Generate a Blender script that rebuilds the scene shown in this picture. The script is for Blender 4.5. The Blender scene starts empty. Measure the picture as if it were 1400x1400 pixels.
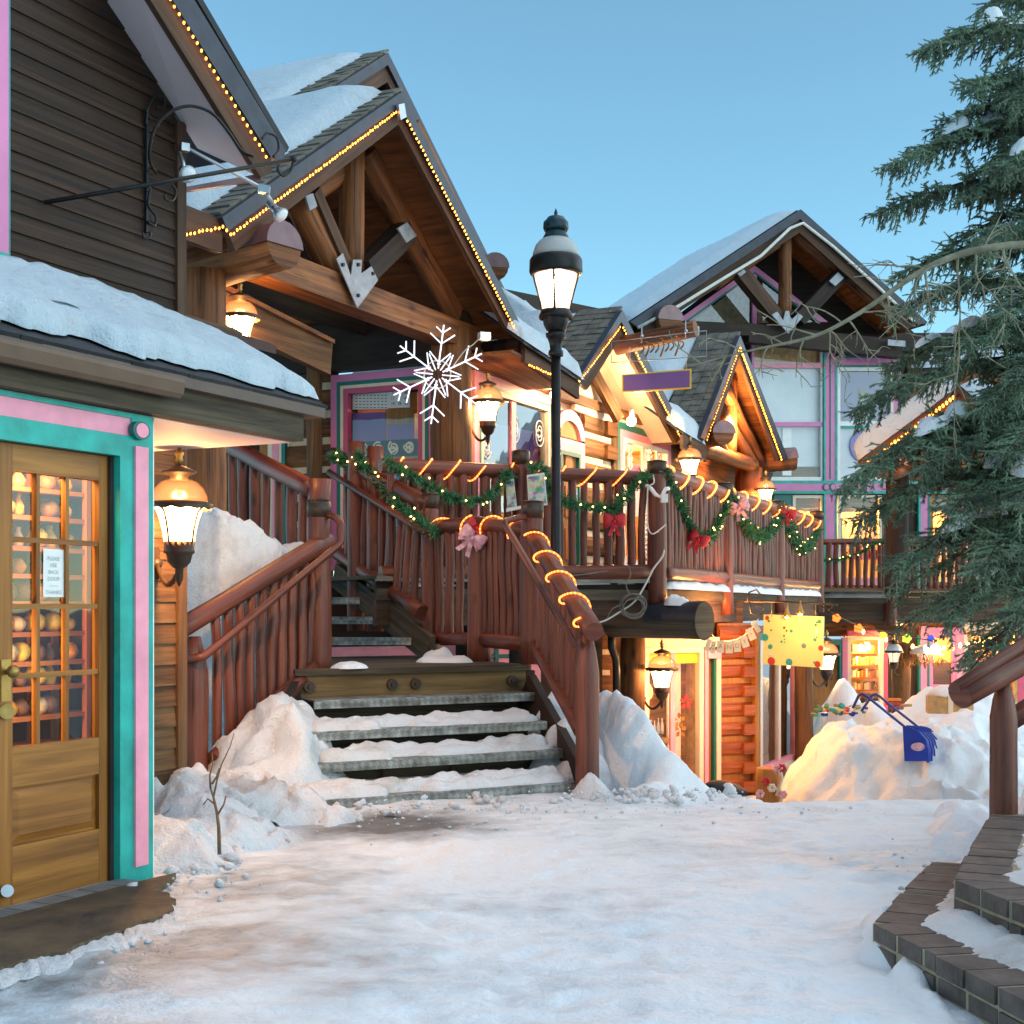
import bpy, math, random
from mathutils import Vector, Matrix, noise
random.seed(7)
SC = bpy.context.scene
COL = SC.collection
PI = math.pi
# ---------------------------------------------------------------- camera model (metres; eye at x=0,y=0,z=HC looking +y)
F, U0, V0, HC = 1900.0, 700.0, 828.0, 1.36
def ray(u, v): return Vector(((u-U0)/F, 1.0, (V0-v)/F))
EYE = Vector((0, 0, HC))
def P(u, v, Y): return EYE + ray(u, v)*Y
def G(u, v, z):
    r = ray(u, v); return EYE + r*((z-HC)/r.z)
class Plane:
    """a vertical wall plane: horizontal direction d, signed distance k of n.p = k, n facing the court"""
    def __init__(s, d, k):
        s.d = Vector((d[0], d[1], 0)).normalized(); s.n = Vector((s.d.y, -s.d.x, 0)); s.k = k
    def at(s, u, v, off=0.0):
        r = ray(u, v); t = (s.k+off)/(s.n.x*r.x+s.n.y*r.y); return EYE+r*t
    def s_(s, u, off=0.0): return s.at(u, 800, off).dot(s.d)
    def pt(s, a, z, off=0.0): 
        p = s.d*a + s.n*(s.k+off); return Vector((p.x, p.y, z))
    def z(s, u, v, off=0.0): return s.at(u, v, off).z
    def shift(s, off): return Plane(s.d, s.k+off)
DA = (.4358, .9001); DB = (.9001, -.4358); DD = (.875, .485); DR = (.934, .358)
UP = Vector((0, 0, 1))
def hsh(*a):
    return (math.sin(sum(x*k for x, k in zip(a, (12.9898, 78.233, 37.719))))*43758.5453) % 1.0
def nz(x, y=0, z=0): return noise.noise(Vector((x, y, z)))
def fbm(x, y, z=0, o=4):
    a, s, f = 1.0, 0.0, 1.0
    for _ in range(o):
        s += a*noise.noise(Vector((x*f, y*f, z*f))); a *= .5; f *= 2.1
    return s
def sstep(a, b, x):
    t = max(0, min(1, (x-a)/(b-a))); return t*t*(3-2*t)
# ---------------------------------------------------------------- mesh builder
class MB:
    def __init__(s): s.v = []; s.f = []; s.uv = []; s.m = []; s.sm = []; s.mi = 0
    def add(s, vs): 
        b = len(s.v); s.v.extend([Vector(v) for v in vs]); return b
    def face(s, idx, uv=None, smooth=False):
        s.f.append(tuple(idx)); s.uv.append(uv or [(0, 0)]*len(idx)); s.m.append(s.mi); s.sm.append(smooth)
    def prism(s, pts, ext, g=None):
        """polygon pts pushed along ext; UV u runs along g (default the longest edge)"""
        pts = [Vector(p) for p in pts]; ext = Vector(ext); n = len(pts)
        if g is None:
            best = max(range(n), key=lambda i: (pts[(i+1) % n]-pts[i]).length); g = pts[(best+1) % n]-pts[best]
            if ext.length > g.length: g = ext
        g = Vector(g).normalized(); ro = random.random()*40; rv = random.random()*40
        nrm = Vector((0, 0, 0))
        for i in range(n): nrm += (pts[i]-pts[0]).cross(pts[(i+1) % n]-pts[0])
        if nrm.dot(ext) > 0: pts = pts[::-1]
        b = s.add(pts+[p+ext for p in pts])
        def mk(idx):
            q = [s.v[i] for i in idx]; nn = Vector((0, 0, 0))
            for i in range(1, len(q)-1): nn += (q[i]-q[0]).cross(q[i+1]-q[0])
            nn = nn.normalized() if nn.length > 1e-12 else UP
            w = nn.cross(g)
            if w.length < .2: w = nn.orthogonal()
            w.normalize(); ga = w.cross(nn)
            s.face(idx, [(p.dot(ga)+ro, p.dot(w)+rv) for p in q])
        mk([b+i for i in range(n)]); mk([b+n+i for i in range(n)][::-1])
        for i in range(n):
            j = (i+1) % n; mk([b+j, b+i, b+n+i, b+n+j])
    def beam(s, a, b, w, h, side=None):
        a = Vector(a); b = Vector(b); d = (b-a).normalized()
        sd = Vector(side) if side is not None else d.cross(UP)
        if sd.length < 1e-4: sd = Vector((1, 0, 0))
        sd = (sd-d*sd.dot(d)).normalized(); up = sd.cross(d).normalized()
        s.prism([a-sd*w/2-up*h/2, a+sd*w/2-up*h/2, a+sd*w/2+up*h/2, a-sd*w/2+up*h/2], b-a, g=d)
    def box(s, c, sx, sy, sz, ang=0):
        c = Vector(c); dx = Vector((math.cos(ang), math.sin(ang), 0)); dy = Vector((-dx.y, dx.x, 0))
        q = [c-dx*sx/2-dy*sy/2, c+dx*sx/2-dy*sy/2, c+dx*sx/2+dy*sy/2, c-dx*sx/2+dy*sy/2]
        s.prism(q, UP*sz)
    def poly(s, pl, px, off=0.0, th=.05, g=None):
        s.prism([pl.at(u, v, off) for u, v in px], -pl.n*th, g)
    def rect(s, pl, a0, a1, z0, z1, off=0.0, th=.05, g=None):
        s.prism([pl.pt(a0, z0, off), pl.pt(a1, z0, off), pl.pt(a1, z1, off), pl.pt(a0, z1, off)], -pl.n*th, g)
    def ring(s, pl, a0, a1, z0, z1, w, off=0.0, th=.05, wb=None):
        wb = w if wb is None else wb
        s.rect(pl, a0, a0+w, z0, z1, off, th); s.rect(pl, a1-w, a1, z0, z1, off, th)
        s.rect(pl, a0+w, a1-w, z1-w, z1, off, th); s.rect(pl, a0+w, a1-w, z0, z0+wb, off, th)
    def tube(s, path, r, n=8, caps=True, smooth=True, squash=None):
        path = [Vector(p) for p in path]; m = len(path)
        rs = list(r) if hasattr(r, '__len__') else [r]*m
        ro, rv = random.random()*40, random.random()*40
        prev = None; L = 0.0; rows = []
        for i, p in enumerate(path):
            d = (path[min(i+1, m-1)]-path[max(i-1, 0)])
            d = d.normalized() if d.length > 1e-9 else UP
            if prev is None: x = d.orthogonal().normalized() if abs(d.z) > .95 else d.cross(UP).normalized()
            else:
                x = prev-d*prev.dot(d); x = x.normalized() if x.length > 1e-6 else d.orthogonal().normalized()
            prev = x; y = d.cross(x)
            if i: L += (p-path[i-1]).length
            rows.append((s.add([p+(x*math.cos(2*PI*k/n)+y*math.sin(2*PI*k/n))*rs[i] for k in range(n)]), L))
        for i in range(m-1):
            (b0, l0), (b1, l1) = rows[i], rows[i+1]; c = 2*PI*max(rs)
            for k in range(n):
                j = (k+1) % n
                s.face([b0+k, b0+j, b1+j, b1+k], [(l0+ro, k/n*c+rv), (l0+ro, (k+1)/n*c+rv), (l1+ro, (k+1)/n*c+rv), (l1+ro, k/n*c+rv)], smooth)
        if caps:
            for (b, l), e, rr in ((rows[0], 0, rs[0]), (rows[-1], 1, rs[-1])):
                idx = [b+k for k in range(n)]
                uv = [(ro+.13*math.cos(2*PI*k/n)*rr*4, rv+math.sin(2*PI*k/n)*rr) for k in range(n)]
                if e == 0: idx = idx[::-1]; uv = uv[::-1]
                s.face(idx, uv)
    def log(s, a, b, r0, r1=None, n=12, wob=.05, seg=None, taper=None):
        a = Vector(a); b = Vector(b); r1 = r0 if r1 is None else r1; L = (b-a).length
        seg = seg or max(3, int(L/.22)); sd = random.random()*99; path = []; rs = []
        for i in range(seg+1):
            t = i/seg; q = r0+(r1-r0)*t
            path.append(a.lerp(b, t)+Vector((nz(t*L*1.3, sd), nz(t*L*1.3, sd+7), nz(t*L*1.3, sd+13)*.3))*q*wob*3*(1 if 0 < i < seg else .3))
            rr = q*(1+wob*nz(t*L*2.3, sd+31)*1.6)
            if taper and i in (0, seg): rr *= taper
            rs.append(rr)
        s.tube(path, rs, n)
    def lathe(s, c, prof, n=16, smooth=True):
        c = Vector(c); rows = []
        for r, z in prof: rows.append(s.add([c+Vector((r*math.cos(2*PI*k/n), r*math.sin(2*PI*k/n), z)) for k in range(n)]))
        for i in range(len(prof)-1):
            for k in range(n):
                j = (k+1) % n
                s.face([rows[i]+k, rows[i]+j, rows[i+1]+j, rows[i+1]+k], [(k/n, prof[i][1]), ((k+1)/n, prof[i][1]), ((k+1)/n, prof[i+1][1]), (k/n, prof[i+1][1])], smooth)
        for e, i in ((0, 0), (1, -1)):
            if prof[i][0] > 1e-4:
                idx = [rows[i]+k for k in range(n)]
                s.face(idx if e else idx[::-1])
    def ball(s, c, r, n=10, m=7, sq=(1, 1, 1), nzamp=0):
        c = Vector(c); sd = random.random()*50; rows = []
        for i in range(m+1):
            th = PI*i/m; row = []
            for k in range(n):
                d = Vector((math.sin(th)*math.cos(2*PI*k/n), math.sin(th)*math.sin(2*PI*k/n), -math.cos(th)))
                q = 1+nzamp*nz(d.x*1.7+sd, d.y*1.7, d.z*1.7)
                row.append(c+Vector((d.x*sq[0], d.y*sq[1], d.z*sq[2]))*r*q)
            rows.append(s.add(row))
        for i in range(m):
            for k in range(n):
                j = (k+1) % n
                s.face([rows[i]+k, rows[i]+j, rows[i+1]+j, rows[i+1]+k], [(k/n, i/m)]*4, True)
    def grid(s, pts, nu, nv, smooth=True, flip=False):
        b = s.add(pts)
        for i in range(nv-1):
            for j in range(nu-1):
                q = [b+i*nu+j, b+i*nu+j+1, b+(i+1)*nu+j+1, b+(i+1)*nu+j]
                if flip: q = q[::-1]
                s.face(q, [(s.v[k].x, s.v[k].y) for k in q], smooth)
        return b
    def build(s, name, mat, parent=None, loc=None):
        me = bpy.data.meshes.new(name)
        if parent is not None: base = parent['_o'] if '_o' in parent.keys() else None
        o = bpy.data.objects.new(name, me)
        if parent is None:
            if loc is None:
                xs = [v.x for v in s.v]; ys = [v.y for v in s.v]; zs = [v.z for v in s.v]
                loc = Vector(((min(xs)+max(xs))/2, (min(ys)+max(ys))/2, min(zs)))
            loc = Vector(loc)
        else: loc = Vector((0, 0, 0))
        W = WORLD.get(parent.name, Vector((0, 0, 0))) if parent is not None else Vector((0, 0, 0))
        me.from_pydata([v-loc-W for v in s.v], [], s.f)
        ul = me.uv_layers.new(name='UVMap'); k = 0
        flat = []
        for u in s.uv:
            for q in u: flat.extend(q)
        ul.data.foreach_set('uv', flat)
        mats = mat if isinstance(mat, (list, tuple)) else [mat]
        for q in mats: me.materials.append(q)
        me.polygons.foreach_set('material_index', s.m); me.polygons.foreach_set('use_smooth', s.sm)
        me.update()
        COL.objects.link(o); o.location = loc
        if parent is not None: o.parent = parent
        WORLD[o.name] = W+loc
        return o
WORLD = {}
def tag(o, label=None, cat=None, group=None, kind=None):
    if label: o['label'] = label
    if cat: o['category'] = cat
    if group: o['group'] = group
    if kind: o['kind'] = kind
    return o
def thing(name, loc, label, cat, group=None, kind=None):
    o = bpy.data.objects.new(name, None); COL.objects.link(o); o.location = Vector(loc); o.empty_display_size = .2
    WORLD[o.name] = Vector(loc); return tag(o, label, cat, group, kind)
def clone(src, parent, delta=None):
    c = src.copy(); COL.objects.link(c); c.parent = parent
    if delta is not None: c.location = Vector(delta)
    WORLD[c.name] = WORLD.get(parent.name, Vector((0, 0, 0)))+c.location
    return c
# ---------------------------------------------------------------- materials
class NT:
    def __init__(s, name):
        s.m = bpy.data.materials.new(name); s.m.use_nodes = True; s.t = s.m.node_tree; s.n = s.t.nodes; s.l = s.t.links
        s.p = s.n['Principled BSDF']; s.out = s.n['Material Output']
    def nd(s, typ, **kw):
        x = s.n.new(typ)
        for k, v in kw.items():
            if k in x.inputs: x.inputs[k].default_value = v
            else: setattr(x, k, v)
        return x
    def lk(s, a, b): s.l.new(a, b)
def rgb(*c): return (c[0], c[1], c[2], 1)
def lin(r, g, b):
    f = lambda c: ((c/255+.055)/1.055)**2.4 if c > 10 else c/255/12.92
    return (f(r), f(g), f(b), 1)
def ramp(t, fac, stops):
    r = t.nd('ShaderNodeValToRGB'); e = r.color_ramp.elements
    while len(e) < len(stops): e.new(.5)
    for q, (p, c) in zip(e, stops): q.position = p; q.color = c
    t.lk(fac, r.inputs[0]); return r
def mat_wood(name, c1, c2, c3=None, su=1.3, sv=16, rough=.7, bump=.35, spec=.3, knots=.0):
    t = NT(name); uv = t.nd('ShaderNodeUVMap'); mp = t.nd('ShaderNodeMapping'); mp.inputs['Scale'].default_value = (su, sv, 1)
    t.lk(uv.outputs[0], mp.inputs[0])
    n1 = t.nd('ShaderNodeTexNoise', Scale=1.0, Detail=7.0, Roughness=.65, Distortion=.6); t.lk(mp.outputs[0], n1.inputs['Vector'])
    n2 = t.nd('ShaderNodeTexNoise', Scale=.9, Detail=3.0); t.lk(uv.outputs[0], n2.inputs['Vector'])
    r1 = ramp(t, n1.outputs[0], [(.3, c1), (.68, c2)])
    r2 = ramp(t, n2.outputs[0], [(.36, c3 or c1), (.62, rgb(1, 1, 1))])
    mx = t.nd('ShaderNodeMix', data_type='RGBA', blend_type='MULTIPLY'); mx.inputs[0].default_value = .55
    t.lk(r1.outputs[0], mx.inputs[6]); t.lk(r2.outputs[0], mx.inputs[7]); colr = mx.outputs[2]
    if knots > 0:
        mk_ = t.nd('ShaderNodeMapping'); mk_.inputs['Scale'].default_value = (2.1, 5.5, 1); t.lk(uv.outputs[0], mk_.inputs[0]); vo = t.nd('ShaderNodeTexVoronoi', Scale=1.0); t.lk(mk_.outputs[0], vo.inputs['Vector'])
        rk = ramp(t, vo.outputs['Distance'], [(.05, rgb(.10, .08, .07)), (.13, rgb(.55, .45, .40)), (.2, rgb(1, 1, 1))]); m3 = t.nd('ShaderNodeMix', data_type='RGBA', blend_type='MULTIPLY'); m3.inputs[0].default_value = knots
        ms = t.nd('ShaderNodeMapping'); ms.inputs['Scale'].default_value = (.9, 34, 1); t.lk(uv.outputs[0], ms.inputs[0]); nc = t.nd('ShaderNodeTexNoise', Scale=1.0, Detail=2.0); t.lk(ms.outputs[0], nc.inputs['Vector'])
        rc_ = ramp(t, nc.outputs[0], [(.30, rgb(.25, .2, .18)), (.37, rgb(1, 1, 1))]); m4 = t.nd('ShaderNodeMix', data_type='RGBA', blend_type='MULTIPLY'); m4.inputs[0].default_value = knots
        t.lk(colr, m3.inputs[6]); t.lk(rk.outputs[0], m3.inputs[7]); t.lk(m3.outputs[2], m4.inputs[6]); t.lk(rc_.outputs[0], m4.inputs[7]); colr = m4.outputs[2]
    t.lk(colr, t.p.inputs['Base Color'])
    t.p.inputs['Roughness'].default_value = rough; t.p.inputs['Specular IOR Level'].default_value = spec
    b = t.nd('ShaderNodeBump', Strength=bump, Distance=.012); t.lk(n1.outputs[0], b.inputs['Height']); t.lk(b.outputs[0], t.p.inputs['Normal'])
    return t.m
def mat_paint(name, c, rough=.5, var=.12, scale=6, bump=.05, metal=0, spec=.4, chip=0):
    t = NT(name); tc = t.nd('ShaderNodeTexCoord'); n = t.nd('ShaderNodeTexNoise', Scale=scale, Detail=5.0, Roughness=.6); t.lk(tc.outputs['Object'], n.inputs['Vector'])
    d = tuple(x*(1-var*1.6) for x in c[:3])+(1,); e = tuple(min(1, x*(1+var)) for x in c[:3])+(1,)
    r = ramp(t, n.outputs[0], [(.3, d), (.7, e)]); cc_ = r.outputs[0]
    if chip:
        nq = t.nd('ShaderNodeTexNoise', Scale=9.0, Detail=9.0, Roughness=.72); mq = t.nd('ShaderNodeMapping'); mq.inputs['Scale'].default_value = (1, 1, .35); t.lk(tc.outputs['Object'], mq.inputs[0]); t.lk(mq.outputs[0], nq.inputs['Vector'])
        rq = ramp(t, nq.outputs[0], [(chip, rgb(0, 0, 0)), (chip+.025, rgb(1, 1, 1))]); mxq = t.nd('ShaderNodeMix', data_type='RGBA'); mxq.inputs[7].default_value = rgb(.16, .13, .11); t.lk(rq.outputs[0], mxq.inputs[0]); t.lk(cc_, mxq.inputs[6]); cc_ = mxq.outputs[2]
    t.lk(cc_, t.p.inputs['Base Color'])
    t.p.inputs['Roughness'].default_value = rough; t.p.inputs['Metallic'].default_value = metal; t.p.inputs['Specular IOR Level'].default_value = spec
    b = t.nd('ShaderNodeBump', Strength=bump, Distance=.01); n2 = t.nd('ShaderNodeTexNoise', Scale=scale*7, Detail=3.0); t.lk(tc.outputs['Object'], n2.inputs['Vector'])
    t.lk(n2.outputs[0], b.inputs['Height']); t.lk(b.outputs[0], t.p.inputs['Normal'])
    return t.m
def mat_emit(name, c, s, sample=False):
    t = NT(name); t.p.inputs['Base Color'].default_value = c; t.p.inputs['Emission Color'].default_value = c; t.p.inputs['Emission Strength'].default_value = s
    if not sample: t.m.cycles.emission_sampling = 'NONE'
    return t.m
def mat_lampglass(name, c, s, alpha=.5):
    """frosted lamp glass: glows, and lets the light of the bulb inside pass"""
    t = NT(name); tr = t.nd('ShaderNodeBsdfTransparent'); em = t.nd('ShaderNodeEmission', Color=c, Strength=s)
    gl = t.nd('ShaderNodeBsdfGlossy', Roughness=.15); gl.inputs['Color'].default_value = (.06, .06, .06, 1)
    lw = t.nd('ShaderNodeLayerWeight', Blend=.35); r = ramp(t, lw.outputs['Facing'], [(0, rgb(1, 1, 1)), (.85, rgb(.32, .3, .3))])
    mu = t.nd('ShaderNodeMix', data_type='RGBA', blend_type='MULTIPLY'); mu.inputs[0].default_value = 1; mu.inputs[6].default_value = c; t.lk(r.outputs[0], mu.inputs[7]); t.lk(mu.outputs[2], em.inputs['Color'])
    a = t.nd('ShaderNodeAddShader'); t.lk(em.outputs[0], a.inputs[0]); t.lk(gl.outputs[0], a.inputs[1])
    m = t.nd('ShaderNodeMixShader'); m.inputs[0].default_value = alpha; t.lk(tr.outputs[0], m.inputs[1]); t.lk(a.outputs[0], m.inputs[2])
    t.lk(m.outputs[0], t.out.inputs[0]); t.m.cycles.emission_sampling = 'NONE'; return t.m
def mat_glass(name, tint=(1, 1, 1, 1), refl=1.0, rough=.02):
    t = NT(name); tr = t.nd('ShaderNodeBsdfTransparent', Color=tint); gl = t.nd('ShaderNodeBsdfGlossy', Roughness=rough)
    fr = t.nd('ShaderNodeFresnel', IOR=1.5); mm = t.nd('ShaderNodeMath', operation='MULTIPLY'); mm.inputs[1].default_value = refl; mm.use_clamp = True
    geo = t.nd('ShaderNodeNewGeometry'); iv = t.nd('ShaderNodeMath', operation='SUBTRACT'); iv.inputs[0].default_value = 1; t.lk(geo.outputs['Backfacing'], iv.inputs[1])
    m0 = t.nd('ShaderNodeMath', operation='MULTIPLY'); t.lk(fr.outputs[0], m0.inputs[0]); t.lk(iv.outputs[0], m0.inputs[1]); t.lk(m0.outputs[0], mm.inputs[0])
    tc = t.nd('ShaderNodeTexCoord'); n = t.nd('ShaderNodeTexNoise', Scale=1.4, Detail=2.0); t.lk(tc.outputs['Object'], n.inputs['Vector'])
    b = t.nd('ShaderNodeBump', Strength=.08, Distance=.05); t.lk(n.outputs[0], b.inputs['Height']); t.lk(b.outputs[0], gl.inputs['Normal'])
    m = t.nd('ShaderNodeMixShader'); t.lk(mm.outputs[0], m.inputs[0]); t.lk(tr.outputs[0], m.inputs[1]); t.lk(gl.outputs[0], m.inputs[2]); t.lk(m.outputs[0], t.out.inputs[0])
    return t.m
def mat_snow(name, c=(.77, .80, .835), dirt=(.5, .47, .44), amt=.3, b1=.5, sc=1.0, sss=.0):
    t = NT(name); g = t.nd('ShaderNodeNewGeometry')
    n0 = t.nd('ShaderNodeTexNoise', Scale=2.2*sc, Detail=6.0, Roughness=.62); t.lk(g.outputs['Position'], n0.inputs['Vector'])
    n1 = t.nd('ShaderNodeTexNoise', Scale=9*sc, Detail=6.0, Roughness=.6); t.lk(g.outputs['Position'], n1.inputs['Vector'])
    n2 = t.nd('ShaderNodeTexNoise', Scale=62*sc, Detail=5.0, Roughness=.7); t.lk(g.outputs['Position'], n2.inputs['Vector'])
    r = ramp(t, n0.outputs[0], [(.62-amt*.35, rgb(*c)), (.82, rgb(*dirt))]); t.lk(r.outputs[0], t.p.inputs['Base Color'])
    t.p.inputs['Roughness'].default_value = .55; t.p.inputs['Specular IOR Level'].default_value = .25
    b = t.nd('ShaderNodeBump', Strength=b1, Distance=.06); t.lk(n1.outputs[0], b.inputs['Height'])
    c2 = t.nd('ShaderNodeBump', Strength=min(1, b1*1.3), Distance=.018); t.lk(n2.outputs[0], c2.inputs['Height']); t.lk(b.outputs[0], c2.inputs['Normal']); t.lk(c2.outputs[0], t.p.inputs['Normal'])
    return t.m
M = {}
M['siding'] = mat_wood('dark stained siding', rgb(.005, .004, .004), rgb(.062, .028, .014), rgb(.30, .24, .22), su=.5, sv=26, rough=.65, bump=.7)
M['siding2'] = mat_wood('weathered brown siding', rgb(.05, .026, .011), rgb(.22, .115, .048), rgb(.4, .3, .25), su=.9, sv=20)
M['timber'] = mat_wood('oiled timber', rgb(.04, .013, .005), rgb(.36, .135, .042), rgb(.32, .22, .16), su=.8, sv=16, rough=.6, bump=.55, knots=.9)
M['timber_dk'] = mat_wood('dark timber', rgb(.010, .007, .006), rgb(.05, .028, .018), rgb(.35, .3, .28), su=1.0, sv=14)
M['grey_timber'] = mat_wood('grey weathered timber', rgb(.03, .025, .02), rgb(.15, .115, .075), rgb(.3, .28, .26), su=.8, sv=18, rough=.85)
M['beam'] = mat_wood('weathered golden beam', rgb(.07, .045, .02), rgb(.26, .18, .08), rgb(.35, .3, .25), su=.8, sv=14, rough=.8)
M['logs'] = mat_wood('log wall', rgb(.045, .018, .006), rgb(.27, .115, .038), rgb(.4, .3, .22), su=.9, sv=11, knots=.9)
M['logs_warm'] = mat_wood('warm red log wall', rgb(.13, .03, .008), rgb(.42, .12, .03), rgb(.4, .25, .15), su=1.2, sv=13, rough=.55)
M['rail'] = mat_wood('red brown rail stain', rgb(.055, .013, .008), rgb(.25, .072, .040), rgb(.42, .32, .28), su=.7, sv=15, rough=.42, bump=.5, spec=.4, knots=.8)
M['rail_end'] = mat_wood('red brown end grain', rgb(.10, .03, .02), rgb(.17, .06, .04), None, su=6, sv=20, rough=.6)
M['door'] = mat_wood('honey oak door', rgb(.14, .052, .010), rgb(.44, .185, .038), rgb(.5, .40, .28), su=.7, sv=16, rough=.42, bump=.12)
M['ochre'] = mat_wood('ochre door wood', rgb(.25, .1, .02), rgb(.45, .2, .04), None, su=.7, sv=14, rough=.5)
M['fascia'] = mat_wood('brown fascia board', rgb(.028, .015, .009), rgb(.125, .062, .034), rgb(.4, .34, .3), su=.7, sv=15)
M['chink'] = mat_paint('chinking', lin(205, 190, 165), .9, .15, 9, .4)
M['pink'] = mat_paint('pink paint', rgb(.84, .31, .41), .45, .10, 5, .15, chip=.70)
M['mauve'] = mat_paint('mauve pink paint', rgb(.62, .20, .40), .45, .06, 3)
M['rose'] = mat_paint('deep rose paint', rgb(.52, .07, .16), .45, .06, 3)
M['teal'] = mat_paint('teal paint', rgb(.012, .35, .30), .42, .22, 5, .18, chip=.69)
M['dteal'] = mat_paint('dark teal paint', rgb(.008, .15, .135), .45, .08, 3)
M['cream'] = mat_paint('cream paint', rgb(.72, .62, .47), .5, .06)
M['white'] = mat_paint('white paint', rgb(.78, .76, .74), .5, .05)
M['soffit'] = mat_paint('pale soffit board', rgb(.66, .55, .56), .6, .04, 2)
M['stucco'] = mat_paint('peach stucco', rgb(.74, .58, .45), .8, .04, 6, .15)
M['brownmetal'] = mat_paint('brown coated metal', rgb(.10, .065, .05), .45, .12, 5, .05, .0)
M['gutter'] = mat_paint('brown gutter', rgb(.115, .068, .042), .4, .1, 5, .05)
M['capmetal'] = mat_paint('mauve brown metal cap', rgb(.20, .12, .13), .35, .15, 5, .05, .3)
M['black'] = mat_paint('black iron', rgb(.018, .019, .02), .4, .2, 9, .1, .4)
M['bluegreen'] = mat_paint('blue green lamp paint', rgb(.012, .045, .055), .35, .2, 9, .05, .3)
M['galv'] = mat_paint('galvanised steel', rgb(.45, .48, .52), .35, .12, 8, .05, .85)
M['steel'] = mat_paint('dull steel plate', rgb(.30, .31, .34), .5, .2, 7, .1, .2)
M['grate'] = None
M['brass'] = mat_paint('aged brass', rgb(.42, .26, .08), .35, .2, 10, .05, .8)
M['bronze'] = mat_paint('dark bronze', rgb(.06, .038, .026), .45, .2, 10, .05, .4)
M['shingle'] = mat_paint('cedar shingle', rgb(.16, .145, .12), .9, .35, 5, .5)
M['slate'] = mat_paint('dark roof felt', rgb(.02, .021, .026), .7, .25, 6, .3)
M['driplead'] = mat_paint('blue black drip edge', rgb(.035, .04, .055), .4, .2, 6, .05, .3)
M['plank'] = mat_wood('roof deck planks', rgb(.05, .02, .008), rgb(.26, .10, .03), rgb(.3, .22, .18), su=1.2, sv=10)
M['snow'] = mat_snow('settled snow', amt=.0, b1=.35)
M['snow_d'] = mat_snow('old crusty snow', amt=.28, b1=.75, dirt=(.42, .38, .33))
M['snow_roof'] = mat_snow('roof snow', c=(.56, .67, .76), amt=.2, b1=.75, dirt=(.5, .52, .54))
M['glass'] = mat_glass('window glass', refl=1.6)
M['glass_hi'] = mat_glass('reflective window glass', tint=(.8, .85, .9, 1), refl=3.0)
M['acrylic'] = mat_glass('clear acrylic', tint=(.96, .95, .93, 1), refl=.7)
M['blind'] = mat_paint('pale window blind', rgb(.62, .66, .70), .8, .05, 2)
M['dark'] = mat_paint('dark interior', rgb(.03, .02, .015), .9, .3, 3)
M['warmwall'] = mat_paint('warm interior wall', rgb(.55, .30, .10), .8, .15, 3)
M['purple'] = mat_paint('purple board', rgb(.16, .08, .28), .55, .08, 3)
M['yellow'] = mat_paint('yellow paint', rgb(.80, .52, .03), .5, .06, 4)
M['paper'] = mat_paint('white paper', rgb(.75, .76, .75), .8, .05, 8)
M['ink'] = mat_paint('black ink', rgb(.03, .03, .035), .8, .1, 9)
M['greyink'] = mat_paint('faded grey ink', rgb(.40, .42, .43), .8, .1, 9)
M['red'] = mat_paint('red ribbon', rgb(.55, .02, .03), .5, .2, 12)
M['pinkribbon'] = mat_paint('pink white ribbon', rgb(.75, .38, .42), .6, .3, 22)
M['green'] = mat_paint('garland green', rgb(.045, .20, .085), .6, .5, 14)
M['needle'] = mat_paint('spruce needles', rgb(.19, .275, .185), .6, .5, 3.2, .05)
M['bark'] = mat_paint('spruce bark', rgb(.075, .05, .035), .9, .3, 12, .5)
M['aspen'] = mat_paint('aspen bark', rgb(.27, .25, .17), .75, .3, 9, .2)
M['twig'] = mat_paint('brown twig', rgb(.22, .12, .06), .8, .3, 12, .2)
M['blue'] = mat_paint('blue plastic', rgb(.012, .04, .36), .4, .1, 5)
M['bluemetal'] = mat_paint('blue coated tube', rgb(.03, .03, .20), .35, .1, 5)
M['cable'] = mat_paint('grey cable', rgb(.20, .18, .15), .6, .2, 9)
M['wcable'] = mat_paint('white cable', rgb(.7, .68, .62), .5, .1, 9)
M['mat'] = mat_wood('coir doormat', rgb(.035, .031, .028), rgb(.20, .135, .075), rgb(.16, .16, .16), su=2.2, sv=2.6, rough=.95, bump=1.0)
M['room'] = mat_paint('dim shop interior', rgb(.10, .045, .018), .9, .2, 3)
M['paver'] = mat_paint('slate threshold tile', rgb(.15, .16, .165), .6, .3, 5, .3)
M['concrete'] = mat_paint('weathered concrete', rgb(.28, .25, .21), .9, .25, 5, .4)
M['alu'] = mat_paint('aluminium threshold', rgb(.55, .56, .56), .4, .08, 6, .05, .7)
M['orange'] = mat_paint('orange paint', rgb(.75, .18, .02), .5, .1, 6)
M['tan'] = mat_paint('tan', rgb(.45, .28, .12), .7, .25, 9)
M['shelf'] = mat_wood('orange pine shelf', rgb(.42, .12, .025), rgb(.62, .22, .05), None, su=1, sv=14, rough=.5)
M['terracotta'] = mat_paint('dark terracotta', rgb(.05, .02, .018), .7, .2, 6)
M['led'] = mat_emit('white led', (.80, .87, 1, 1), .40)
M['bulb'] = mat_emit('amber bulb', (1, .30, .03, 1), 4.0)
M['bulb_y'] = mat_emit('warm white bulb', (1, .52, .14, 1), 5)
M['rope'] = mat_emit('orange rope light', (1, .15, .02, 1), 1.5, True)
M['ropebulb'] = mat_emit('rope light bulb', (1, .33, .07, 1), 2.4)
M['lglass'] = mat_lampglass('lantern glass', (1, .66, .26, 1), 9.0, .55)
M['lglass_off'] = mat_lampglass('unlit lantern glass with added glow', (1, .6, .4, 1), .9, .6)  # emission added: this glass glows with no bulb inside
M['ldome'] = mat_lampglass('amber lantern dome', (1, .34, .09, 1), .75, .55)
M['sglass'] = mat_lampglass('street lamp glass', (1, .64, .46, 1), 2.6, .42)
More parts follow.
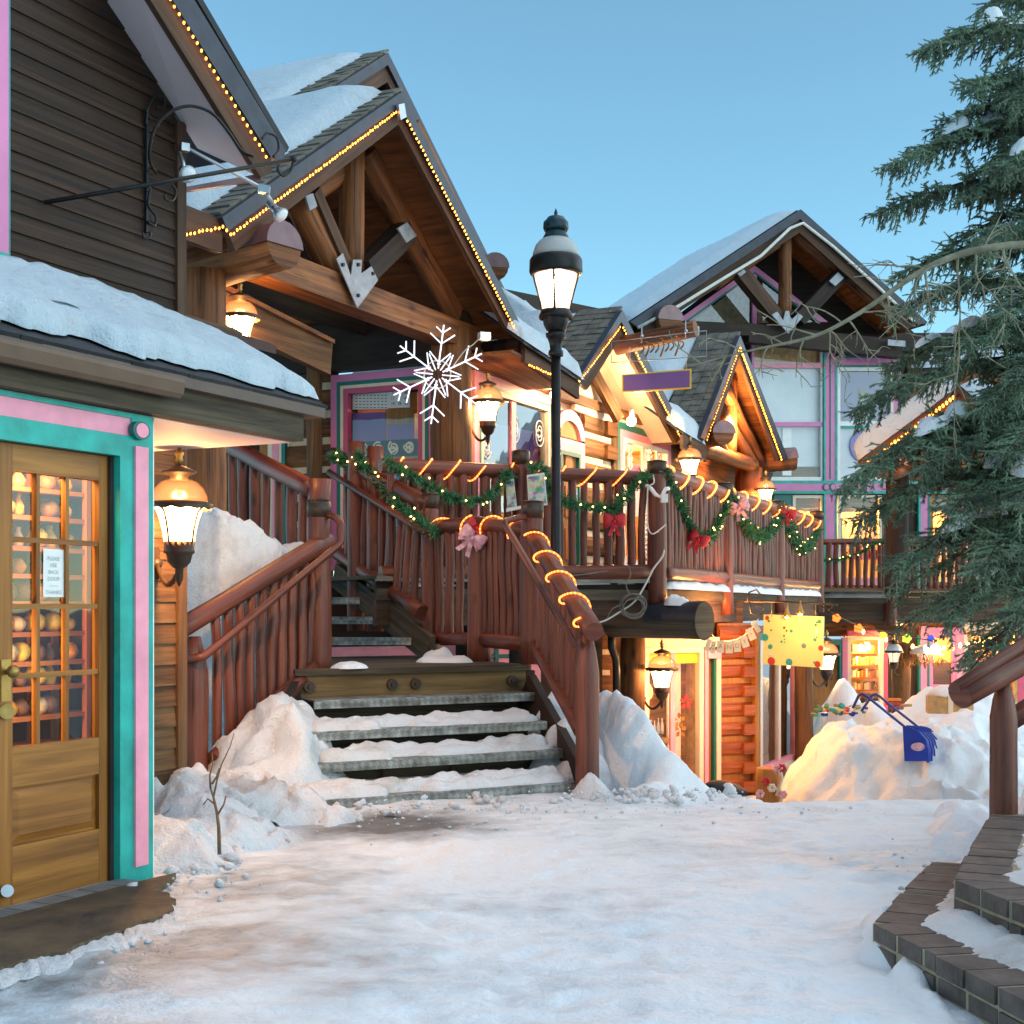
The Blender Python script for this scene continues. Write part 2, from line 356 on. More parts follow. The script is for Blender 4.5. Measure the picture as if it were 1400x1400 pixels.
M['sdome'] = mat_paint('grey white lamp dome', rgb(.42, .44, .43), .4, .05, 4)
M['flame'] = mat_emit('bulb core', (1, .80, .5, 1), 40)
M['globe'] = mat_emit('bare globe bulb', (1, .72, .36, 1), 22)
M['signface'] = mat_paint('pale yellow sign face', rgb(.86, .72, .25), .6, .04, 4)
M['dot_t'] = mat_paint('teal dot', rgb(.05, .35, .30), .6, .1, 9)
M['dot_r'] = mat_paint('red dot', rgb(.6, .05, .03), .6, .1, 9)
M['dot_g'] = mat_paint('green dot', rgb(.08, .25, .08), .6, .1, 9)
M['books'] = mat_paint('book spines', rgb(.5, .25, .07), .7, .6, 22)
def grate():
    t = NT('diamond plate tread'); uv = t.nd('ShaderNodeUVMap'); mp = t.nd('ShaderNodeMapping'); mp.inputs['Scale'].default_value = (26, 26, 1); mp.inputs['Rotation'].default_value = (0, 0, .78)
    t.lk(uv.outputs[0], mp.inputs[0]); ck = t.nd('ShaderNodeTexChecker', Scale=1.0); t.lk(mp.outputs[0], ck.inputs[0])
    n = t.nd('ShaderNodeTexNoise', Scale=9.0, Detail=5.0); t.lk(uv.outputs[0], n.inputs['Vector'])
    r = ramp(t, n.outputs[0], [(.35, rgb(.16, .16, .145)), (.7, rgb(.46, .47, .45))]); mx = t.nd('ShaderNodeMix', data_type='RGBA', blend_type='MULTIPLY'); mx.inputs[0].default_value = .45
    t.lk(r.outputs[0], mx.inputs[6]); t.lk(ck.outputs[0], mx.inputs[7]); t.lk(mx.outputs[2], t.p.inputs['Base Color']); t.p.inputs['Metallic'].default_value = .5; t.p.inputs['Roughness'].default_value = .5
    b = t.nd('ShaderNodeBump', Strength=.8, Distance=.01); t.lk(ck.outputs[1], b.inputs['Height']); t.lk(b.outputs[0], t.p.inputs['Normal']); return t.m
M['grate'] = grate()
LAMP = 3.3
def point(name, loc, e, c=(1, .45, .14), r=.05):
    l = bpy.data.lights.new(name, 'POINT'); l.energy = e*LAMP; l.color = c; l.shadow_soft_size = r
    o = bpy.data.objects.new(name, l); o.location = Vector(loc); COL.objects.link(o); return o
def text_mesh(mb, pl_o, ex, ey, body, size, th=.002):
    """lettering as flat solid letters: text curve -> mesh, laid at origin pl_o with axes ex, ey"""
    cu = bpy.data.curves.new('t', 'FONT'); cu.body = body; cu.size = size; cu.align_x = 'CENTER'; cu.align_y = 'CENTER'; cu.resolution_u = 3
    ob = bpy.data.objects.new('t', cu); COL.objects.link(ob); dg = bpy.context.evaluated_depsgraph_get(); me = bpy.data.meshes.new_from_object(ob.evaluated_get(dg))
    b = mb.add([pl_o+ex*v.co.x+ey*v.co.y for v in me.vertices])
    for p in me.polygons: mb.face([b+i for i in p.vertices])
    bpy.data.objects.remove(ob); bpy.data.curves.remove(cu); bpy.data.meshes.remove(me)
# ---------------------------------------------------------------- shared makers
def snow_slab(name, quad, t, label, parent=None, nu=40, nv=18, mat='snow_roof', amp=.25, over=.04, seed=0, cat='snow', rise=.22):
    """snow lying on a roof plane; quad = eave-left, eave-right, ridge-right, ridge-left"""
    a, b, c, d = [Vector(q) for q in quad]; nrm = (b-a).cross(d-a).normalized()
    if nrm.z < 0: nrm = -nrm
    top = []; bot = []
    for i in range(nv):
        v = i/(nv-1)
        for j in range(nu):
            u = j/(nu-1); p = a.lerp(b, u).lerp(d.lerp(c, u), v)
            e = min(1, min(u, 1-u)/rise*.9+.0, 1)*1.0; e = min(1, e); f = min(1, v/rise, (1-v)/.06+.6)
            h = t*math.sqrt(max(0, 1-(1-min(e, 1))**2))**.7*math.sqrt(max(0, 1-(1-min(f, 1))**2))**.7
            h *= 1+amp*fbm(p.x*1.7+seed, p.y*1.7, p.z*1.7)+amp*.9*(abs(nz(p.x*5+seed, p.y*5, p.z*5))-.25)
            w = over*(nz(u*nu*.06+seed, seed)+.5*nz(u*nu*.17+seed, 3))*(1 if v < .2 else 0)
            sh = (d-a).normalized()*w
            edge = (i in (0, nv-1)) or (j in (0, nu-1))
            top.append(p+sh+nrm*(max(h, .004) if not edge else .004)); bot.append(p+sh+nrm*.003)
    mb = MB(); b0 = mb.grid(top, nu, nv, flip=((b-a).cross(d-a).dot(nrm) < 0)); mb.grid(bot, nu, nv, flip=((b-a).cross(d-a).dot(nrm) > 0))
    o = mb.build(name, M[mat], parent)
    if parent is None: tag(o, label, cat)
    return o
def snow_strip(mb, a, b, w, h, seed=0, n=28, m=9, bumps=1.0, ends=.15):
    """lumpy ridge of snow lying along a-b"""
    a = Vector(a); b = Vector(b); d = (b-a).normalized(); s = d.cross(UP).normalized(); L = (b-a).length; pts = []
    for i in range(m):
        t = i/(m-1)*2-1
        for j in range(n):
            u = j/(n-1); p = a.lerp(b, u); e = math.sqrt(min(1, u/ends, (1-u)/ends)); k = math.sqrt(max(0, 1-t*t))
            q = 1+bumps*.6*fbm(p.x*5+seed, p.y*5, seed*.37+t)
            pts.append(p+s*t*w/2*(1+.25*nz(u*L*6, seed+t*2))*max(.25, e)+UP*(h*k*e*max(.1, q)-.004))
    mb.grid(pts, n, m, flip=True)
def mound(name, fn, x0, x1, y0, y1, st, mat, label, cat='snow bank', bump=.05, chunk=1.0):
    nx = int((x1-x0)/st)+1; ny = int((y1-y0)/st)+1; pts = []
    for i in range(ny):
        for j in range(nx):
            x = x0+j*st; y = y0+i*st; z = fn(x, y)
            ck = 1.1*abs(nz(x*3.6, y*3.6, 1.7))+.75*abs(nz(x*8.5, y*8.5, 4.1))+.42*abs(nz(x*19, y*19, 8.3))-.45
            z += bump*(1.1*fbm(x*2.3, y*2.3, 3)+.55*fbm(x*8, y*8, 9)+chunk*ck)
            pts.append((x+bump*1.1*nz(x*5, y*5, 20), y+bump*1.1*nz(x*5, y*5, 40), z))
    mb = MB(); mb.grid(pts, nx, ny); return tag(mb.build(name, M[mat]), label, cat)
def light_string(name, pts, label, group=None, spacing=.05, r=.010, mat='bulb', cable='black', sag=0, cat='string lights'):
    """a cable with single bulbs along a polyline"""
    pts = [Vector(p) for p in pts]; t = thing(name, pts[0], label, cat, group)
    mb = MB(); mb.tube(pts, .004, 4); mb.build('cable', M[cable], t)
    L = sum((pts[i+1]-pts[i]).length for i in range(len(pts)-1)); n = min(100, max(2, int(L/spacing))); proto = None
    for k in range(n):
        q = (k+.5)/n*L; i = 0
        while i < len(pts)-2 and q > (pts[i+1]-pts[i]).length: q -= (pts[i+1]-pts[i]).length; i += 1
        p = pts[i].lerp(pts[i+1], min(1, q/max(1e-6, (pts[i+1]-pts[i]).length)))+Vector((.006*(hsh(k, 1.3)-.5), .006*(hsh(k, 2.7)-.5), -.004-.010*hsh(k, 4.1)))
        if proto is None:
            b = MB(); b.ball(t.location, r*.78, 6, 4, (1, 1, 1.5)); proto = b.build('bulb', M[mat], t); proto.location = p-t.location
        else: clone(proto, t, p-t.location)
    return t
def rope_light(name, a, b, rail_r, turns, label, phase=0.0, group='rope lights wound round the rails', r=.0075, nb=16):
    """a rope light wound loosely round a rail from a to b"""
    a = Vector(a); b = Vector(b); d = (b-a).normalized(); x = d.cross(UP).normalized(); y = x.cross(d); R = rail_r+r+.004; path = []
    N = int(turns*nb*2)
    for i in range(N+1):
        t = i/N; ang = 2*PI*turns*t+phase
        # the wrap is quick over the top and slow along the underside
        k = ang-.45*math.sin(ang); path.append(a.lerp(b, t)+x*math.cos(k)*R+y*math.sin(k)*R*(1 if math.sin(k) > 0 else 1.25))
    th = thing(name, a, label, 'rope light', group)
    mb = MB(); mb.tube(path, r, 6); mb.build('tube', M['rope'], th)
    L = sum((path[i+1]-path[i]).length for i in range(N)); n = min(100, int(L/.035)); pr = None
    for k in range(n):
        f = (k+.5)/n*N; i = int(f); p = path[i].lerp(path[min(N, i+1)], f-i)
        if pr is None:
            q = MB(); q.ball(th.location, r*1.12, 6, 4); pr = q.build('bulb', M['ropebulb'], th); pr.location = p-th.location
        else: clone(pr, th, p-th.location)
    return th
def garland(name, pts, label, r=.075, seed=0, bulbs=True, group='evergreen garlands on the rails', dens=1.0):
    """a swag of evergreen tinsel along a curve with warm bulbs"""
    rnd = random.Random(seed); pts = [Vector(p) for p in pts]
    t = thing(name, pts[0], label, 'garland', group); mb = MB(); L = 0; seglen = [(pts[i+1]-pts[i]).length for i in range(len(pts)-1)]; L = sum(seglen)
    mb.tube(pts, .008, 5); n = int(L/.0014*dens)
    def at(q):
        i = 0
        while i < len(seglen)-1 and q > seglen[i]: q -= seglen[i]; i += 1
        return pts[i].lerp(pts[i+1], q/seglen[i]), (pts[i+1]-pts[i]).normalized()
    for k in range(n):
        p, d = at(rnd.random()*L); e = Vector((rnd.gauss(0, 1), rnd.gauss(0, 1), rnd.gauss(0, 1))); e = (e-d*e.dot(d)*.5).normalized()
        l = r*(.55+.6*rnd.random())*(.8+.4*nz(p.x*9, p.y*9, p.z*9)); w = e.cross(Vector((rnd.gauss(0, 1), rnd.gauss(0, 1), rnd.gauss(0, 1)))).normalized()*.006
        b = mb.add([p-w, p+w, p+e*l+w*.7, p+e*l-w*.7]); mb.face([b, b+1, b+2, b+3])
    mb.build('needles', M['green'], t)
    if bulbs:
        pr = None
        for k in range(int(L/.17)):
            p, d = at((k+rnd.random())*.17 if (k+1)*.17 < L else L*.99); e = Vector((rnd.gauss(0, .6), -abs(rnd.gauss(0, .8))-.4, rnd.gauss(0, 1))).normalized(); p = p+e*r*.85
            if pr is None:
                q = MB(); q.ball(t.location, .010, 6, 4); pr = q.build('bulb', M['bulb_y'], t); pr.location = p-t.location
            else: clone(pr, t, p-t.location)
    return t
def sag(a, b, drop, n=14):
    a = Vector(a); b = Vector(b); return [a.lerp(b, i/n)-UP*drop*4*(i/n)*(1-i/n) for i in range(n+1)]
def bow(name, c, s, label, mat='red', face=(0, -1, 0), rot=0, seed=1):
    c = Vector(c); n = Vector(face).normalized(); x = n.cross(UP).normalized(); y = UP; rnd = random.Random(seed)
    ex = x*math.cos(rot)+y*math.sin(rot); ey = -x*math.sin(rot)+y*math.cos(rot)
    t = thing(name, c, label, 'bow')
    mb = MB()
    for sg in (-1, 1):
        for lay in range(2):
            pts = []; nu, nv = 9, 5
            for i in range(nv):
                w = (i/(nv-1)-.5)
                for j in range(nu):
                    a = j/(nu-1)*2*PI; rr = s*(.30+.04*lay)*(1-math.cos(a))/2*(1.0+.2*rnd.random()*0); pts.append(c+ex*sg*rr*1.5+n*(s*.16*math.sin(a)+.02*lay)+ey*(w*s*(.22+.24*(1-math.cos(a))/2)+lay*.03+.02*math.sin(a*2+i)))
            mb.grid(pts, nu, nv)
    mb.build('loop', M[mat], t)
    mb = MB(); mb.ball(c+n*.03, s*.09, 8, 6); mb.build('knot', M[mat], t)
    for sg in (-1, 1):
        mb = MB(); pts = []
        for i in range(8):
            u = i/7
            for j in range(3):
                w = (j-1)*s*.09; pts.append(c+n*(.02+.02*math.sin(u*7+sg))+ex*(sg*u*s*.22+w)-ey*u*s*.62)
        mb.grid(pts, 3, 8); mb.build('tail', M[mat], t)
    return t
def lantern(name, c, label, sc=1.0, style='hang', wall=None, on=True, energy=14, group='amber wall lanterns', fn=True):
    """old style shop lantern; c = centre of the dome's rim"""
    c = Vector(c); t = thing(name, c, label, 'lantern', group)
    L = lambda prof: [(r*sc, z*sc) for r, z in prof]
    mb = MB(); mb.lathe(c, L([(.150, 0), (.147, .035), (.128, .078), (.095, .112), (.05, .128)]), 24)
    mb.build('dome', M['ldome'] if on else M['snow'], t)
    mb = MB(); n = 40
    pts = []
    for i in range(3):
        for k in range(n+1):
            a = 2*PI*k/n; rr = (.152, .178, .17)[i]*sc; dz = (.006, -.004, -.024-.012*abs(math.sin(a*6)))[i]*sc
            pts.append(c+Vector((rr*math.cos(a), rr*math.sin(a), dz)))
    mb.grid(pts, n+1, 3); mb.build('scalloped_rim', M['bronze'], t)
    mb = MB(); mb.lathe(c, L([(.045, .122), (.05, .145), (.088, .158), (.092, .168), (.06, .182), (.03, .196), (.015, .20)]), 18); mb.build('cap', M['bronze'], t)
    if fn:
        mb = MB(); mb.lathe(c, L([(.013, .20), (.013, .215), (.024, .226), (.016, .242), (.026, .262), (.012, .285), (.004, .305)]), 10); mb.build('finial', M['brass'], t)
    mb = MB(); prof = [(.135, -.008), (.118, -.045), (.100, -.095), (.087, -.15), (.080, -.205)]
    mb.lathe(c, L(prof), 20); mb.build('glass', M['lglass'] if on else M['lglass_off'], t)
    for k in range(4):
        a = PI/4+k*PI/2+.35; mb = MB(); mb.tube([c+Vector(((r+.006)*sc*math.cos(a), (r+.006)*sc*math.sin(a), z*sc)) for r, z in [(.165, -.01)]+prof[1:]], .006*sc, 5); mb.build('rib', M['bronze'], t)
    if style == 'hang':
        mb = MB(); mb.lathe(c, L([(.086, -.203), (.086, -.218), (.05, -.225), (.02, -.24), (.004, -.255)]), 16); mb.build('base', M['bronze'], t)
    else:
        mb = MB(); mb.lathe(c, L([(.084, -.203), (.078, -.245), (.082, -.25), (.082, -.262), (.07, -.27), (.06, -.31), (.04, -.335), (.022, -.345), (.02, -.40), (.012, -.42), (.004, -.44)]), 16); mb.build('base', M['bronze'], t)
    if wall is not None:
        w = Vector(wall); h = c+Vector((0, 0, -.35*sc)) if style != 'hang' else c+Vector((0, 0, .2*sc)); mb = MB()
        pts = [h.lerp(w, i/8)+UP*(-.10*sc*math.sin(PI*i/8)*(1 if style != 'hang' else -1)) for i in range(9)]
        mb.tube(pts, .014*sc, 6); mb.ball(w, .035*sc, 8, 6); mb.beam(w-UP*.09*sc, w+UP*.09*sc, .035, .02); mb.build('arm', M['bronze'], t)
    if on:
        mb = MB(); mb.lathe(c, L([(.004, -.17), (.03, -.15), (.036, -.10), (.02, -.05), (.004, -.04)]), 10); mb.build('bulb', M['flame'], t)
        point(name+'_light', c+Vector((0, 0, -.07*sc)), energy)
    return t
def shingle_edge(mb, a, b, up, n, w, th=.02, seed=0):
    """a column of overlapping shingle butts along a rake a->b (eave to apex); up = direction in from the rake along the roof"""
    a = Vector(a); b = Vector(b); up = Vector(up); d = (b-a)/n; nrm = d.cross(up).normalized()
    if nrm.z < 0: nrm = -nrm
    for i in range(n):
        x = w
        p = a+d*i; j = .0+.02*hsh(i, seed)
        k = .0
        nn = max(1, int(w/.14)); 
        for q in range(nn):
            c0 = p+up*(w*q/nn+.004); c1 = p+up*(w*(q+1)/nn-.004); o = d*(.08*hsh(i, q, seed)-.04)
            mb.prism([c0+nrm*.012+o, c1+nrm*.012+o, c1+d*1.25-nrm*.0+o, c0+d*1.25+o], nrm*th*(1+.5*hsh(q, i, seed)))
# ================================================================ world, camera, ground
w = bpy.data.worlds.new('World'); SC.world = w; w.use_nodes = True; wt = w.node_tree
sky = wt.nodes.new('ShaderNodeTexSky'); sky.sky_type = 'NISHITA'; sky.sun_disc = False
SUN_EL, SUN_AZ = math.radians(7.0), math.radians(100)
sky.sun_elevation = SUN_EL; sky.sun_rotation = SUN_AZ; sky.air_density = 1.0; sky.dust_density = 1.2; sky.ozone_density = 2.2; sky.altitude = 2800
tint = wt.nodes.new('ShaderNodeMix'); tint.data_type = 'RGBA'; tint.blend_type = 'MULTIPLY'; tint.inputs[0].default_value = 1; tint.inputs[7].default_value = (.84, 1.10, .98, 1)
hs_ = wt.nodes.new('ShaderNodeHueSaturation'); hs_.inputs['Saturation'].default_value = .89; wt.links.new(sky.outputs[0], hs_.inputs['Color']); wt.links.new(hs_.outputs[0], tint.inputs[6])
wt.links.new(tint.outputs[2], wt.nodes['Background'].inputs[0]); wt.nodes['Background'].inputs[1].default_value = .150
sl = bpy.data.lights.new('sun', 'SUN'); sl.energy = .95; sl.angle = math.radians(120); sl.color = (1, .95, .90)
so = bpy.data.objects.new('sun', sl); COL.objects.link(so)
sd = Vector((math.sin(SUN_AZ)*math.cos(math.radians(38)), math.cos(SUN_AZ)*math.cos(math.radians(38)), math.sin(math.radians(38))))
so.rotation_euler = sd.to_track_quat('Z', 'Y').to_euler()
cam = bpy.data.cameras.new('camera'); co = bpy.data.objects.new('camera', cam); COL.objects.link(co); SC.camera = co
co.location = EYE; co.rotation_euler = (PI/2, 0, 0); cam.sensor_width = 36; cam.lens = 36*F/1400; cam.shift_y = (V0-700)/1400; cam.clip_end = 2000
SC.view_settings.view_transform = 'Standard'; SC.view_settings.look = 'None'; SC.view_settings.exposure = 1.4; SC.view_settings.gamma = 1
try:
    SC.cycles.use_denoising = True; SC.cycles.max_bounces = 7; SC.cycles.transparent_max_bounces = 16; SC.cycles.sample_clamp_indirect = 4; SC.cycles.caustics_reflective = False
except Exception: pass
def gz(x, y):
    d = sstep(9.65, 11.6, y+.10*math.sin(x*1.3)) * sstep(.25, 1.1, x)
    far = sstep(13, 15, y)
    return -1.0*max(d, far)
def ground():
    def axis(a, b, st, out):
        v = [a+i*st for i in range(int((b-a)/st)+1)]; k = st
        lo = a; hi = v[-1]
        while hi < out: k *= 1.5; hi += k; v.append(hi)
        k = st
        while lo > -out: k *= 1.5; lo -= k; v.insert(0, lo)
        return v
    xs = axis(-3.2, 4.2, .04, 400); ys = axis(3.8, 10.8, .04, 400); pts = []
    rf = random.Random(4); prints = []
    for (ax, ay, bx, by) in ((-.2, 4.2, -.6, 9.2), (.6, 4.4, .2, 9.4), (-1.5, 6.0, .6, 9.0), (1.1, 4.6, 1.9, 9.3), (.0, 5.0, 2.6, 8.6)):
        L_ = math.hypot(bx-ax, by-ay); n_ = int(L_/.36); ux, uy = (bx-ax)/L_, (by-ay)/L_
        for k in range(n_): s_ = .11 if k % 2 else -.11; prints.append((ax+ux*k*.36-uy*s_+rf.gauss(0, .07), ay+uy*k*.36+ux*s_+rf.gauss(0, .07), ux, uy, .5+.5*rf.random()))
    cell = {}
    for q in prints: cell.setdefault((int(q[0]*2), int(q[1]*2)), []).append(q)
    for y in ys:
        for x in xs:
            z = gz(x, y)
            if -3 < x < 4 and 3.8 < y < 10:
                for ci in (-1, 0, 1):
                    for cj in (-1, 0, 1):
                        for (px, py, ux, uy, dp) in cell.get((int(x*2)+ci, int(y*2)+cj), ()):
                            l_ = ((x-px)*ux+(y-py)*uy)/.15; w_ = (-(x-px)*uy+(y-py)*ux)/.065; d_ = l_*l_+w_*w_
                            if d_ < 4: z += dp*(-.020*math.exp(-d_*1.5)+.007*math.exp(-(d_-1.6)**2*2))
            if -8 < x < 10 and 0 < y < 30:
                z += .018*fbm(x*1.1, y*1.6, 1)+.012*fbm(x*4.5, y*6, 2)+.006*nz(x*14, y*18, 5)
                z += .03*sstep(1.0, .2, math.hypot((x+.9)/1.0, (y-5.6)/2.2))-.012
            pts.append((x, y, z))
    mb = MB(); mb.grid(pts, len(xs), len(ys)); o = mb.build('ground', GROUND, loc=(0, 0, 0)); tag(o, 'trodden icy snow covering the courtyard and paths', 'ground', kind='structure')
t = NT('trodden snow and ice'); g = t.nd('ShaderNodeNewGeometry'); mp = t.nd('ShaderNodeMapping'); mp.inputs['Scale'].default_value = (.8, 1.0, 1)
t.lk(g.outputs['Position'], mp.inputs[0])
n1 = t.nd('ShaderNodeTexNoise', Scale=.75, Detail=8.0, Roughness=.62, Distortion=.4); t.lk(mp.outputs[0], n1.inputs['Vector'])
n2 = t.nd('ShaderNodeTexNoise', Scale=5.0, Detail=7.0, Roughness=.65); t.lk(mp.outputs[0], n2.inputs['Vector'])
n3 = t.nd('ShaderNodeTexNoise', Scale=42.0, Detail=4.0); t.lk(g.outputs['Position'], n3.inputs['Vector'])
# worn grey ice: noise plus two trodden lanes (past the shop door, and at the foot of the stairs)
sx = t.nd('ShaderNodeSeparateXYZ'); t.lk(g.outputs['Position'], sx.inputs[0])
def gauss(cx, cy, rx, ry):
    a = t.nd('ShaderNodeVectorMath', operation='SUBTRACT'); t.lk(g.outputs['Position'], a.inputs[0]); a.inputs[1].default_value = (cx, cy, 0)
    b = t.nd('ShaderNodeVectorMath', operation='MULTIPLY'); t.lk(a.outputs[0], b.inputs[0]); b.inputs[1].default_value = (1/rx, 1/ry, 0)
    l = t.nd('ShaderNodeVectorMath', operation='LENGTH'); t.lk(b.outputs[0], l.inputs[0])
    r = t.nd('ShaderNodeMapRange'); r.interpolation_type = 'SMOOTHSTEP'; r.inputs[1].default_value = 1; r.inputs[2].default_value = 0; r.inputs[3].default_value = 0; r.inputs[4].default_value = 1; t.lk(l.outputs['Value'], r.inputs[0]); return r.outputs[0]
acc = None
for q, k in ((gauss(-1.7, 5.4, 1.9, 1.7), .20), (gauss(-.75, 8.7, 1.0, .9), .40), (gauss(-1.2, 7.0, 1.5, 1.6), .12), (gauss(2.2, 7.4, .9, .8), .10)):
    m = t.nd('ShaderNodeMath', operation='MULTIPLY'); m.inputs[1].default_value = k; t.lk(q, m.inputs[0])
    if acc is None: acc = m.outputs[0]
    else:
        a = t.nd('ShaderNodeMath', operation='ADD'); t.lk(acc, a.inputs[0]); t.lk(m.outputs[0], a.inputs[1]); acc = a.outputs[0]
mm = t.nd('ShaderNodeMath', operation='MULTIPLY_ADD'); mm.inputs[1].default_value = .45; t.lk(n2.outputs[0], mm.inputs[0])
mm2 = t.nd('ShaderNodeMath', operation='MULTIPLY_ADD'); mm2.inputs[1].default_value = .6; t.lk(n1.outputs[0], mm2.inputs[0]); t.lk(acc, mm2.inputs[2]); t.lk(mm2.outputs[0], mm.inputs[2])
r = ramp(t, mm.outputs[0], [(.51, rgb(.72, .785, .83)), (.62, rgb(.56, .63, .68)), (.72, rgb(.36, .40, .43)), (.85, rgb(.12, .13, .14))]); t.lk(r.outputs[0], t.p.inputs['Base Color'])
r2 = ramp(t, mm.outputs[0], [(.5, rgb(.6, .6, .6)), (.75, rgb(.33, .33, .33))]); t.lk(r2.outputs[0], t.p.inputs['Roughness']); t.p.inputs['Specular IOR Level'].default_value = .35
b1 = t.nd('ShaderNodeBump', Strength=.8, Distance=.06); t.lk(n2.outputs[0], b1.inputs['Height'])
b2 = t.nd('ShaderNodeBump', Strength=.35, Distance=.012); t.lk(n3.outputs[0], b2.inputs['Height']); t.lk(b1.outputs[0], b2.inputs['Normal']); t.lk(b2.outputs[0], t.p.inputs['Normal'])
GROUND = t.m
ground()
mb = MB(); rc = random.Random(77)
for k in range(520):
    cl = ((-.6, 8.9, 1.3, .45), (-1.75, 6.7, .35, .7), (2.2, 6.6, .35, .9), (1.0, 9.3, 1.6, .25), (-1.6, 5.6, .5, .5))[k % 5]
    x = rc.gauss(cl[0], cl[2]*.6); y = rc.gauss(cl[1], cl[3]*.6); s_ = .003+.011*rc.random()**2.5
    if y < 9.4 and y > 4: mb.ball((x, y, s_*.3), s_, 6, 5, (1.2, 1, .8), .5)
tag(mb.build('snow_crumbs', M['snow_d']), 'loose crumbs of snow strewn over the icy court', 'snow', kind='stuff')
# ================================================================ the shop with the door, on the near left
PL = Plane(DA, -4.698); PM = Plane(DA, -5.9); PE = Plane(DA, -4.606); PK = Plane(DA, -5.52)
def zL(y0, pl=PL): return pl.z(0, y0)          # height of the horizontal that crosses the frame's left edge at y0
def sL(u, pl=PL): return pl.s_(u)
shop = thing('timber_shop', PL.pt(sL(100), 0), 'brown timber shop with pink and teal trim round a glazed oak door', 'building')
def sD(u): return PL.s_(u, -.045)
# --- door
zs0, zs1 = zL(1246), zL(602); dO = -.04
mb = MB(); d0, d1 = sD(-9), sD(155.5); g0, g1 = sD(16), sD(134.5)
zg0, zg1 = zL(1026), zL(640); zp0, zp1 = zL(1164), zL(1081)
mb.rect(PL, d0, g0, zs0, zs1, dO, .045, g=UP); mb.rect(PL, g1, d1, zs0, zs1, dO, .045, g=UP)
for a, b in ((zg1, zs1), (zp1, zg0), (zs0, zp0)): mb.rect(PL, g0, g1, a, b, dO-.001, .043, g=PL.d)
door = mb.build('door', M['door'], shop)
mb = MB(); hz_ = [zL(y) for y in (735, 829, 927)]
for q in hz_: mb.rect(PL, g0, g1, q-.012, q+.012, dO-.006, .03)
for u in (52.5, 92.5):
    sc_ = sD(u)
    ed = [zg0]+sum([[q-.012, q+.012] for q in sorted(hz_)], [])+[zg1]
    for k in range(0, len(ed), 2): mb.rect(PL, sc_-.011, sc_+.011, ed[k], ed[k+1], dO-.006, .03, g=UP)
mb.build('muntin', M['door'], door)
mb = MB(); mb.rect(PL, g0, g1, zg0, zg1, dO-.025, .004); mb.build('glass_pane', M['glass'], door)
mb = MB(); mb.rect(PL, g0, g1, zp0, zp1, dO-.024, .01, g=PL.d); e = .03
a = [PL.pt(x, z, dO-.024) for x, z in ((g0+.012, zp0+.012), (g1-.012, zp0+.012), (g1-.012, zp1-.012), (g0+.012, zp1-.012))]
b = [PL.pt(x, z, dO-.008) for x, z in ((g0+.045, zp0+.045), (g1-.045, zp0+.045), (g1-.045, zp1-.045), (g0+.045, zp1-.045))]
i = mb.add(a+b)
for k in range(4):
    j = (k+1) % 4; mb.face([i+k, i+j, i+4+j, i+4+k], [(mb.v[q].dot(PL.d), mb.v[q].z) for q in (i+k, i+j, i+4+j, i+4+k)])
mb.face([i+4, i+5, i+6, i+7], [(mb.v[q].dot(PL.d), mb.v[q].z) for q in (i+4, i+5, i+6, i+7)]); mb.build('panel', M['door'], door)
mb = MB(); mb.poly(PL, [(2, 902), (15, 901), (15, 958), (2, 960)], dO+.006, .01); mb.build('lock_plate', M['brass'], door)
kc = PL.at(18, 918, dO+.055); mb = MB(); mb.tube([PL.at(9, 919, dO), kc], .012, 8); mb.ball(kc, .03, 12, 8); mb.build('handle', M['brass'], door)
mb = MB(); mb.tube([PL.at(10, 973, dO), PL.at(10, 973, dO+.03)], .034, 16); mb.tube([PL.at(10, 973, dO+.03), PL.at(10, 973, dO+.04)], .022, 12); mb.build('deadbolt', M['brass'], door)
mb = MB(); mb.tube([PL.at(10, 1218, dO), PL.at(10, 1218, dO+.05)], .028, 12); mb.build('bumper', M['galv'], door)
for y in (686, 900, 1112):
    mb = MB(); q = PL.at(158.5, y, dO+.012); mb.tube([q-UP*.05, q+UP*.05], .008, 6); mb.rect(PL, sD(155.6), sD(157.8), q.z-.05, q.z+.05, dO+.003, .004); mb.build('hinge', M['bronze'], door)
pp = MB(); pp.poly(PL, [(59.5, 750), (89.5, 752), (89, 816.5), (59, 816)], dO-.019, .002)
note = tag(pp.build('paper_note', M['paper']), 'white handwritten paper note taped inside the middle door pane', 'note')
for k, tx in enumerate(('PLEASE', 'USE', 'BACK', 'DOOR', '~~~~', 'THANKS')):
    mb = MB(); text_mesh(mb, PL.at(73.5, 764+k*9.2, dO-.0165), PL.d, UP, tx, .026); mb.build('handwriting', M['greyink'], note)
# --- jambs and header trim
tr = MB()
zt = zL(568.6); zb = zL(1252); zh0 = zL(601)
tr.rect(PL, sL(160), sL(205), PL.z(180, 1219), zt, .02, .10, g=UP); tr.rect(PL, sL(-40), sL(160), zh0, zt, .02, .10)
tr.rect(PL, sL(-40), sL(205), zL(534), zL(541), .024, .10); tr.rect(PL, sL(176), sL(205), zt, zL(541), .02, .10)
tr.build('door_casing', M['teal'], shop)
mb = MB(); mb.rect(PL, sL(-40), sL(176), zt, zL(541), .012, .09); mb.build('header_board', M['pink'], shop)
mb = MB(); mb.rect(PL, sL(178.5), sL(196), PL.z(187, 1183), zL(580)-.01, .034, .02); mb.build('casing_board', M['pink'], shop)
mb = MB(); mb.rect(PL, sL(203), sL(208.5), PL.z(180, 1215), zL(545), .01, .09); mb.build('corner_bead', M['white'], shop)
c = PL.at(187.5, 589, .02); q = [(math.cos(k*PI/12), math.sin(k*PI/12)) for k in range(24)]
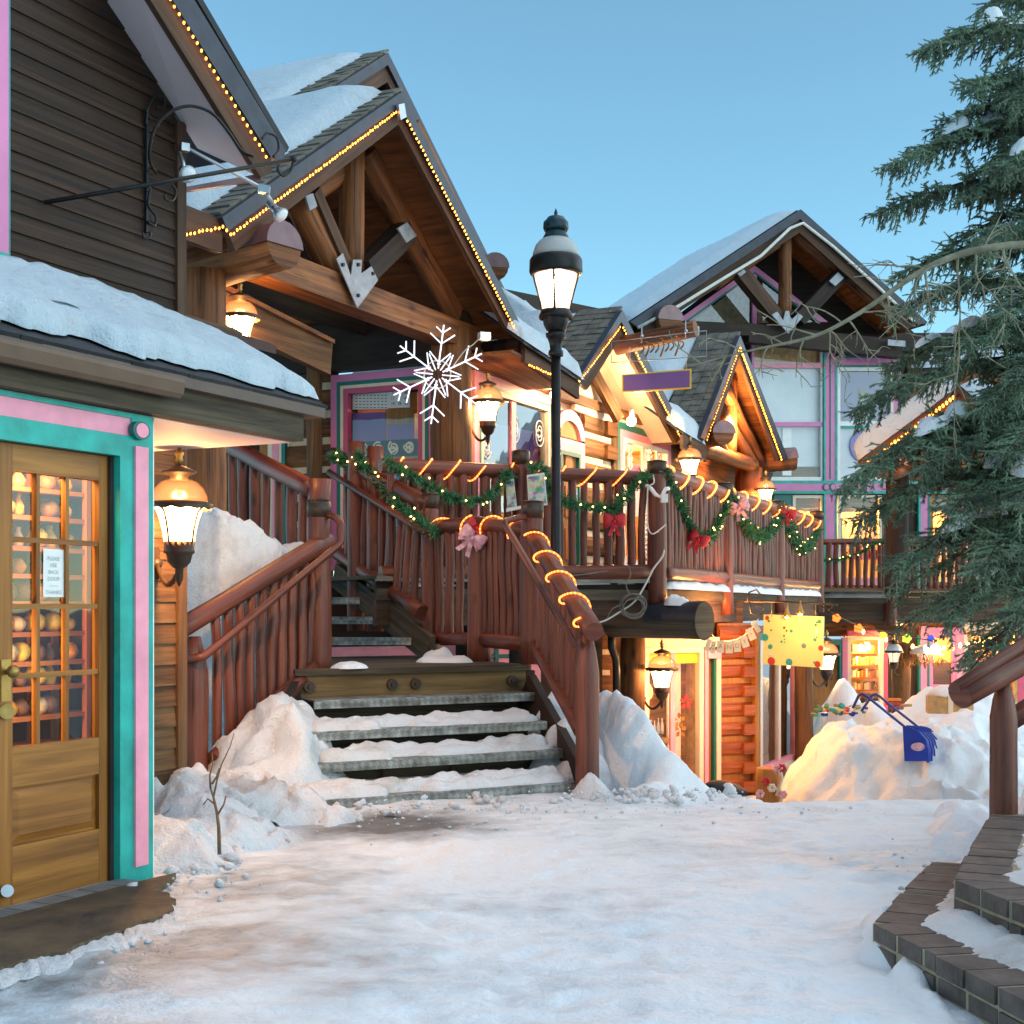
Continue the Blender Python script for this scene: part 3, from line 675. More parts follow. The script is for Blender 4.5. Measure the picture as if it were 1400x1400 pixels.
mb = MB(); mb.prism([c+PL.d*.062*a+UP*.046*b+PL.n*.03 for a, b in q], -PL.n*.03); mb.build('rosette', M['dteal'], shop)
mb = MB(); mb.prism([c+PL.d*.045*a+UP*.036*b+PL.n*.036 for a, b in q], -PL.n*.03); mb.build('rosette', M['pink'], shop)
mb = MB(); mb.rect(PL, sL(-40), sL(203), zL(534), zL(500), .004, .08); mb.build('frieze', M['soffit'], shop)
mb = MB(); mb.rect(PL, sL(155.6), sL(160), zs0, zh0, -.02, .05); mb.rect(PL, sL(-20), sL(160), zs1, zh0, -.02, .05); mb.build('door_stop', M['dark'], shop)
mb = MB(); mb.rect(PL, sL(-12), sL(158), zL(1254), zL(1245), .012, .10); mb.build('threshold', M['alu'], shop)
# --- room behind the door with the shelf
mb = MB(); a0, a1 = sL(-60), sL(204); zc = zL(560); zf = zL(1250)
mb.rect(PL, a0, a1, zf, zc, -1.15, .05); mb.rect(PL, a0-.05, a0, zf, zc, -.1, 1.05); mb.rect(PL, a1-.05, a1+.0, zf, zc, -.1, 1.05); mb.rect(PL, a0, a1, zc, zc+.05, -.1, 1.1); mb.rect(PL, a0, a1, zf-.05, zf, -.1, 1.1)
mb.rect(PL, a0-.3, d0-.012, zf, zc, -.04, .05)
mb.build('room', M['room'], shop)
PS = PL.shift(-.30)
sh = thing('display_shelf', PS.pt(PS.s_(80), zL(1250)), 'orange pine display shelf seen through the door glass', 'shelf')
b0, b1 = PS.s_(-60), PS.s_(128); lev = [PS.z(60, v) for v in (1065, 1018, 978, 938, 904, 864, 822, 785, 748, 706, 668)]
mb = MB()
for z in lev: mb.rect(PS, b0, b1, z-.022, z, .0, .22, g=PS.d)
mb.build('board', M['shelf'], sh)
for u in (46, 86, 118):
    mb = MB(); q = PS.s_(u); mb.rect(PS, q-.02, q+.02, zL(1250), lev[-1]+.2, -.2, .02, g=UP); mb.build('upright', M['shelf'], sh)
mb = MB(); mb.rect(PS, PS.s_(116), PS.s_(128), zL(1250), lev[-1]+.25, .012, .03, g=UP); mb.build('side_post', M['shelf'], sh)
gc = [('pale painted', rgb(.70, .52, .28)), ('orange', rgb(.80, .32, .03)), ('dark carved', rgb(.20, .09, .04)), ('yellow', rgb(.75, .48, .06)), ('brown speckled', rgb(.36, .17, .06))]
gm = [mat_paint(n+' gourd', c, .45, .3, 14, .2) for n, c in gc]
ords = ('top', 'second', 'third', 'fourth', 'fifth', 'sixth', 'seventh', 'eighth', 'ninth', 'tenth'); cols = ('left end', 'left middle', 'middle', 'right middle', 'right end')
rg = random.Random(3)
for k, z in enumerate(lev[::-1][:9]):
    for j, u in enumerate((24, 42, 66, 84, 106)):
        if hsh(k, j) < .12: continue
        r = .040+.016*rg.random(); q = rg.randrange(5); mb = MB()
        if hsh(k, j, 9) < .28:
            h_ = .085+.04*rg.random(); w_ = .024+.014*rg.random(); p = PS.pt(PS.s_(u), z, -.08)
            mb.lathe(p, [(w_*.8, .001), (w_, h_*.15), (w_*1.05, h_*.45), (w_*.55, h_*.72), (w_*.4, h_*.8), (w_*.55, h_)], 14); tag(mb.build('vase', gm[q]), '%s vase on the %s shelf down, %s of its row' % (gc[q][0], ords[k], cols[j]), 'vase', 'vases on the shelf behind the door'); continue
        p = PS.pt(PS.s_(u+rg.uniform(-4, 4)), z+r*.88, -.075)
        mb.ball(p, r, 12, 8, (1, 1, .92), .12)
        tag(mb.build('gourd', gm[q]), '%s gourd on the %s shelf down, %s of its row' % (gc[q][0], ords[k], cols[j]), 'gourd', 'gourds on the shelf behind the door')
point('shop_room_light', PL.pt(sL(60), zc-.12, -.16), 7, (1, .62, .28), .12); point('shop_room_light', PL.pt(sL(-30), zL(900), -.14), 6, (1, .6, .26), .12)
# --- threshold tiles and mat
def quadG(px, z): return [G(u, v, z) for u, v in px]
til = thing('threshold_tile', G(70, 1245, .02), 'slate tile strip at the foot of the oak door', 'tile')
for k in range(6):
    mb = MB(); s0 = sL(-30)+(sL(165)-sL(-30))*k/6; s1 = s0+(sL(165)-sL(-30))/6-.008
    mb.prism([PL.pt(s0, .012, .0), PL.pt(s1, .012, .0), PL.pt(s1, .012, .14), PL.pt(s0, .012, .14)], UP*.012); mb.build('tile', M['paver'], til)
mb = MB(); pts = [PL.pt(sL(-60), .006, .14), PL.pt(sL(168), .006, .14), PL.pt(sL(206), .006, .16)]
edge = [(214, 1222), (228, 1225), (238, 1234), (236, 1248), (222, 1258), (190, 1266), (168, 1278), (140, 1284), (110, 1296), (90, 1308), (58, 1310), (30, 1320), (0, 1330), (-60, 1350)]
eg = quadG(edge, .006); e2 = []
for i in range(len(eg)-1):
    for k in range(6): q_ = eg[i].lerp(eg[i+1], k/6); e2.append(q_+Vector((nz(q_.x*9, q_.y*9, 3), nz(q_.x*9, q_.y*9, 30), 0))*.022)
pts += e2
mb.prism([p-UP*.03 for p in pts], UP*.05); tag(mb.build('doormat', M['mat']), 'dark brown coir doormat half under snow at the oak door', 'doormat')
mb = MB(); pts_ = []; m_ = 9; sq = e2[::-1]
for i in range(m_):
    tt = i/(m_-1)*2-1
    for j, q_ in enumerate(sq):
        wv = .17+.05*nz(j*.23, 5)+.04*nz(j*.9, 9); hh = .016+.018*abs(nz(j*.31, 2))+.012*abs(nz(j*1.1, 7)); pts_.append(q_+Vector((tt*wv*.35, -.05+tt*wv*-.8, hh*math.sqrt(max(0, 1-tt*tt))-.012+.008*nz(j*.8, tt*3))))
mb.grid(pts_, len(sq), m_, flip=True)
tag(mb.build('snow_edge', M['snow_d']), 'ragged snow edge along the front of the coir doormat', 'snow')
# --- lamp wall: weathered clapboard of the main wall behind the porch bay
def clap(pl, a0, a1, z0, z1, pitch, mat, parent, off=0.0, name='siding', cut=None):
    mb = MB(); z = z0
    while z < z1:
        zt_ = min(z+pitch*1.04, z1); e = a1
        if cut: e = min(a1, cut(z), ); e2 = min(a1, cut(zt_))
        else: e2 = a1
        if e > a0+.02:
            nn = max(1, int((e-a0)/2.4)); 
            pa = [pl.pt(a0, z, off+.014), pl.pt(e, z, off+.014), pl.pt(e2, zt_, off), pl.pt(a0, zt_, off)]
            mb.prism(pa, -pl.n*.02, g=pl.d)
        z += pitch
    mb.rect(pl, a0, a1, z0, z1 if not cut else z0+.02, off-.012, .02)
    return mb.build(name, M[mat], parent)
cM = PM.s_(247)
clap(PM, PM.s_(150), cM-.06, -.1, PM.z(247, 560), .135, 'siding2', shop)
mb = MB(); mb.rect(PM, cM-.06, cM+.03, -.2, PM.z(247, 560), .03, .12, g=UP); mb.build('corner_board', M['siding2'], shop)
# --- upper gable wall
gl = lambda z: PM.s_(145)+(PM.z(145, 0)-z)/((PM.z(145, 0)-PM.z(262, 190))/(PM.s_(262)-PM.s_(145)))
mbk = MB(); mbk.poly(PM, [(-60, 345), (247, 445), (247, 175), (120, -60), (-60, -60)], -.02, .05); mbk.build('gable_sheathing', M['dark'], shop)
clap(PM, PM.s_(-60), cM-.04, PM.z(0, 395), PM.z(0, -60)+.8, .113, 'siding', shop, cut=gl)
mb = MB(); mb.rect(PM, PM.s_(238), PM.s_(250), PM.z(245, 462), PM.z(245, 168), .03, .08, g=UP); mb.build('corner_board', M['fascia'], shop)
mb = MB(); mb.rect(PM, PM.s_(-60), PM.s_(6), PM.z(3, 350), PM.z(0, -80), .035, .04, g=UP); mb.build('window_casing', M['mauve'], shop)
mb = MB(); mb.rect(PM, PM.s_(6), PM.s_(7.2), PM.z(3, 352), PM.z(0, -80), .038, .04, g=UP); mb.rect(PM, PM.s_(-60), PM.s_(6), PM.z(3, 355), PM.z(3, 348), .045, .05); mb.build('window_casing_edge', M['teal'], shop)
# soffit, rake
def slab(mb, pts, th): 
    a, b, c_ = [Vector(p) for p in pts[:3]]; n = (b-a).cross(c_-a).normalized()
    if n.z < 0: n = -n
    mb.prism(pts, n*th)
mb = MB(); slab(mb, [PM.at(118, -44), PM.at(262, 190), PM.at(270, 203), PK.at(357, 243), PK.at(205, 0), PK.at(178, -44)], .03); mb.build('soffit', M['soffit'], shop)
mb = MB(); mb.prism([PM.at(250, 262), PM.at(250, 256), PK.at(357, 237), PK.at(357, 245)], Vector((0, .03, 0))); mb.build('soffit_trim', M['capmetal'], shop)
mb = MB(); mb.poly(PK, [(178, -44), (212, -44), (236, 0), (370, 214), (372, 236), (357, 243)], .04, .04); mb.build('rake_board', M['fascia'], shop)
mb = MB(); mb.poly(PK, [(212, -44), (243, -44), (266, 0), (391, 206), (386, 222), (370, 214), (236, 0)], .055, .06); mb.build('rake_trim', M['driplead'], shop)
mb = MB(); bk = DB
rf = [PK.at(243, -46, .05), PK.at(392, 208, .05)]; BB = Vector((-.9001, .4358, 0))
slab(mb, [rf[0], rf[1], rf[1]+BB*3, rf[0]+BB*3], .05); mb.build('roof', M['slate'], shop)
# the wall below the soffit, round the corner
# --- shed roof over the door bay
ze = PE.z(0, 526); zr = PE.z(0, 478)
s0, s1 = PE.s_(-60), PE.s_(415)
mb = MB(); mb.rect(PE, s0, s1, ze, zr, 0, .09, g=PE.d); mb.build('eave_beam', M['grey_timber'], shop)
mb = MB(); mb.rect(PE, s0, PE.s_(432), zr-.005, zr+.068, .066, .15); mb.build('drip_edge', M['brownmetal'], shop)
mb = MB(); zg_ = PE.z(0, 500); zq = PE.z(0, 470)
prof = [(0, zq-.0), (.055, zq), (.062, zq-.02), (.05, zg_+.02), (.03, zg_), (0, zg_)]
mb.prism([PE.pt(s0, z, .052+o) for o, z in prof], PE.d*(PE.s_(229)-s0), g=PE.d); mb.build('gutter', M['gutter'], shop)
ctr = PE.pt(PE.s_(415), ze-.002); zc2 = ze-.004
mb = MB(); pa = PE.pt(s0, zc2, -.09); pb = PE.pt(s1, zc2, -.09); mb.prism([pa, pb, pb+BB*1.1, pa+BB*1.1], UP*.02); mb.build('porch_soffit', M['soffit'], shop)
E0 = PE.pt(s0, zr+.04, .06); E1 = PE.pt(PE.s_(433), zr+.04, .06); dz = PM.z(0, 372)-(zr+.04); run = 1.36
T0 = E0+BB*run+UP*dz; T1 = E1+BB*run+UP*dz
mb = MB(); slab(mb, [E0, E1, T1, T0], .03); mb.build('porch_roof', M['slate'], shop)
mb = MB(); mb.prism([E1-UP*.05, E1+UP*.03, T1+UP*.03, T1-UP*.05], -PE.d*.03); mb.build('porch_verge', M['fascia'], shop)
up_ = (T0-E0).normalized()
mb = MB(); shingle_edge(mb, E0+(T0-E0)*.0, T0+(E0-T0)*.82, PE.d, 2, (s1-s0)+.15, .014, 3); mb.build('eave_shingle', M['slate'], shop)
mb = MB(); mb.prism([T0+(E0-T0)*.13, T0+(E0-T0)*.05+PE.d*3.6, T0+(E0-T0)*.0+PE.d*3.6, T0], UP*.07); mb.build('flashing_board', M['siding2'], shop)
mb = MB(); mb.prism([T0+(E0-T0)*.27, T0+(E0-T0)*.10+PE.d*3.9, T0+(E0-T0)*.05+PE.d*3.9, T0+(E0-T0)*.12], UP*.055); mb.build('flashing', M['terracotta'], shop)
q0 = E0+(T0-E0)*.07; q1 = E1+(T1-E1)*.03; q2 = E1+(T1-E1)*.84; q3 = E0+(T0-E0)*.74
snow_slab('roof_snow', [q0+UP*.045, q1+UP*.045, q2+UP*.045, q3+UP*.045], .115, 'thick snow on the shed roof above the oak door', nu=140, nv=26, over=.16, amp=.30, rise=.12, seed=2)
# light string on the rake
light_string('rake_lights', [PK.at(210, -40, .06), PK.at(236, 3, .06), PK.at(367, 217, .06)], 'amber string lights up the rake of the near shop', 'amber light strings along the eaves', .05, .0095)
# --- wrought iron sign bracket and spotlights
br = thing('sign_bracket', PM.at(200, 320, .03), 'black wrought iron sign bracket with scrolls on the dark siding', 'bracket')
mb = MB(); mb.beam(PM.at(200, 318, .03), PM.at(200.5, 150, .03), .022, .022, side=PM.d); mb.build('wall_bar', M['black'], br)
mb = MB(); a = PM.at(60, 277, .04); b = PM.at(402, 218, 1.0); mb.tube([a, b], .013, 8); mb.ball(b, .02, 8, 6); mb.build('arm', M['black'], br)
def px_curve(pl, pxs, off0, off1, n=40):
    out = []
    for i in range(n+1):
        q = i/n*(len(pxs)-1); k = min(int(q), len(pxs)-2); f = q-k
        p = [pxs[max(0, k-1)], pxs[k], pxs[k+1], pxs[min(len(pxs)-1, k+2)]]
        cr = [.5*((2*p[1][j])+(-p[0][j]+p[2][j])*f+(2*p[0][j]-5*p[1][j]+4*p[2][j]-p[3][j])*f*f+(-p[0][j]+3*p[1][j]-3*p[2][j]+p[3][j])*f**3) for j in (0, 1)]
        out.append(pl.at(cr[0], cr[1], off0+(off1-off0)*i/n))
    return out
for pxs, o0, o1, r in (([(200, 170), (203, 146), (213, 131), (224, 134), (223, 146), (214, 146)], .04, .06, .009), ([(200, 150), (206, 162), (222, 163), (232, 158)], .04, .06, .008),
                       ([(214, 237), (204, 215), (212, 175), (235, 152), (262, 145), (290, 155), (312, 180), (330, 206), (345, 214)], .04, .75, .010),
                       ([(200, 262), (206, 255), (203, 280), (213, 296), (211, 308), (202, 303)], .04, .05, .009), ([(235, 252), (241, 262), (236, 274), (226, 272), (226, 266)], .2, .22, .008),
                       ([(195, 318), (197, 325), (201, 326), (205, 324), (206, 317)], .04, .05, .008), ([(383, 222), (380, 232), (386, 240), (396, 236), (400, 225), (398, 214)], .8, .86, .010),
                       ([(358, 190), (366, 182), (378, 188), (381, 205), (374, 214)], .7, .75, .009)):
    mb = MB(); mb.tube(px_curve(PM, pxs, o0, o1), r, 6); mb.build('scroll', M['black'], br)
def spot(name, base, c, aim, label, col):
    t = thing(name, base, label, 'spotlight', 'bullet spotlights on the sign conduit'); base = Vector(base); c = Vector(c); aim = Vector(aim).normalized()
    mb = MB(); mb.tube([base, base.lerp(c, .5), c-aim*.09], .012, 8); mb.build('stem', M['galv'], t)
    mb = MB(); mb.tube([c-aim*.13, c-aim*.05, c-aim*.045, c, c+aim*.004], [.026, .028, .03, .055, .056], 16); mb.build('housing', M['galv'], t)
    mb = MB(); mb.tube([c+aim*.005, c+aim*.02, c+aim*.026], [.052, .035, .004], 16); mb.build('lens', M['snow'], t)
    return t
cd = thing('conduit', PM.at(245, 205, .05), 'grey metal conduit carrying spotlights off the shop corner', 'conduit')
c0 = PM.at(247, 201, .06); c1 = PM.at(258, 203, .09); c2 = PM.at(360, 258, .6); mb = MB(); mb.tube([c0, c1, c2], .012, 8); mb.build('pipe', M['galv'], cd)
mb = MB(); mb.beam(c0, c1, .05, .05); mb.build('junction_box', M['galv'], cd); mb = MB(); mb.beam(c2-Vector((.03, 0, 0)), c2+Vector((.04, 0, -.01)), .05, .05); mb.build('junction_box', M['galv'], cd)
spot('spotlight', PM.at(245, 208, .1), PM.at(257, 238, .22), (.35, -.6, -.35), 'silver spotlight close against the dark siding corner', 0)
spot('spotlight', c2, PM.at(384, 294, .62), (.55, -.25, -.6), 'silver spotlight at the conduit end above the capped log', 0)
lantern('lantern', PM.at(245, 688, .45), 'lit amber lantern beside the oak door, on the brown clapboard', 1.14, 'bracket', PM.at(214, 770, .03), energy=95)
# --- twig growing out of the snow
mb = MB()
def PT(u, v, Y): return P(u, v, 7.15)
tw = [(300, 1168), (299, 1130), (296, 1108), (292, 1090), (288, 1078)]
mb.tube([PT(u, v, 8.2) for u, v in tw], [.011, .010, .008, .007, .005], 6)
for l in ([(292, 1090), (297, 1066), (303, 1045), (315, 1020), (320, 1002)], [(288, 1078), (287, 1060), (291, 1045), (290, 1030)], [(290, 1072), (296, 1062), (300, 1050)], [(297, 1115), (306, 1100), (309, 1088)], [(294, 1100), (284, 1092), (278, 1100)]):
    mb.tube([PT(u, v, 8.2) for u, v in l], [.006, .005, .004, .003, .002][:len(l)], 5)
tag(mb.build('twig', M['twig']), 'bare orange twig sticking out of the snow near the newel post', 'plant')
# ================================================================ the log building with the timber gable, centre
PC = Plane(DA, -7.2); PF = Plane(DA, -6.6); PB = Plane(DB, -13.48); DKZ = 1.66
CN = Vector((-.60, 15.27, 0))                         # corner of the two walls
lodge = thing('log_lodge', (CN.x, CN.y, DKZ), 'log lodge with a big timber gable porch over the deck', 'building')
AV = PC.d; BV = Vector((-.9001, .4358, 0))
def log_wall(pl, a0, a1, z0, z1, n, mat, parent, off=0, chink='chink', notch=None, name='log_wall'):
    h = (z1-z0)/n
    mb = MB()
    for i in range(n):
        z = z0+h*(i+.5); r = h*.5
        pts = [(0, -r*.86), (.02, -r*.80), (.05, -r*.5), (.062, 0), (.05, r*.5), (.02, r*.80), (0, r*.86)]
        j = .012*hsh(i, a0)
        mb.prism([pl.pt(a0, z+q, off-.06+o+j) for o, q in pts], pl.d*(a1-a0), g=pl.d)
        if notch:
            mb.rect(pl, notch[0], notch[1], z-r*.62, z+r*.50, off+.05+.01*hsh(i, 3), .06)
    o = mb.build(name, M[mat], parent)
    mb = MB(); mb.rect(pl, a0+.001, a1-.001, z0, z1, off-.028, .03); mb.build('chinking', M[chink], parent)
    return o
def window(pl, a0, a1, z0, z1, rings, parent, off=0.0, cols=(), rows=(), mull='white', mw=.035, glass='glass', back=None, depth=.25, bmat='dark', light=None):
    """nested frame rings [(material, width, proud)], glass and a shallow lined recess behind"""
    x0, x1, y0, y1 = a0, a1, z0, z1; fr = None
    for mt, w_, pr in rings:
        mb = MB(); mb.ring(pl, x0, x1, y0, y1, w_, off+pr, .06+pr); o = mb.build('window_frame', M[mt], parent)
        fr = fr or o; x0 += w_; x1 -= w_; y0 += w_; y1 -= w_
    mb = MB(); mb.rect(pl, x0, x1, y0, y1, off-.03, .004); mb.build('pane', M[glass], fr)
    if cols or rows:
        mb = MB()
        for c in cols: c_ = x0+(x1-x0)*c; mb.rect(pl, c_-mw/2, c_+mw/2, y0, y1, off-.004, .035, g=UP)
        for r_ in rows: r__ = y0+(y1-y0)*r_; mb.rect(pl, x0, x1, r__-mw/2, r__+mw/2, off-.007, .033)
        mb.build('mullion', M[mull], fr)
    if depth:
        mb = MB(); e = .03
        mb.rect(pl, x0-e, x1+e, y0-e, y1+e, off-depth, .02)
        mb.rect(pl, x0-e, x0-.002, y0-e, y1+e, off-.062, depth-.062); mb.rect(pl, x1+.002, x1+e, y0-e, y1+e, off-.062, depth-.062)
        mb.rect(pl, x0-e, x1+e, y1+.002, y1+e, off-.063, depth-.064); mb.rect(pl, x0-e, x1+e, y0-e, y0-.002, off-.063, depth-.064)
        mb.build('recess', M[bmat], fr)
    if light: point('window_light', pl.pt((x0+x1)/2, y1-.15, off-depth*.5), light[0], light[1], .08)
    return fr, (x0, x1, y0, y1)
def sc(pl, u): return pl.s_(u)
def scroll_art(name, pl, a0, a1, z0, z1, parent, off=-.02, seed=0, n=5, mat='white', r=.008):
    """white painted scrollwork on the glass"""
    mb = MB(); rnd = random.Random(seed)
    for k in range(n):
        for sg in (-1, 1):
            cx = a0+(a1-a0)*(k+.5)/n; cz = z0+(z1-z0)*(.5+.1*sg); R = min((a1-a0)/n, (z1-z0))*.44; pts = []
            for i in range(26):
                q = i/25; an = q*3.3*PI*sg+rnd.random()*.02+k; rr = R*(1-.82*q); pts.append(pl.pt(max(a0, min(a1, cx+rr*math.cos(an))), max(z0, min(z1, cz+rr*math.sin(an))), off))
            mb.tube(pts, r, 4)
    return mb.build(name, M[mat], parent)
# --- corner window, face towards the stairs (plane PB) ------------------------------------------------
zH = PB.z(515, 511); zS = PB.z(515, 742)
W1, r1 = window(PB, sc(PB, 454), sc(PB, 597), DKZ+.10, zH+.02, [('mauve', .085, .03), ('dteal', .045, .035), ('cream', .035, .03), ('rose', .06, .02)], lodge, bmat='dark', depth=.6)
PBo = PB
x0, x1, y0, y1 = r1
mb = MB(); mb.rect(PB, x0, x1, PB.z(515, 640), PB.z(515, 630), .0, .05); mb.build('transom', M['rose'], W1)
mb = MB(); mb.rect(PB, x0, x1, y0, PB.z(515, 725), -.02, .05); mb.build('panel', M['mauve'], W1); mb = MB(); mb.rect(PB, x0, x1, PB.z(515, 738), PB.z(515, 732), -.01, .05); mb.build('panel_line', M['dteal'], W1)
for nm, u0, u1, v0, v1, mt, o in (('display_panel', 478, 527, 565, 604, 'purple', -.09), ('display_panel', 527, 566, 560, 612, 'ochre', -.10), ('calendar', 482, 530, 538, 560, 'paper', -.08), ('calendar', 529, 560, 532, 558, 'paper', -.075), ('display_panel', 530, 566, 582, 602, 'purple', -.085), ('backdrop', 476, 570, 518, 566, 'warmwall', -.2), ('display_panel', 515, 545, 645, 720, 'blue', -.09)):
    mb = MB(); mb.poly(PB, [(u0, v0), (u1, v0-2), (u1, v1-1), (u0, v1)], o, .01); mb.build(nm, M[mt], W1)
mb = MB(); tp = []
for i in range(5):
    for j in range(9): 
        c_ = PB.at(486+j*5, 541+i*4.2, -.078); mb.prism([c_, c_+PB.d*.026, c_+PB.d*.026+UP*.008, c_+UP*.008], -PB.n*.002)
for i in range(3):
    for j in range(3): text_mesh(mb, PB.at(537+j*9, 537+i*7.5, -.073), PB.d, UP, ('1', '11', '18')[i] if j < 2 else '40', .05)
mb.build('calendar_print', M['ink'], W1)
mb = MB(); mb.rect(PB, x0, x1, PB.z(515, 625), PB.z(515, 602), -.06, .01); mb.build('valance', M['dark'], W1)
scroll_art('scrollwork', PB, x0+.05, x1-.05, PB.z(515, 623), PB.z(515, 604), W1, off=-.045, seed=4, n=4, mat='cream', r=.011)
point('window_light', PB.at(520, 560, -.35), 10, (1, .6, .25), .1)
# --- wall left of it along PB: log wall, door casing, door
log_wall(PB, sc(PB, 392), sc(PB, 452), DKZ, zH+.55, 9, 'logs', lodge)
mb = MB(); mb.log(PB.at(430, 790, .18), PB.at(430, 470, .18), .09); mb.build('porch_post', M['siding2'], lodge)
for u0, u1, mt, o in ((368, 374, 'cream', .03), (374, 383, 'pink', .035), (383, 387, 'cream', .03), (387, 392, 'dteal', .035)):
    mb = MB(); mb.rect(PB, sc(PB, u0), sc(PB, u1), DKZ, PB.z(380, 480), o, .06, g=UP); mb.build('door_casing', M[mt], lodge)
mb = MB(); mb.rect(PB, sc(PB, 355), sc(PB, 368), DKZ, PB.z(380, 490), .0, .06, g=UP); mb.build('door', M['ochre'], lodge)
mb = MB(); mb.rect(PB, sc(PB, 330), sc(PB, 355), DKZ, PB.z(380, 490), -.05, .02, g=UP); mb.build('dark_interior_sheet', M['timber_dk'], lodge)  # flat dark sheet standing in for the shaded interior beyond the doorway
window(PB, sc(PB, 305), sc(PB, 330), DKZ+.2, PB.z(318, 600), [('siding2', .04, .02)], lodge, depth=.2, bmat='blind', rows=(.45,), mull='siding2')
mb = MB(); mb.rect(PB, sc(PB, 240), sc(PB, 306), DKZ-1.6, PB.z(380, 470), .05, .1, g=UP); mb.build('board_wall', M['siding2'], lodge)
mb = MB(); mb.rect(PB, sc(PB, 240), sc(PB, 640), PB.z(500, 505), PB.z(500, 440), .1, .2); mb.build('wall_plate', M['timber_dk'], lodge)
mb = MB(); mb.poly(PB, [(330, 520), (460, 520), (460, 425), (330, 425)], -.05, .05); mb.build('upper_wall', M['timber_dk'], lodge)
# --- post at the corner
mb = MB(); mb.log((CN.x-.06, CN.y-.12, DKZ-.02), (CN.x-.06, CN.y-.12, PC.z(625, 455)), .235, .22, n=18, wob=.02); mb.build('corner_post', M['logs'], lodge)
# --- right hand wall (plane PC): window pair, arched door, log panel, window pair
zH2 = PC.z(700, 520)
def zpc(u, v): return PC.z(u, v)
W2, r2 = window(PC, sc(PC, 647), sc(PC, 757), DKZ+.1, zpc(650, 507), [('pink', .12, .02), ('dteal', .03, .03), ('cream', .06, .025)], lodge, cols=(.475,), mull='pink', mw=.12, glass='glass_hi', bmat='dark', depth=.7)
x0, x1, y0, y1 = r2
for u0, u1, v0, v1, mt, o in ((655, 752, 575, 617, 'purple', -.12), (672, 690, 640, 720, 'yellow', -.2), (655, 752, 640, 760, 'warmwall', -.6)):
    mb = MB(); mb.poly(PC, [(u0, v0), (u1, v0+(u1-u0)*.2), (u1, v1+(u1-u0)*.2), (u0, v1)], o, .01); mb.build('display_panel', M[mt], W2)
scroll_art('scrollwork', PC, x0+.05, x0+.3, y0+.1, y0+1.25, W2, off=-.015, seed=5, n=1)
for k in range(4): scroll_art('scrollwork', PC, x0+.04, x0+.28, y0+.15+k*.3, y0+.45+k*.3, W2, off=-.015, seed=k, n=1)
scroll_art('scrollwork', PC, x1-.35, x1-.04, y1-.5, y1-.1, W2, off=-.015, seed=8, n=1); scroll_art('scrollwork', PC, x1-1.05, x1-.75, y1-.55, y1-.1, W2, off=-.015, seed=9, n=1)
point('window_light', PC.at(705, 650, -.45), 9, (1, .6, .25), .1)
# arched door beyond the lamp post
aD0, aD1 = sc(PC, 757.5), sc(PC, 798); zdt = zpc(765, 598)
mb = MB(); mb.ring(PC, aD0, aD1, DKZ, zdt, .16, .02, .07, wb=.01); mb.build('door_casing', M['pink'], lodge)
mb = MB(); mb.ring(PC, aD0+.16, aD1-.16, DKZ, zdt-.16, .05, .03, .07, wb=.01); mb.build('door_casing', M['dteal'], lodge)
mb = MB(); mb.rect(PC, aD0+.21, aD1-.21, DKZ+.01, zdt-.21, -.02, .05, g=UP); dr = mb.build('door', M['ochre'], lodge)
for k in range(3):
    mb = MB(); mb.rect(PC, aD0+.38, aD1-.38, DKZ+.3+k*.55, DKZ+.7+k*.55, -.005, .05); mb.build('panel', M['shelf'], dr)
mb = MB(); mb.rect(PC, aD0+.45, aD0+.75, DKZ+1.0, DKZ+1.25, .004, .01); pn = mb.build('notice', M['paper'], dr)
mb = MB(); text_mesh(mb, PC.pt(aD0+.6, DKZ+1.12, .006), PC.d, UP, 'UP', .17); mb.build('lettering', M['ink'], pn)
ac = (aD0+aD1)/2; ar = (aD1-aD0)/2; q = [(math.cos(PI*k/16), math.sin(PI*k/16)) for k in range(17)]
mb = MB(); mb.prism([PC.pt(ac+ar*a, zdt+.03+ar*.75*b, .02) for a, b in q]+[PC.pt(ac+(ar-.14)*a, zdt+.03+(ar*.75-.14)*b, .02) for a, b in q[::-1]], -PC.n*.06); mb.build('fanlight_frame', M['pink'], lodge)
mb = MB(); mb.prism([PC.pt(ac+(ar-.14)*a, zdt+.03+(ar*.75-.14)*b, -.02) for a, b in q], -PC.n*.02); mb.build('fanlight', M['warmwall'], lodge)
log_wall(PC, sc(PC, 799), sc(PC, 838), DKZ, zpc(799, 558), 7, 'logs', lodge, notch=(sc(PC, 826), sc(PC, 840)))
mb = MB(); mb.rect(PC, sc(PC, 838), sc(PC, 843), DKZ, zpc(840, 572), .02, .08, g=UP); mb.build('corner_trim', M['siding2'], lodge)
W3, r3 = window(PC, sc(PC, 843), sc(PC, 918), DKZ+.1, zpc(850, 578), [('dteal', .10, .02), ('pink', .10, .03), ('white', .06, .025)], lodge, cols=(.47,), mull='white', mw=.09, bmat='warmwall', depth=.7, light=(8, (1, .6, .25)))
x0, x1, y0, y1 = r3
for k in range(5):
    for a in (x0+.1, x0+(x1-x0)*.42, x0+(x1-x0)*.52, x1-.5): scroll_art('scrollwork', PC, a, a+.4, y0+.05+k*.22+(.6 if k > 2 else 0), y0+.27+k*.22+(.6 if k > 2 else 0), W3, off=-.015, seed=k, n=1, r=.014)
mb = MB(); mb.poly(PC, [(850, 640), (885, 632), (885, 655), (850, 655)], -.1, .02); mb.build('arched_board', M['mauve'], W3)
mb = MB(); mb.rect(PC, sc(PC, 918), sc(PC, 1010), DKZ, zpc(918, 590), -.02, .1); mb.build('board_wall', M['timber'], lodge)
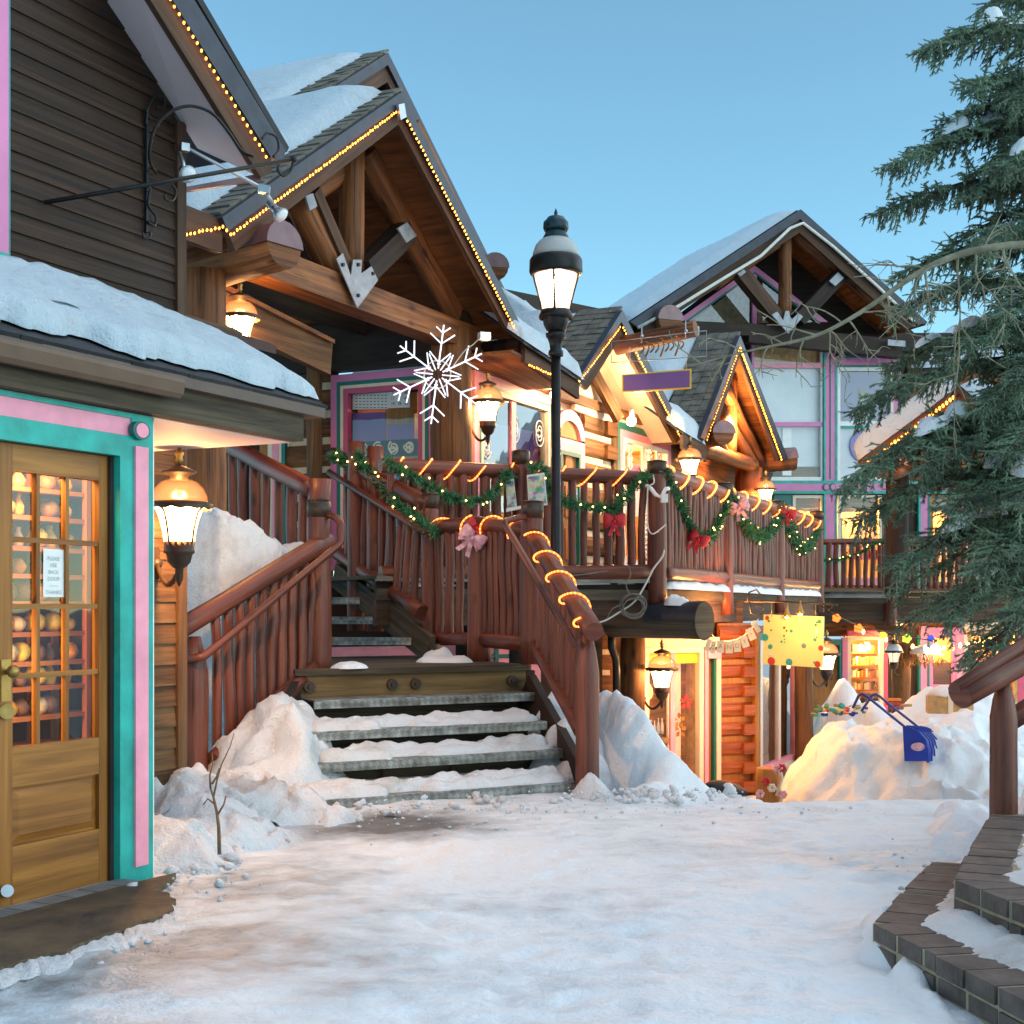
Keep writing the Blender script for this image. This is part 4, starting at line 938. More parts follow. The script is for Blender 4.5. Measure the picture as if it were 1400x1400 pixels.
mb = MB(); mb.rect(PC, sc(PC, 640), sc(PC, 1010), zpc(650, 507), zpc(650, 492), .05, .15); mb.build('wall_plate', M['timber'], lodge)
mb = MB(); mb.rect(PC, sc(PC, 640), sc(PC, 1010), DKZ-.3, DKZ+.1, -.01, .2); mb.build('base_board', M['cream'], lodge)
mb = MB(); mb.rect(PC, sc(PC, 640), sc(PC, 1010), zpc(650, 492), zpc(650, 470), -.1, .1); mb.rect(PC, sc(PC, 757), sc(PC, 842), zpc(757, 558), zpc(650, 480), -.12, .05); mb.build('upper_wall', M['stucco'], lodge)
# ---- gable truss ------------------------------------------------------------------------------------
zt0, zt1 = 4.17, 4.45
tieA = PC.at(325, 372); tieB = PC.at(614, 480)
mb = MB(); mb.prism([PC.pt(PC.s_(325), 4.17, .16), PC.pt(PC.s_(322), 4.44, .16), PC.pt(PC.s_(640), 4.44, .16), PC.pt(PC.s_(640), 4.17, .16)], -PC.n*.26, g=PC.d); mb.build('tie_beam', M['timber'], lodge)
mb = MB(); mb.log(PC.at(481, 372, .02), PC.at(481, 205, .02), .125, n=14, wob=.02); mb.build('king_post', M['timber'], lodge)
def strut(u0, v0, u1, v1, w, o, mt='timber', th=.2, rnd_=False, name='strut'):
    a = PC.at(u0, v0, o); b = PC.at(u1, v1, o); mb = MB()
    if rnd_: mb.log(a, b, w/2, n=14, wob=.03)
    else: mb.beam(a, b, th, w, side=PC.n)
    return mb.build(name, M[mt], lodge)
strut(402, 262, 462, 390, .26, .02, rnd_=True); strut(424, 262, 476, 382, .13, .10, 'fascia', .16)  # darker second beam colours in the unlit right face of the round strut
strut(553, 318, 497, 372, .21, .10, 'timber_dk', .2)
strut(497, 205, 632, 455, .27, -.02, rnd_=True, name='rafter'); strut(560, 170, 668, 395, .12, -.1, 'timber', .2, name='rafter')
strut(395, 280, 500, 210, .25, -.10, rnd_=True, name='rafter')
mb = MB(); v = [(460, 354), (469, 346), (480, 378), (483, 355), (495, 355), (494, 374), (508, 364), (517, 383), (489, 421)]
mb.poly(PC, v, .215, .012); pl_ = mb.build('gusset_plate', M['steel'], lodge)
for u, v in ((468, 362), (489, 362), (509, 374), (489, 404)):
    mb = MB(); p = PC.at(u, v, .215); mb.tube([p, p+PC.n*.02], .018, 8); mb.build('bolt', M['black'], pl_)
for v in ([(418, 268), (428, 264), (434, 282), (424, 288)], [(544, 312), (557, 304), (570, 322), (556, 332)]):
    mb = MB(); mb.poly(PC, v, .215, .02); mb.build('strap_plate', M['steel'], lodge)
# gable wall behind the truss
PG = PC.shift(-1.1)
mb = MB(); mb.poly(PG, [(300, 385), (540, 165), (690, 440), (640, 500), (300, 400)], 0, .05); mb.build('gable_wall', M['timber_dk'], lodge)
# rake fascias on plane PF
def gable_front(pl, L_, A_, R_, Lt, At, Rt, parent, trim='driplead', board='fascia', o=0.0):
    """two rakes: L_, A_, R_ = outer line pixels (eave, apex, eave); Lt.. = inner line pixels"""
    mid = lambda p, q, f: (p[0]+(q[0]-p[0])*f, p[1]+(q[1]-p[1])*f)
    Lm, Am, Rm = mid(L_, Lt, .42), mid(A_, At, .42), mid(R_, Rt, .42)
    mb = MB(); mb.poly(pl, [L_, A_, Am, Lm], o+.05, .08); mb.poly(pl, [A_, R_, Rm, Am], o+.05, .08); mb.build('rake_trim', M[trim], parent)
    mb = MB(); mb.poly(pl, [Lm, Am, At, Lt], o, .05); mb.poly(pl, [Am, Rm, Rt, At], o, .05); mb.build('rake_board', M[board], parent)
    return Lm, Am, Rm
gL, gA, gR = (304, 297), (549, 126), (716, 452); iL, iA, iR = (322, 343), (545, 170), (699, 461)
Lm, Am, Rm = gable_front(PF, gL, gA, gR, iL, iA, iR, lodge)
# roof slabs from the rake back along BV
def roof_pair(pl, L_, A_, R_, depth, parent, o=0.0, mat='slate', under='plank', th=.07, us=None, skip=''):
    a, c_, b = pl.at(*L_, o), pl.at(*A_, o), pl.at(*R_, o); B_ = -pl.n*depth
    for nm, p, q in (('L', a, c_), ('R', c_, b)):
        if nm in skip: continue
        n = (q-p).cross(B_).normalized(); n = n if n.z > 0 else -n
        mb = MB(); mb.prism([p-n*.03, q-n*.03, q-n*.03+B_, p-n*.03+B_], n*.03); mb.build('roof', M[mat], parent)
        mb = MB(); mb.prism([p-n*(.03+th), q-n*(.03+th), q-n*(.03+th)+B_, p-n*(.03+th)+B_], n*(th-.003), g=B_); mb.build('roof_deck', M[under], parent)
    return a, c_, b
a, c_, b = roof_pair(PF, gL, gA, gR, 5.5, lodge)
GA, GC, GB = a, c_, b
up_ = BV
mb = MB(); shingle_edge(mb, a+UP*.01, c_+UP*.01, BV, 24, .42, .02, 1); mb.build('rake_shingle', M['shingle'], lodge)
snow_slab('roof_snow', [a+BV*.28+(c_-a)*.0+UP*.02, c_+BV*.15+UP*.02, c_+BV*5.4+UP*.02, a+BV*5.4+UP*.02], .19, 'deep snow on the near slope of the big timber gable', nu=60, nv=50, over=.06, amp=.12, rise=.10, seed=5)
# eave return on the left
Pq = PF.at(304, 297); mb = MB(); q0 = PF.at(304, 300); q1 = PF.at(304, 346); q2 = q0+BV*.0-AV*.9; q3 = q1-AV*.9
mb.prism([q0, q1, q1-AV*.8-BV*.0, q0-AV*.8], BV*.06); mb.build('eave_fascia', M['fascia'], lodge)
light_string('rake_lights', [PF.at(252, 319, .07), PF.at(305, 309, .07)]+[PF.at(*p, .07) for p in ((Lm[0]+5, Lm[1]+3), (Am[0]-1, Am[1]+4))], 'amber string lights along the eave and left rake of the big timber gable', 'amber light strings along the eaves', .05, .011)
light_string('rake_lights', [PF.at(Am[0]+2, Am[1]+4, .07), PF.at(Rm[0]-1, Rm[1], .07)], 'amber string lights down the right rake of the big timber gable', 'amber light strings along the eaves', .05, .011)
mb = MB(); mb.poly(PF, [(545, 143), (553, 141), (556, 160), (548, 164)], .09, .03); mb.build('apex_clip', M['galv'], lodge)
# capped log ends
def capped_log(a, b, r, parent, mat='timber', cap=True, n=16, caplen=.45):
    mb = MB(); mb.log(a, b, r, n=n, wob=.03); lg = mb.build('log_end', M[mat], parent)
    if cap:
        a = Vector(a); b = Vector(b); d = (b-a).normalized(); x = d.cross(UP).normalized(); y = x.cross(d); y = y if y.z > 0 else -y; mb = MB()
        for q0, q1, R in ((b-d*caplen, b+d*.012, r*1.08),):
            pts = []
            for i in range(2):
                for k in range(11): an = PI*k/10; pts.append((q0, q1)[i]+x*math.cos(an)*R+y*(math.sin(an)*R))
            mb.grid(pts, 11, 2)
            i0 = mb.add([q1+x*math.cos(PI*k/10)*R+y*math.sin(PI*k/10)*R for k in range(11)]); mb.face([i0+k for k in range(11)])
        mb.build('cap', M['capmetal'], lg)
    return lg
capped_log(PC.at(262, 372, -.3), PC.at(389, 336, .78), .185, lodge)
mb = MB(); mb.log(PC.at(276, 370, .1)-UP*2.9, PC.at(276, 372, .1), .2, .19, n=16, wob=.02); mb.build('porch_post', M['timber'], lodge)
capped_log(PC.at(655, 488, -.3), PC.at(724, 478, .55), .17, lodge)
# lower awning over the side entry
mb = MB(); mb.prism([PC.at(300, 395, -.25), PC.at(455, 470, -.25), PC.at(452, 512, -.25), PC.at(300, 440, -.25)], BV*.08, g=PC.d); mb.build('entry_beam', M['siding2'], lodge)
mb = MB(); a = PC.at(296, 388, -.2); b = PC.at(458, 470, -.2); mb.prism([a, b, b+BV*1.6+UP*.5, a+BV*1.6+UP*.5], UP*.04, g=PC.d); mb.build('entry_roof', M['timber'], lodge)
lantern('lantern', PC.at(328, 432, -.05), 'lit amber lantern hanging under the capped log of the big gable', 1.0, 'hang', None, energy=60)
# eave at the right of the gable
mb = MB(); a = PC.at(718, 470, .75); b = PC.at(792, 522, .75)
mb.prism([a, b, b-UP*.20, a-UP*.20], -PC.n*.05, g=PC.d); mb.build('eave_fascia', M['fascia'], lodge)
mb = MB(); mb.prism([PC.at(700, 482, .72), PC.at(793, 528, .72), PC.at(793, 528, .72)+BV*.75, PC.at(700, 482, .72)+BV*.75], UP*.03, g=PC.d); mb.build('eave_soffit', M['timber'], lodge)
sl_ = BV*3.2+UP*2.3; e0 = PC.at(716, 470, .8); e1 = PC.at(800, 525, .8)
mb = MB(); mb.prism([e0, e1, e1+sl_, e0+sl_], UP*.03); mb.build('roof', M['slate'], lodge)
snow_slab('roof_snow', [e0+UP*.04, e1+UP*.04, e1+sl_+UP*.04, e0+sl_+UP*.04], .15, 'snow on the long roof between the timber gable and the peach dormer', nu=50, nv=30, over=.05, amp=.2, rise=.1, seed=9)
e0 = PC.at(934, 594, .8); e1 = PC.at(966, 613, .8)
mb = MB(); mb.prism([e0, e1, e1+sl_, e0+sl_], UP*.03); mb.build('roof', M['slate'], lodge); mb = MB(); mb.prism([e0, e1, e1-UP*.2, e0-UP*.2], -PC.n*.05, g=PC.d); mb.build('eave_fascia', M['fascia'], lodge)
snow_slab('roof_snow', [e0+UP*.04, e1+UP*.04, e1+sl_+UP*.04, e0+sl_+UP*.04], .22, 'snow in the short valley between the peach dormer and the narrow porch gable', nu=30, nv=24, over=.05, amp=.2, rise=.15, seed=10)
mb = MB(); mb.rect(PB, sc(PB, 200), sc(PB, 640), -1.1, DKZ-.05, -.02, .1); mb.build('foundation', M['timber_dk'], lodge)
# --- second gable behind
PH = Plane(DA, -9.6)
hL, hA, hR = (330, 200), (531, 72), (690, 395)
Lm2, Am2, Rm2 = gable_front(PH, hL, hA, hR, (340, 232), (530, 112), (678, 408), lodge)
a, c_, b = roof_pair(PH, hL, hA, hR, 6, lodge)
mb = MB(); shingle_edge(mb, a+UP*.01, c_+UP*.01, BV, 24, .6, .025, 7); mb.build('rake_shingle', M['shingle'], lodge)
snow_slab('roof_snow', [a+BV*.65+UP*.02, c_+BV*.3+UP*.02, c_+BV*5.9+UP*.02, a+BV*5.9+UP*.02], .16, 'snow on the higher gable roof behind the timber gable', nu=50, nv=50, over=.05, amp=.12, rise=.1, seed=6)
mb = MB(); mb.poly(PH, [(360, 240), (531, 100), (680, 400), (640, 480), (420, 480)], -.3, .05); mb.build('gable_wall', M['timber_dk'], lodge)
capped_log(PH.at(660, 372, -.4), PH.at(677, 365, .35), .2, lodge)
mb = MB(); mb.prism([PH.at(690, 395, -1), PH.at(730, 480, -1), PH.at(930, 560, -1), PH.at(860, 430, -1)], BV*.1); mb.build('back_wall', M['timber_dk'], lodge)
# ---- peach dormer with the hanging signs
PD = PC.shift(.55)
dL, dA, dR = (790, 520), (851, 424), (938, 596)
kL, kA, kR = (803, 533), (848, 462), (924, 606)
dm = gable_front(PD, dL, dA, dR, kL, kA, kR, lodge, o=0.0)
a, c_, b = roof_pair(PD, dL, dA, dR, 3.5, lodge, under='stucco')
mb = MB(); shingle_edge(mb, a+UP*.01, c_+UP*.01, BV, 13, .62, .025, 3); mb.build('rake_shingle', M['shingle'], lodge)
snow_slab('roof_snow', [a+BV*.66+UP*.02, c_+BV*.66+UP*.02, c_+BV*3.4+UP*.02, a+BV*3.4+UP*.02], .2, 'snow on the peach dormer behind its shingle edge', nu=30, nv=30, amp=.2, seed=11)
PDw = PC.shift(.0)
mb = MB(); mb.poly(PDw, [(785, 560), (795, 520), (851, 440), (925, 600), (912, 608)], .0, .05); mb.build('gable_wall', M['stucco'], lodge)
mb = MB(); a = PDw.at(806, 500, .02); b = PDw.at(846, 574, .25); mb.beam(a, b, .1, .14); mb.build('brace', M['siding2'], lodge)
light_string('rake_lights', [PD.at(766, 517, .1), PD.at(789, 521, .1), PD.at(793, 520, .07), PD.at(849, 445, .07)], 'amber string lights up the left rake of the peach dormer', 'amber light strings along the eaves', .06, .010)
light_string('rake_lights', [PD.at(851, 445, .07), PD.at(930, 596, .07), PD.at(955, 607, .07), PD.at(965, 596, .07)], 'amber string lights down the right rake of the peach dormer', 'amber light strings along the eaves', .06, .012)
light_string('eave_lights', [PC.at(722, 497, .8), PC.at(740, 505, .8), PC.at(766, 517, .8)], 'amber string lights on the short eave behind the street lamp', 'amber light strings along the eaves', .06, .011)
# bare globe under the dormer
gp = PC.at(863, 576, .45); t = thing('globe_lamp', gp, 'bare glowing globe bulb under the peach dormer', 'lamp'); mb = MB(); mb.ball(gp, .065, 12, 8); mb.build('globe', M['globe'], t); mb = MB(); mb.tube([gp+UP*.05, gp+UP*.14, PC.at(868, 572, .1)], .03, 8); mb.build('socket', M['white'], t); point('globe_light', gp-PC.n*-.12, 22, (1, .66, .32), .07)
gp = PC.at(757, 540, .2); t = thing('globe_lamp', gp, 'glowing globe bulb beside the street lamp post, at the window head', 'lamp'); mb = MB(); mb.ball(gp, .05, 12, 8); mb.build('globe', M['globe'], t); mb = MB(); mb.tube([gp, PC.at(757, 532, .02)], .03, 8); mb.build('socket', M['white'], t); point('globe_light', gp+PC.n*.12, 4, (1, .66, .32), .07)
# signs
bm = thing('sign_beam', PD.at(850, 470), 'short log beam holding the clear acrylic sign, poking from the dormer', 'beam')
ba, bb = PD.at(842, 474, -.1), PD.at(951, 449, 1.0)
mb = MB(); mb.log(ba, bb, .12, .11, n=12, wob=.04); mb.build('log', M['timber'], bm)
acr = thing('acrylic_sign', PD.at(900, 475, .5), 'clear acrylic sign with faded yellow script hanging from the log beam', 'sign')
sp = [PD.at(836, 467, .05), PD.at(966, 452, 1.2), PD.at(966, 487, 1.2), PD.at(836, 496, .05)]
mb = MB(); nn = (sp[1]-sp[0]).cross(sp[3]-sp[0]).normalized(); mb.prism(sp, nn*.015); mb.build('sheet', M['acrylic'], acr)
mb = MB()
for i in range(4): mb.tube([sp[i], sp[(i+1) % 4]], .006, 4)
mb.build('sheet_edge', M['steel'], acr)
mb = MB(); ex = (sp[1]-sp[0]).normalized(); n0 = -nn if nn.y > 0 else nn
LX = (sp[1]-sp[0]).length
for k in range(9):
    x0_ = LX*(.30+.052*k); h_ = (.05, .10, .05, .06, .12, .06, .05, .13, .05)[k]; pts = []
    for i in range(11):
        q = i/10; pts.append(sp[0].lerp(sp[3], .52)+ex*(x0_+.045*math.sin(q*2*PI)*(1-.4*q)+.05*q)+UP*(h_*math.cos(q*1.5*PI)-.01)+Vector((0, -.02, 0)))
    mb.tube(pts, .009, 4)
mb.build('script', M['ochre'], acr)
for f in (.32, .78):
    mb = MB(); p = sp[0].lerp(sp[1], f); mb.tube([p+UP*.16, p-UP*.06], .008, 6); mb.ball(p+UP*.02+Vector((0, -.03, 0)), .025, 8, 6); mb.build('hanger', M['galv'], acr)
ps = thing('hanging_sign', PD.at(898, 520, .5), 'blank purple hanging sign with a yellow edge below the acrylic sheet', 'sign')
qp = [PD.at(850, 512, .2), PD.at(945, 504, 1.05), PD.at(945, 531, 1.05), PD.at(850, 537, .2)]
mb = MB(); nn = (qp[1]-qp[0]).cross(qp[3]-qp[0]).normalized(); mb.prism(qp, nn*.03); mb.build('edge', M['yellow'], ps)
fr = -nn if nn.y > 0 else nn; cen = sum(qp, Vector())/4; mb = MB(); mb.prism([cen+(p-cen)*Vector((1,)*3).x*.955*1.0+(UP*(cen.z-p.z)*.10)+fr*(.006 if fr.dot(nn) < 0 else .036) for p in qp], fr*.002); mb.build('face', M['purple'], ps)
mb = MB()
for f, o in ((.12, 0), (.93, 1)): p = qp[0].lerp(qp[1], f); mb.tube([p, p+UP*.34], .004, 4)
mb.build('wire', M['wcable'], ps)
# ---- porch gable 3
P3 = PC.shift(.8)
tL, tA, tR = (958, 598), (1012, 458), (1078, 628)
ul, ua, ur = (972, 608), (1011, 488), (1062, 630)
gm3 = gable_front(P3, tL, tA, tR, ul, ua, ur, lodge)
a, c_, b = roof_pair(P3, tL, tA, tR, 4.5, lodge)
mb = MB(); shingle_edge(mb, a+UP*.01, c_+UP*.01, BV, 18, .7, .028, 4); mb.build('rake_shingle', M['shingle'], lodge)
snow_slab('roof_snow', [a+BV*.72+UP*.02, c_+BV*.72+UP*.02, c_+BV*4.4+UP*.02, a+BV*4.4+UP*.02], .3, 'snow on the narrow porch gable beyond the purple sign', nu=30, nv=36, amp=.15, seed=12)
light_string('rake_lights', [P3.at(gm3[0][0]+2, gm3[0][1], .07), P3.at(gm3[1][0], gm3[1][1]+3, .07)], 'amber string lights up the left rake of the narrow porch gable', 'amber light strings along the eaves', .07, .011)
light_string('rake_lights', [P3.at(gm3[1][0], gm3[1][1]+3, .07), P3.at(gm3[2][0]-2, gm3[2][1], .07)], 'amber string lights down the right rake of the narrow porch gable', 'amber light strings along the eaves', .07, .016)
P3t = PC.shift(.45)
for u0, v0, u1, v1, w_, nm in ((955, 613, 1025, 634, .26, 'tie_beam'), (1000, 505, 1000, 625, .2, 'king_post'), (985, 560, 1030, 636, .22, 'strut'), (990, 530, 1040, 632, .2, 'rafter'), (1008, 490, 1064, 632, .2, 'rafter'), (972, 590, 990, 620, .2, 'strut')):
    mb = MB(); mb.log(P3t.at(u0, v0), P3t.at(u1, v1), w_/2, n=10); mb.build(nm, M['timber'], lodge)
mb = MB(); mb.poly(PC, [(940, 640), (965, 600), (1012, 490), (1060, 640)], -.6, .05); mb.build('gable_wall', M['timber_dk'], lodge)
mb = MB(); mb.poly(PC, [(918, 690), (918, 610), (1060, 640), (1040, 690)], -.35, .05); mb.build('porch_wall', M['timber_dk'], lodge)
capped_log(P3t.at(930, 604, -.5), P3t.at(990, 592, .55), .18, lodge)
capped_log(P3t.at(1020, 632, -.3), P3t.at(1086, 628, .45), .2, lodge)
mb = MB(); mb.log(P3t.at(1024, 640, -.1), P3t.at(1022, 725, -.1), .24, .22, n=14); mb.build('porch_post', M['logs_warm'], lodge)
point('porch_light', P3t.at(1010, 585, .2), 40, (1, .45, .14), .1)
lantern('lantern', P3t.at(943, 627, .35), 'lit amber lantern hanging beneath the narrow porch gable', 1.15, 'hang', None, energy=22)
lantern('lantern', P3t.at(1047, 668, .3), 'lit amber lantern hanging past the porch post, before the pink band', 1.05, 'hang', None, energy=20)
lantern('lantern', PC.at(667, 548, .32), 'lit amber lantern bracketed to the log corner post by the windows', 1.1, 'bracket', PC.at(642, 580, .05), energy=26)
# icicle-free junction box and wire to the snowflake
# ================================================================ stairs, landing, deck and the log railings
Dv = Vector((.875, .485, 0)).normalized(); Ev = Vector((-.485, .875, 0)).normalized()
LZ = .86
st = thing('staircase', G(600, 1080, 0), 'open staircase of diamond plate treads under snow, rising to a plank landing', 'staircase')
TR = [((413, 790, 1069), .05), ((432, 771, 1024), .245), ((421, 748, 986), .44), ((450, 732, 947), .635)]
tread_pts = []
for (uL, uR, vR), z in TR:
    R_ = G(uR, vR, z); k = (uL-U0)/F
    tt = (R_.x-k*R_.y)/(Dv.x-k*Dv.y); L_ = R_-Dv*tt; L_ = L_-Dv*.12
    tread_pts.append((L_, R_))
    mb = MB(); w_ = Ev*.30
    mb.prism([L_, R_, R_+w_, L_+w_], -UP*.012, g=Dv); mb.prism([L_-UP*.0125, R_-UP*.0125, R_-UP*.0125+Ev*.025, L_-UP*.0125+Ev*.025], -UP*.055, g=Dv); mb.build('tread', M['grate'], st)
    mb = MB(); mb.prism([L_+Ev*.31-UP*.01, R_+Ev*.31-UP*.01, R_+Ev*.34-UP*.01, L_+Ev*.34-UP*.01], -UP*.17, g=Dv); mb.build('riser', M['grey_timber'], st)
for e in (0, 1):
    a = tread_pts[0 if e else 2][e]; b = tread_pts[3][e]; o = Dv*(.05 if e else -.05); mb = MB(); q = [a+o-Ev*.12-UP*.1, a+o+UP*.06, b+o+Ev*.2+UP*.14, b+o+Ev*.4-UP*.1, b+o+Ev*.4-UP*.4]; mb.prism(q, Dv*(.07 if e else -.07), g=b-a); mb.build('stringer', M['timber_dk'], st)
for f in (.35, .62):
    mb = MB(); p = tread_pts[1][0].lerp(tread_pts[1][1], f)+Ev*.28; mb.tube([p-UP*.23, p], .015, 6); mb.build('strut', M['fascia'], st)
# landing
PR2 = P(728, 905, 11.9); PR2.z = LZ; PLt = P(436, 925, 11.2); PLt.z = LZ
fl = tread_pts[3][0]+Ev*.32; frp = tread_pts[3][1]+Ev*.32; fl.z = frp.z = LZ; fl = fl-Dv*.05; frp = frp+Dv*.1
mb = MB(); nb = 10
for k in range(nb):
    o0 = Ev*(.24*k-.03); mb.prism([fl+o0, frp+o0, frp+o0+Ev*.232, fl+o0+Ev*.232], -UP*.05, g=Dv)
mb.build('landing', M['grey_timber'], st)
mb = MB(); mb.prism([fl-UP*.054+Ev*.01, frp-UP*.054+Ev*.01, frp-UP*.054+Ev*.1, fl-UP*.054+Ev*.1], -UP*.175, g=Dv); bmm = mb.build('front_beam', M['beam'], st)
for f in (.06, .40, .50, .93):
    mb = MB(); p = fl.lerp(frp, f)-UP*.14; mb.tube([p+Ev*.02, p-Ev*.02], .045, 16); mb.tube([p-Ev*.02, p-Ev*.035], .018, 6); mb.build('bolt', M['bronze'], bmm)
mb = MB(); mb.prism([fl-Dv*.02-UP*.055, fl-Dv*.02-UP*.055+Ev*2.3, fl-Dv*.02-UP*.3+Ev*2.3, fl-Dv*.02-UP*.3], Dv*.08, g=Ev); mb.prism([frp-UP*.055, frp-UP*.055+Ev*2.3, frp-UP*.3+Ev*2.3, frp-UP*.3], Dv*.08, g=Ev); mb.build('side_beam', M['timber_dk'], st)
for f, k in ((0, .1), (1, .1), (0, 2.2), (1, 2.2)):
    mb = MB(); p = (fl if f == 0 else frp)+Ev*k+Dv*(.05 if f == 0 else -.05); mb.beam(p-UP*.06, p-UP*1.8, .12, .12); mb.build('leg', M['timber_dk'], st)
# upper flight
us = thing('staircase', P(560, 890, 13.4), 'upper flight of open steel treads climbing from the landing to the deck', 'staircase')
UF = [((450, 571), 1.055, 13.25), ((450, 531), 1.25, 13.7), ((450, 492), 1.445, 14.15)]
for (u0, u1), z, Y in UF:
    R_ = P(u1, 828, Y); R_.z = z; L_ = R_+Vector((-1.35, -.05, 0)); w_ = Vector((-.1, .29, 0)); mb = MB()
    mb.prism([L_, R_, R_+w_, L_+w_], -UP*.03, g=R_-L_); mb.prism([L_-UP*.031, R_-UP*.031, R_+Vector((0, .03, -.031)), L_+Vector((0, .03, -.031))], -UP*.04); mb.build('tread', M['grate'], us)
for o in (0.04, -1.38):
    a = P(583, 828, 13.0); a.z = LZ+.03; b = P(455, 828, 14.7); b.z = 1.62; a.x += o; b.x += o; mb = MB(); mb.beam(a+UP*.06, b+UP*.06, .07, .26); mb.build('stringer', M['grey_timber'], us)
# ---- railings ---------------------------------------------------------------------------------------------
def post(t, base, ztop, r, cap=True, shape='flat', name='post'):
    base = Vector(base); top = Vector((base.x, base.y, ztop)); mb = MB()
    if shape == 'neck':
        H_ = ztop-base.z; n = 9; path = [base.lerp(top, i/n) for i in range(n+1)]; rs = [r*(1+.05*nz(i*.8, base.x*9)) for i in range(n+1)]; rs[-1] = r*.45; rs[-2] = r*.78; mb.tube(path, rs, 16)
    else: mb.log(base, top, r*1.04, r*.96, n=16, wob=.03)
    o = mb.build(name, M['rail'], t)
    if cap:
        mb = MB(); mb.tube([top-UP*.13, top+UP*.006], r*1.0, 16); mb.lathe(top, [(r*1.03, .006), (r*.9, .014), (.01, .03)], 16); mb.build('cap', M['bronze'], o)
    return o
def bar(t, a, b, r, name='handrail', wob=.03, n=14, ends=None):
    mb = MB(); mb.log(a, b, r, n=n, wob=wob, taper=ends); return mb.build(name, M['rail'], t)
def balusters(t, t0, t1, b0, b1, n, r, f0=0, f1=1, sd=0, skip=()):
    for i in range(n):
        if i in skip: continue
        f = f0+(f1-f0)*(i+.5)/n; a = Vector(b0).lerp(Vector(b1), f); c = Vector(t0).lerp(Vector(t1), f); mb = MB(); k = 6; rr = r*(.85+.3*hsh(i, sd))
        s1 = hsh(i, sd, 2)*50; path = []; rs = []
        for q in range(k+1):
            g = q/k; path.append(a.lerp(c, g)+Vector((nz(g*2.2, s1), nz(g*2.2, s1+9), 0))*rr*.5); rs.append(rr*(1+.14*nz(g*4, s1+20)))
        rs[0] *= .6; path.insert(1, path[0].lerp(path[1], .35)); rs.insert(1, rr); rs[-1] *= .62; path.insert(-1, path[-1].lerp(path[-2], .35)); rs.insert(-1, rr)
        mb.tube(path, rs, 9); mb.build('baluster', M['rail'], t)
RG = 'red brown log railings'
# 1 left of the lower flight
A = P(265, 1085, 9.95); A.z = -.05; B = Vector(PLt); B.z = .70
t = thing('log_railing', A, 'log railing up the near side of the lower flight, from the leaning newel post', 'railing', RG)
post(t, A, 1.14, .105, False, 'neck'); post(t, B, 2.20, .098, True)
ha, hb = P(236, 866, 9.75), P(448, 738, 11.25); bar(t, ha, hb, .075)
bar(t, P(292, 1042, 9.95), P(432, 908, 11.2), .075, 'bottom_rail')
p0, p1 = P(278, 898, 9.8), P(462, 746, 11.0); mb = MB(); mb.tube([P(238, 903, 9.9), P(270, 899, 9.78), p0, p1, P(466, 741, 11.02), P(466, 716, 11.05), P(460, 708, 11.1), P(440, 700, 11.2)], .030, 8); mb.build('grab_rail', M['rail'], t)
balusters(t, P(262, 852, 9.9), P(440, 745, 11.25), P(268, 1060, 9.95), P(432, 908, 11.2), 10, .042, .12, .97, 1)
# 2 right of the lower flight
A = P(803, 1077, 10.3); A.z = -.08; B = Vector(PR2)
t = thing('log_railing', A, 'log railing wrapped in rope light on the far side of the lower flight', 'railing', RG)
post(t, A, 1.14, .088, False, 'neck'); post(t, B, 2.24, .098, True)
RA, RB = P(812, 864, 10.12), P(730, 735, 11.85); bar(t, RA, RB, .075)
bar(t, P(795, 1000, 10.4), P(733, 884, 11.75), .06, 'bottom_rail')
mb = MB(); mb.tube([P(786, 882, 10.2), P(690, 716, 11.6), P(692, 712, 11.7), P(712, 707, 11.8), P(728, 706, 11.9)], .028, 8); mb.build('grab_rail', M['rail'], t)
balusters(t, P(806, 862, 10.3), P(735, 748, 11.8), P(800, 1000, 10.35), P(735, 886, 11.75), 9, .045, .06, .97, 2)
rope_light('rope_light', RB+(RA-RB)*.0, RB+(RA-RB)*.93, .078, 4.1, 'orange rope light wound down the handrail to the courtyard newel', phase=.4)
# 3 back of the landing
C_ = P(655, 895, 12.5); C_.z = LZ; D_ = P(588, 885, 13.2); D_.z = LZ-.3
t = thing('log_railing', C_, 'short log railing closing the back of the landing, with dense balusters', 'railing', RG)
post(t, C_, P(655, 714, 12.5).z, .105, True); post(t, D_, P(588, 677, 13.2).z, .088, True)
la, lb, lc = P(722, 724, 11.95), P(655, 716, 12.5), P(590, 722, 13.2); bar(t, la, lb, .07); bar(t, lb, lc, .07)
ba, bb, bc = P(722, 880, 11.95), P(655, 874, 12.5), P(592, 872, 13.2); bar(t, ba, bb, .07, 'bottom_rail'); bar(t, bb, bc, .06, 'bottom_rail')
balusters(t, la, lb, ba, bb, 7, .042, .02, .93, 3); balusters(t, lb, lc, bb, bc, 3, .042, .3, .95, 4)
rope_light('rope_light', la.lerp(lb, .05), la.lerp(lb, .95), .072, 1.6, 'orange rope light on the landing rail beside the stair newel', phase=1)
rope_light('rope_light', lb.lerp(lc, .1), lb.lerp(lc, .98), .072, 1.3, 'orange rope light on the landing rail under the red and pink bow', phase=2.2)
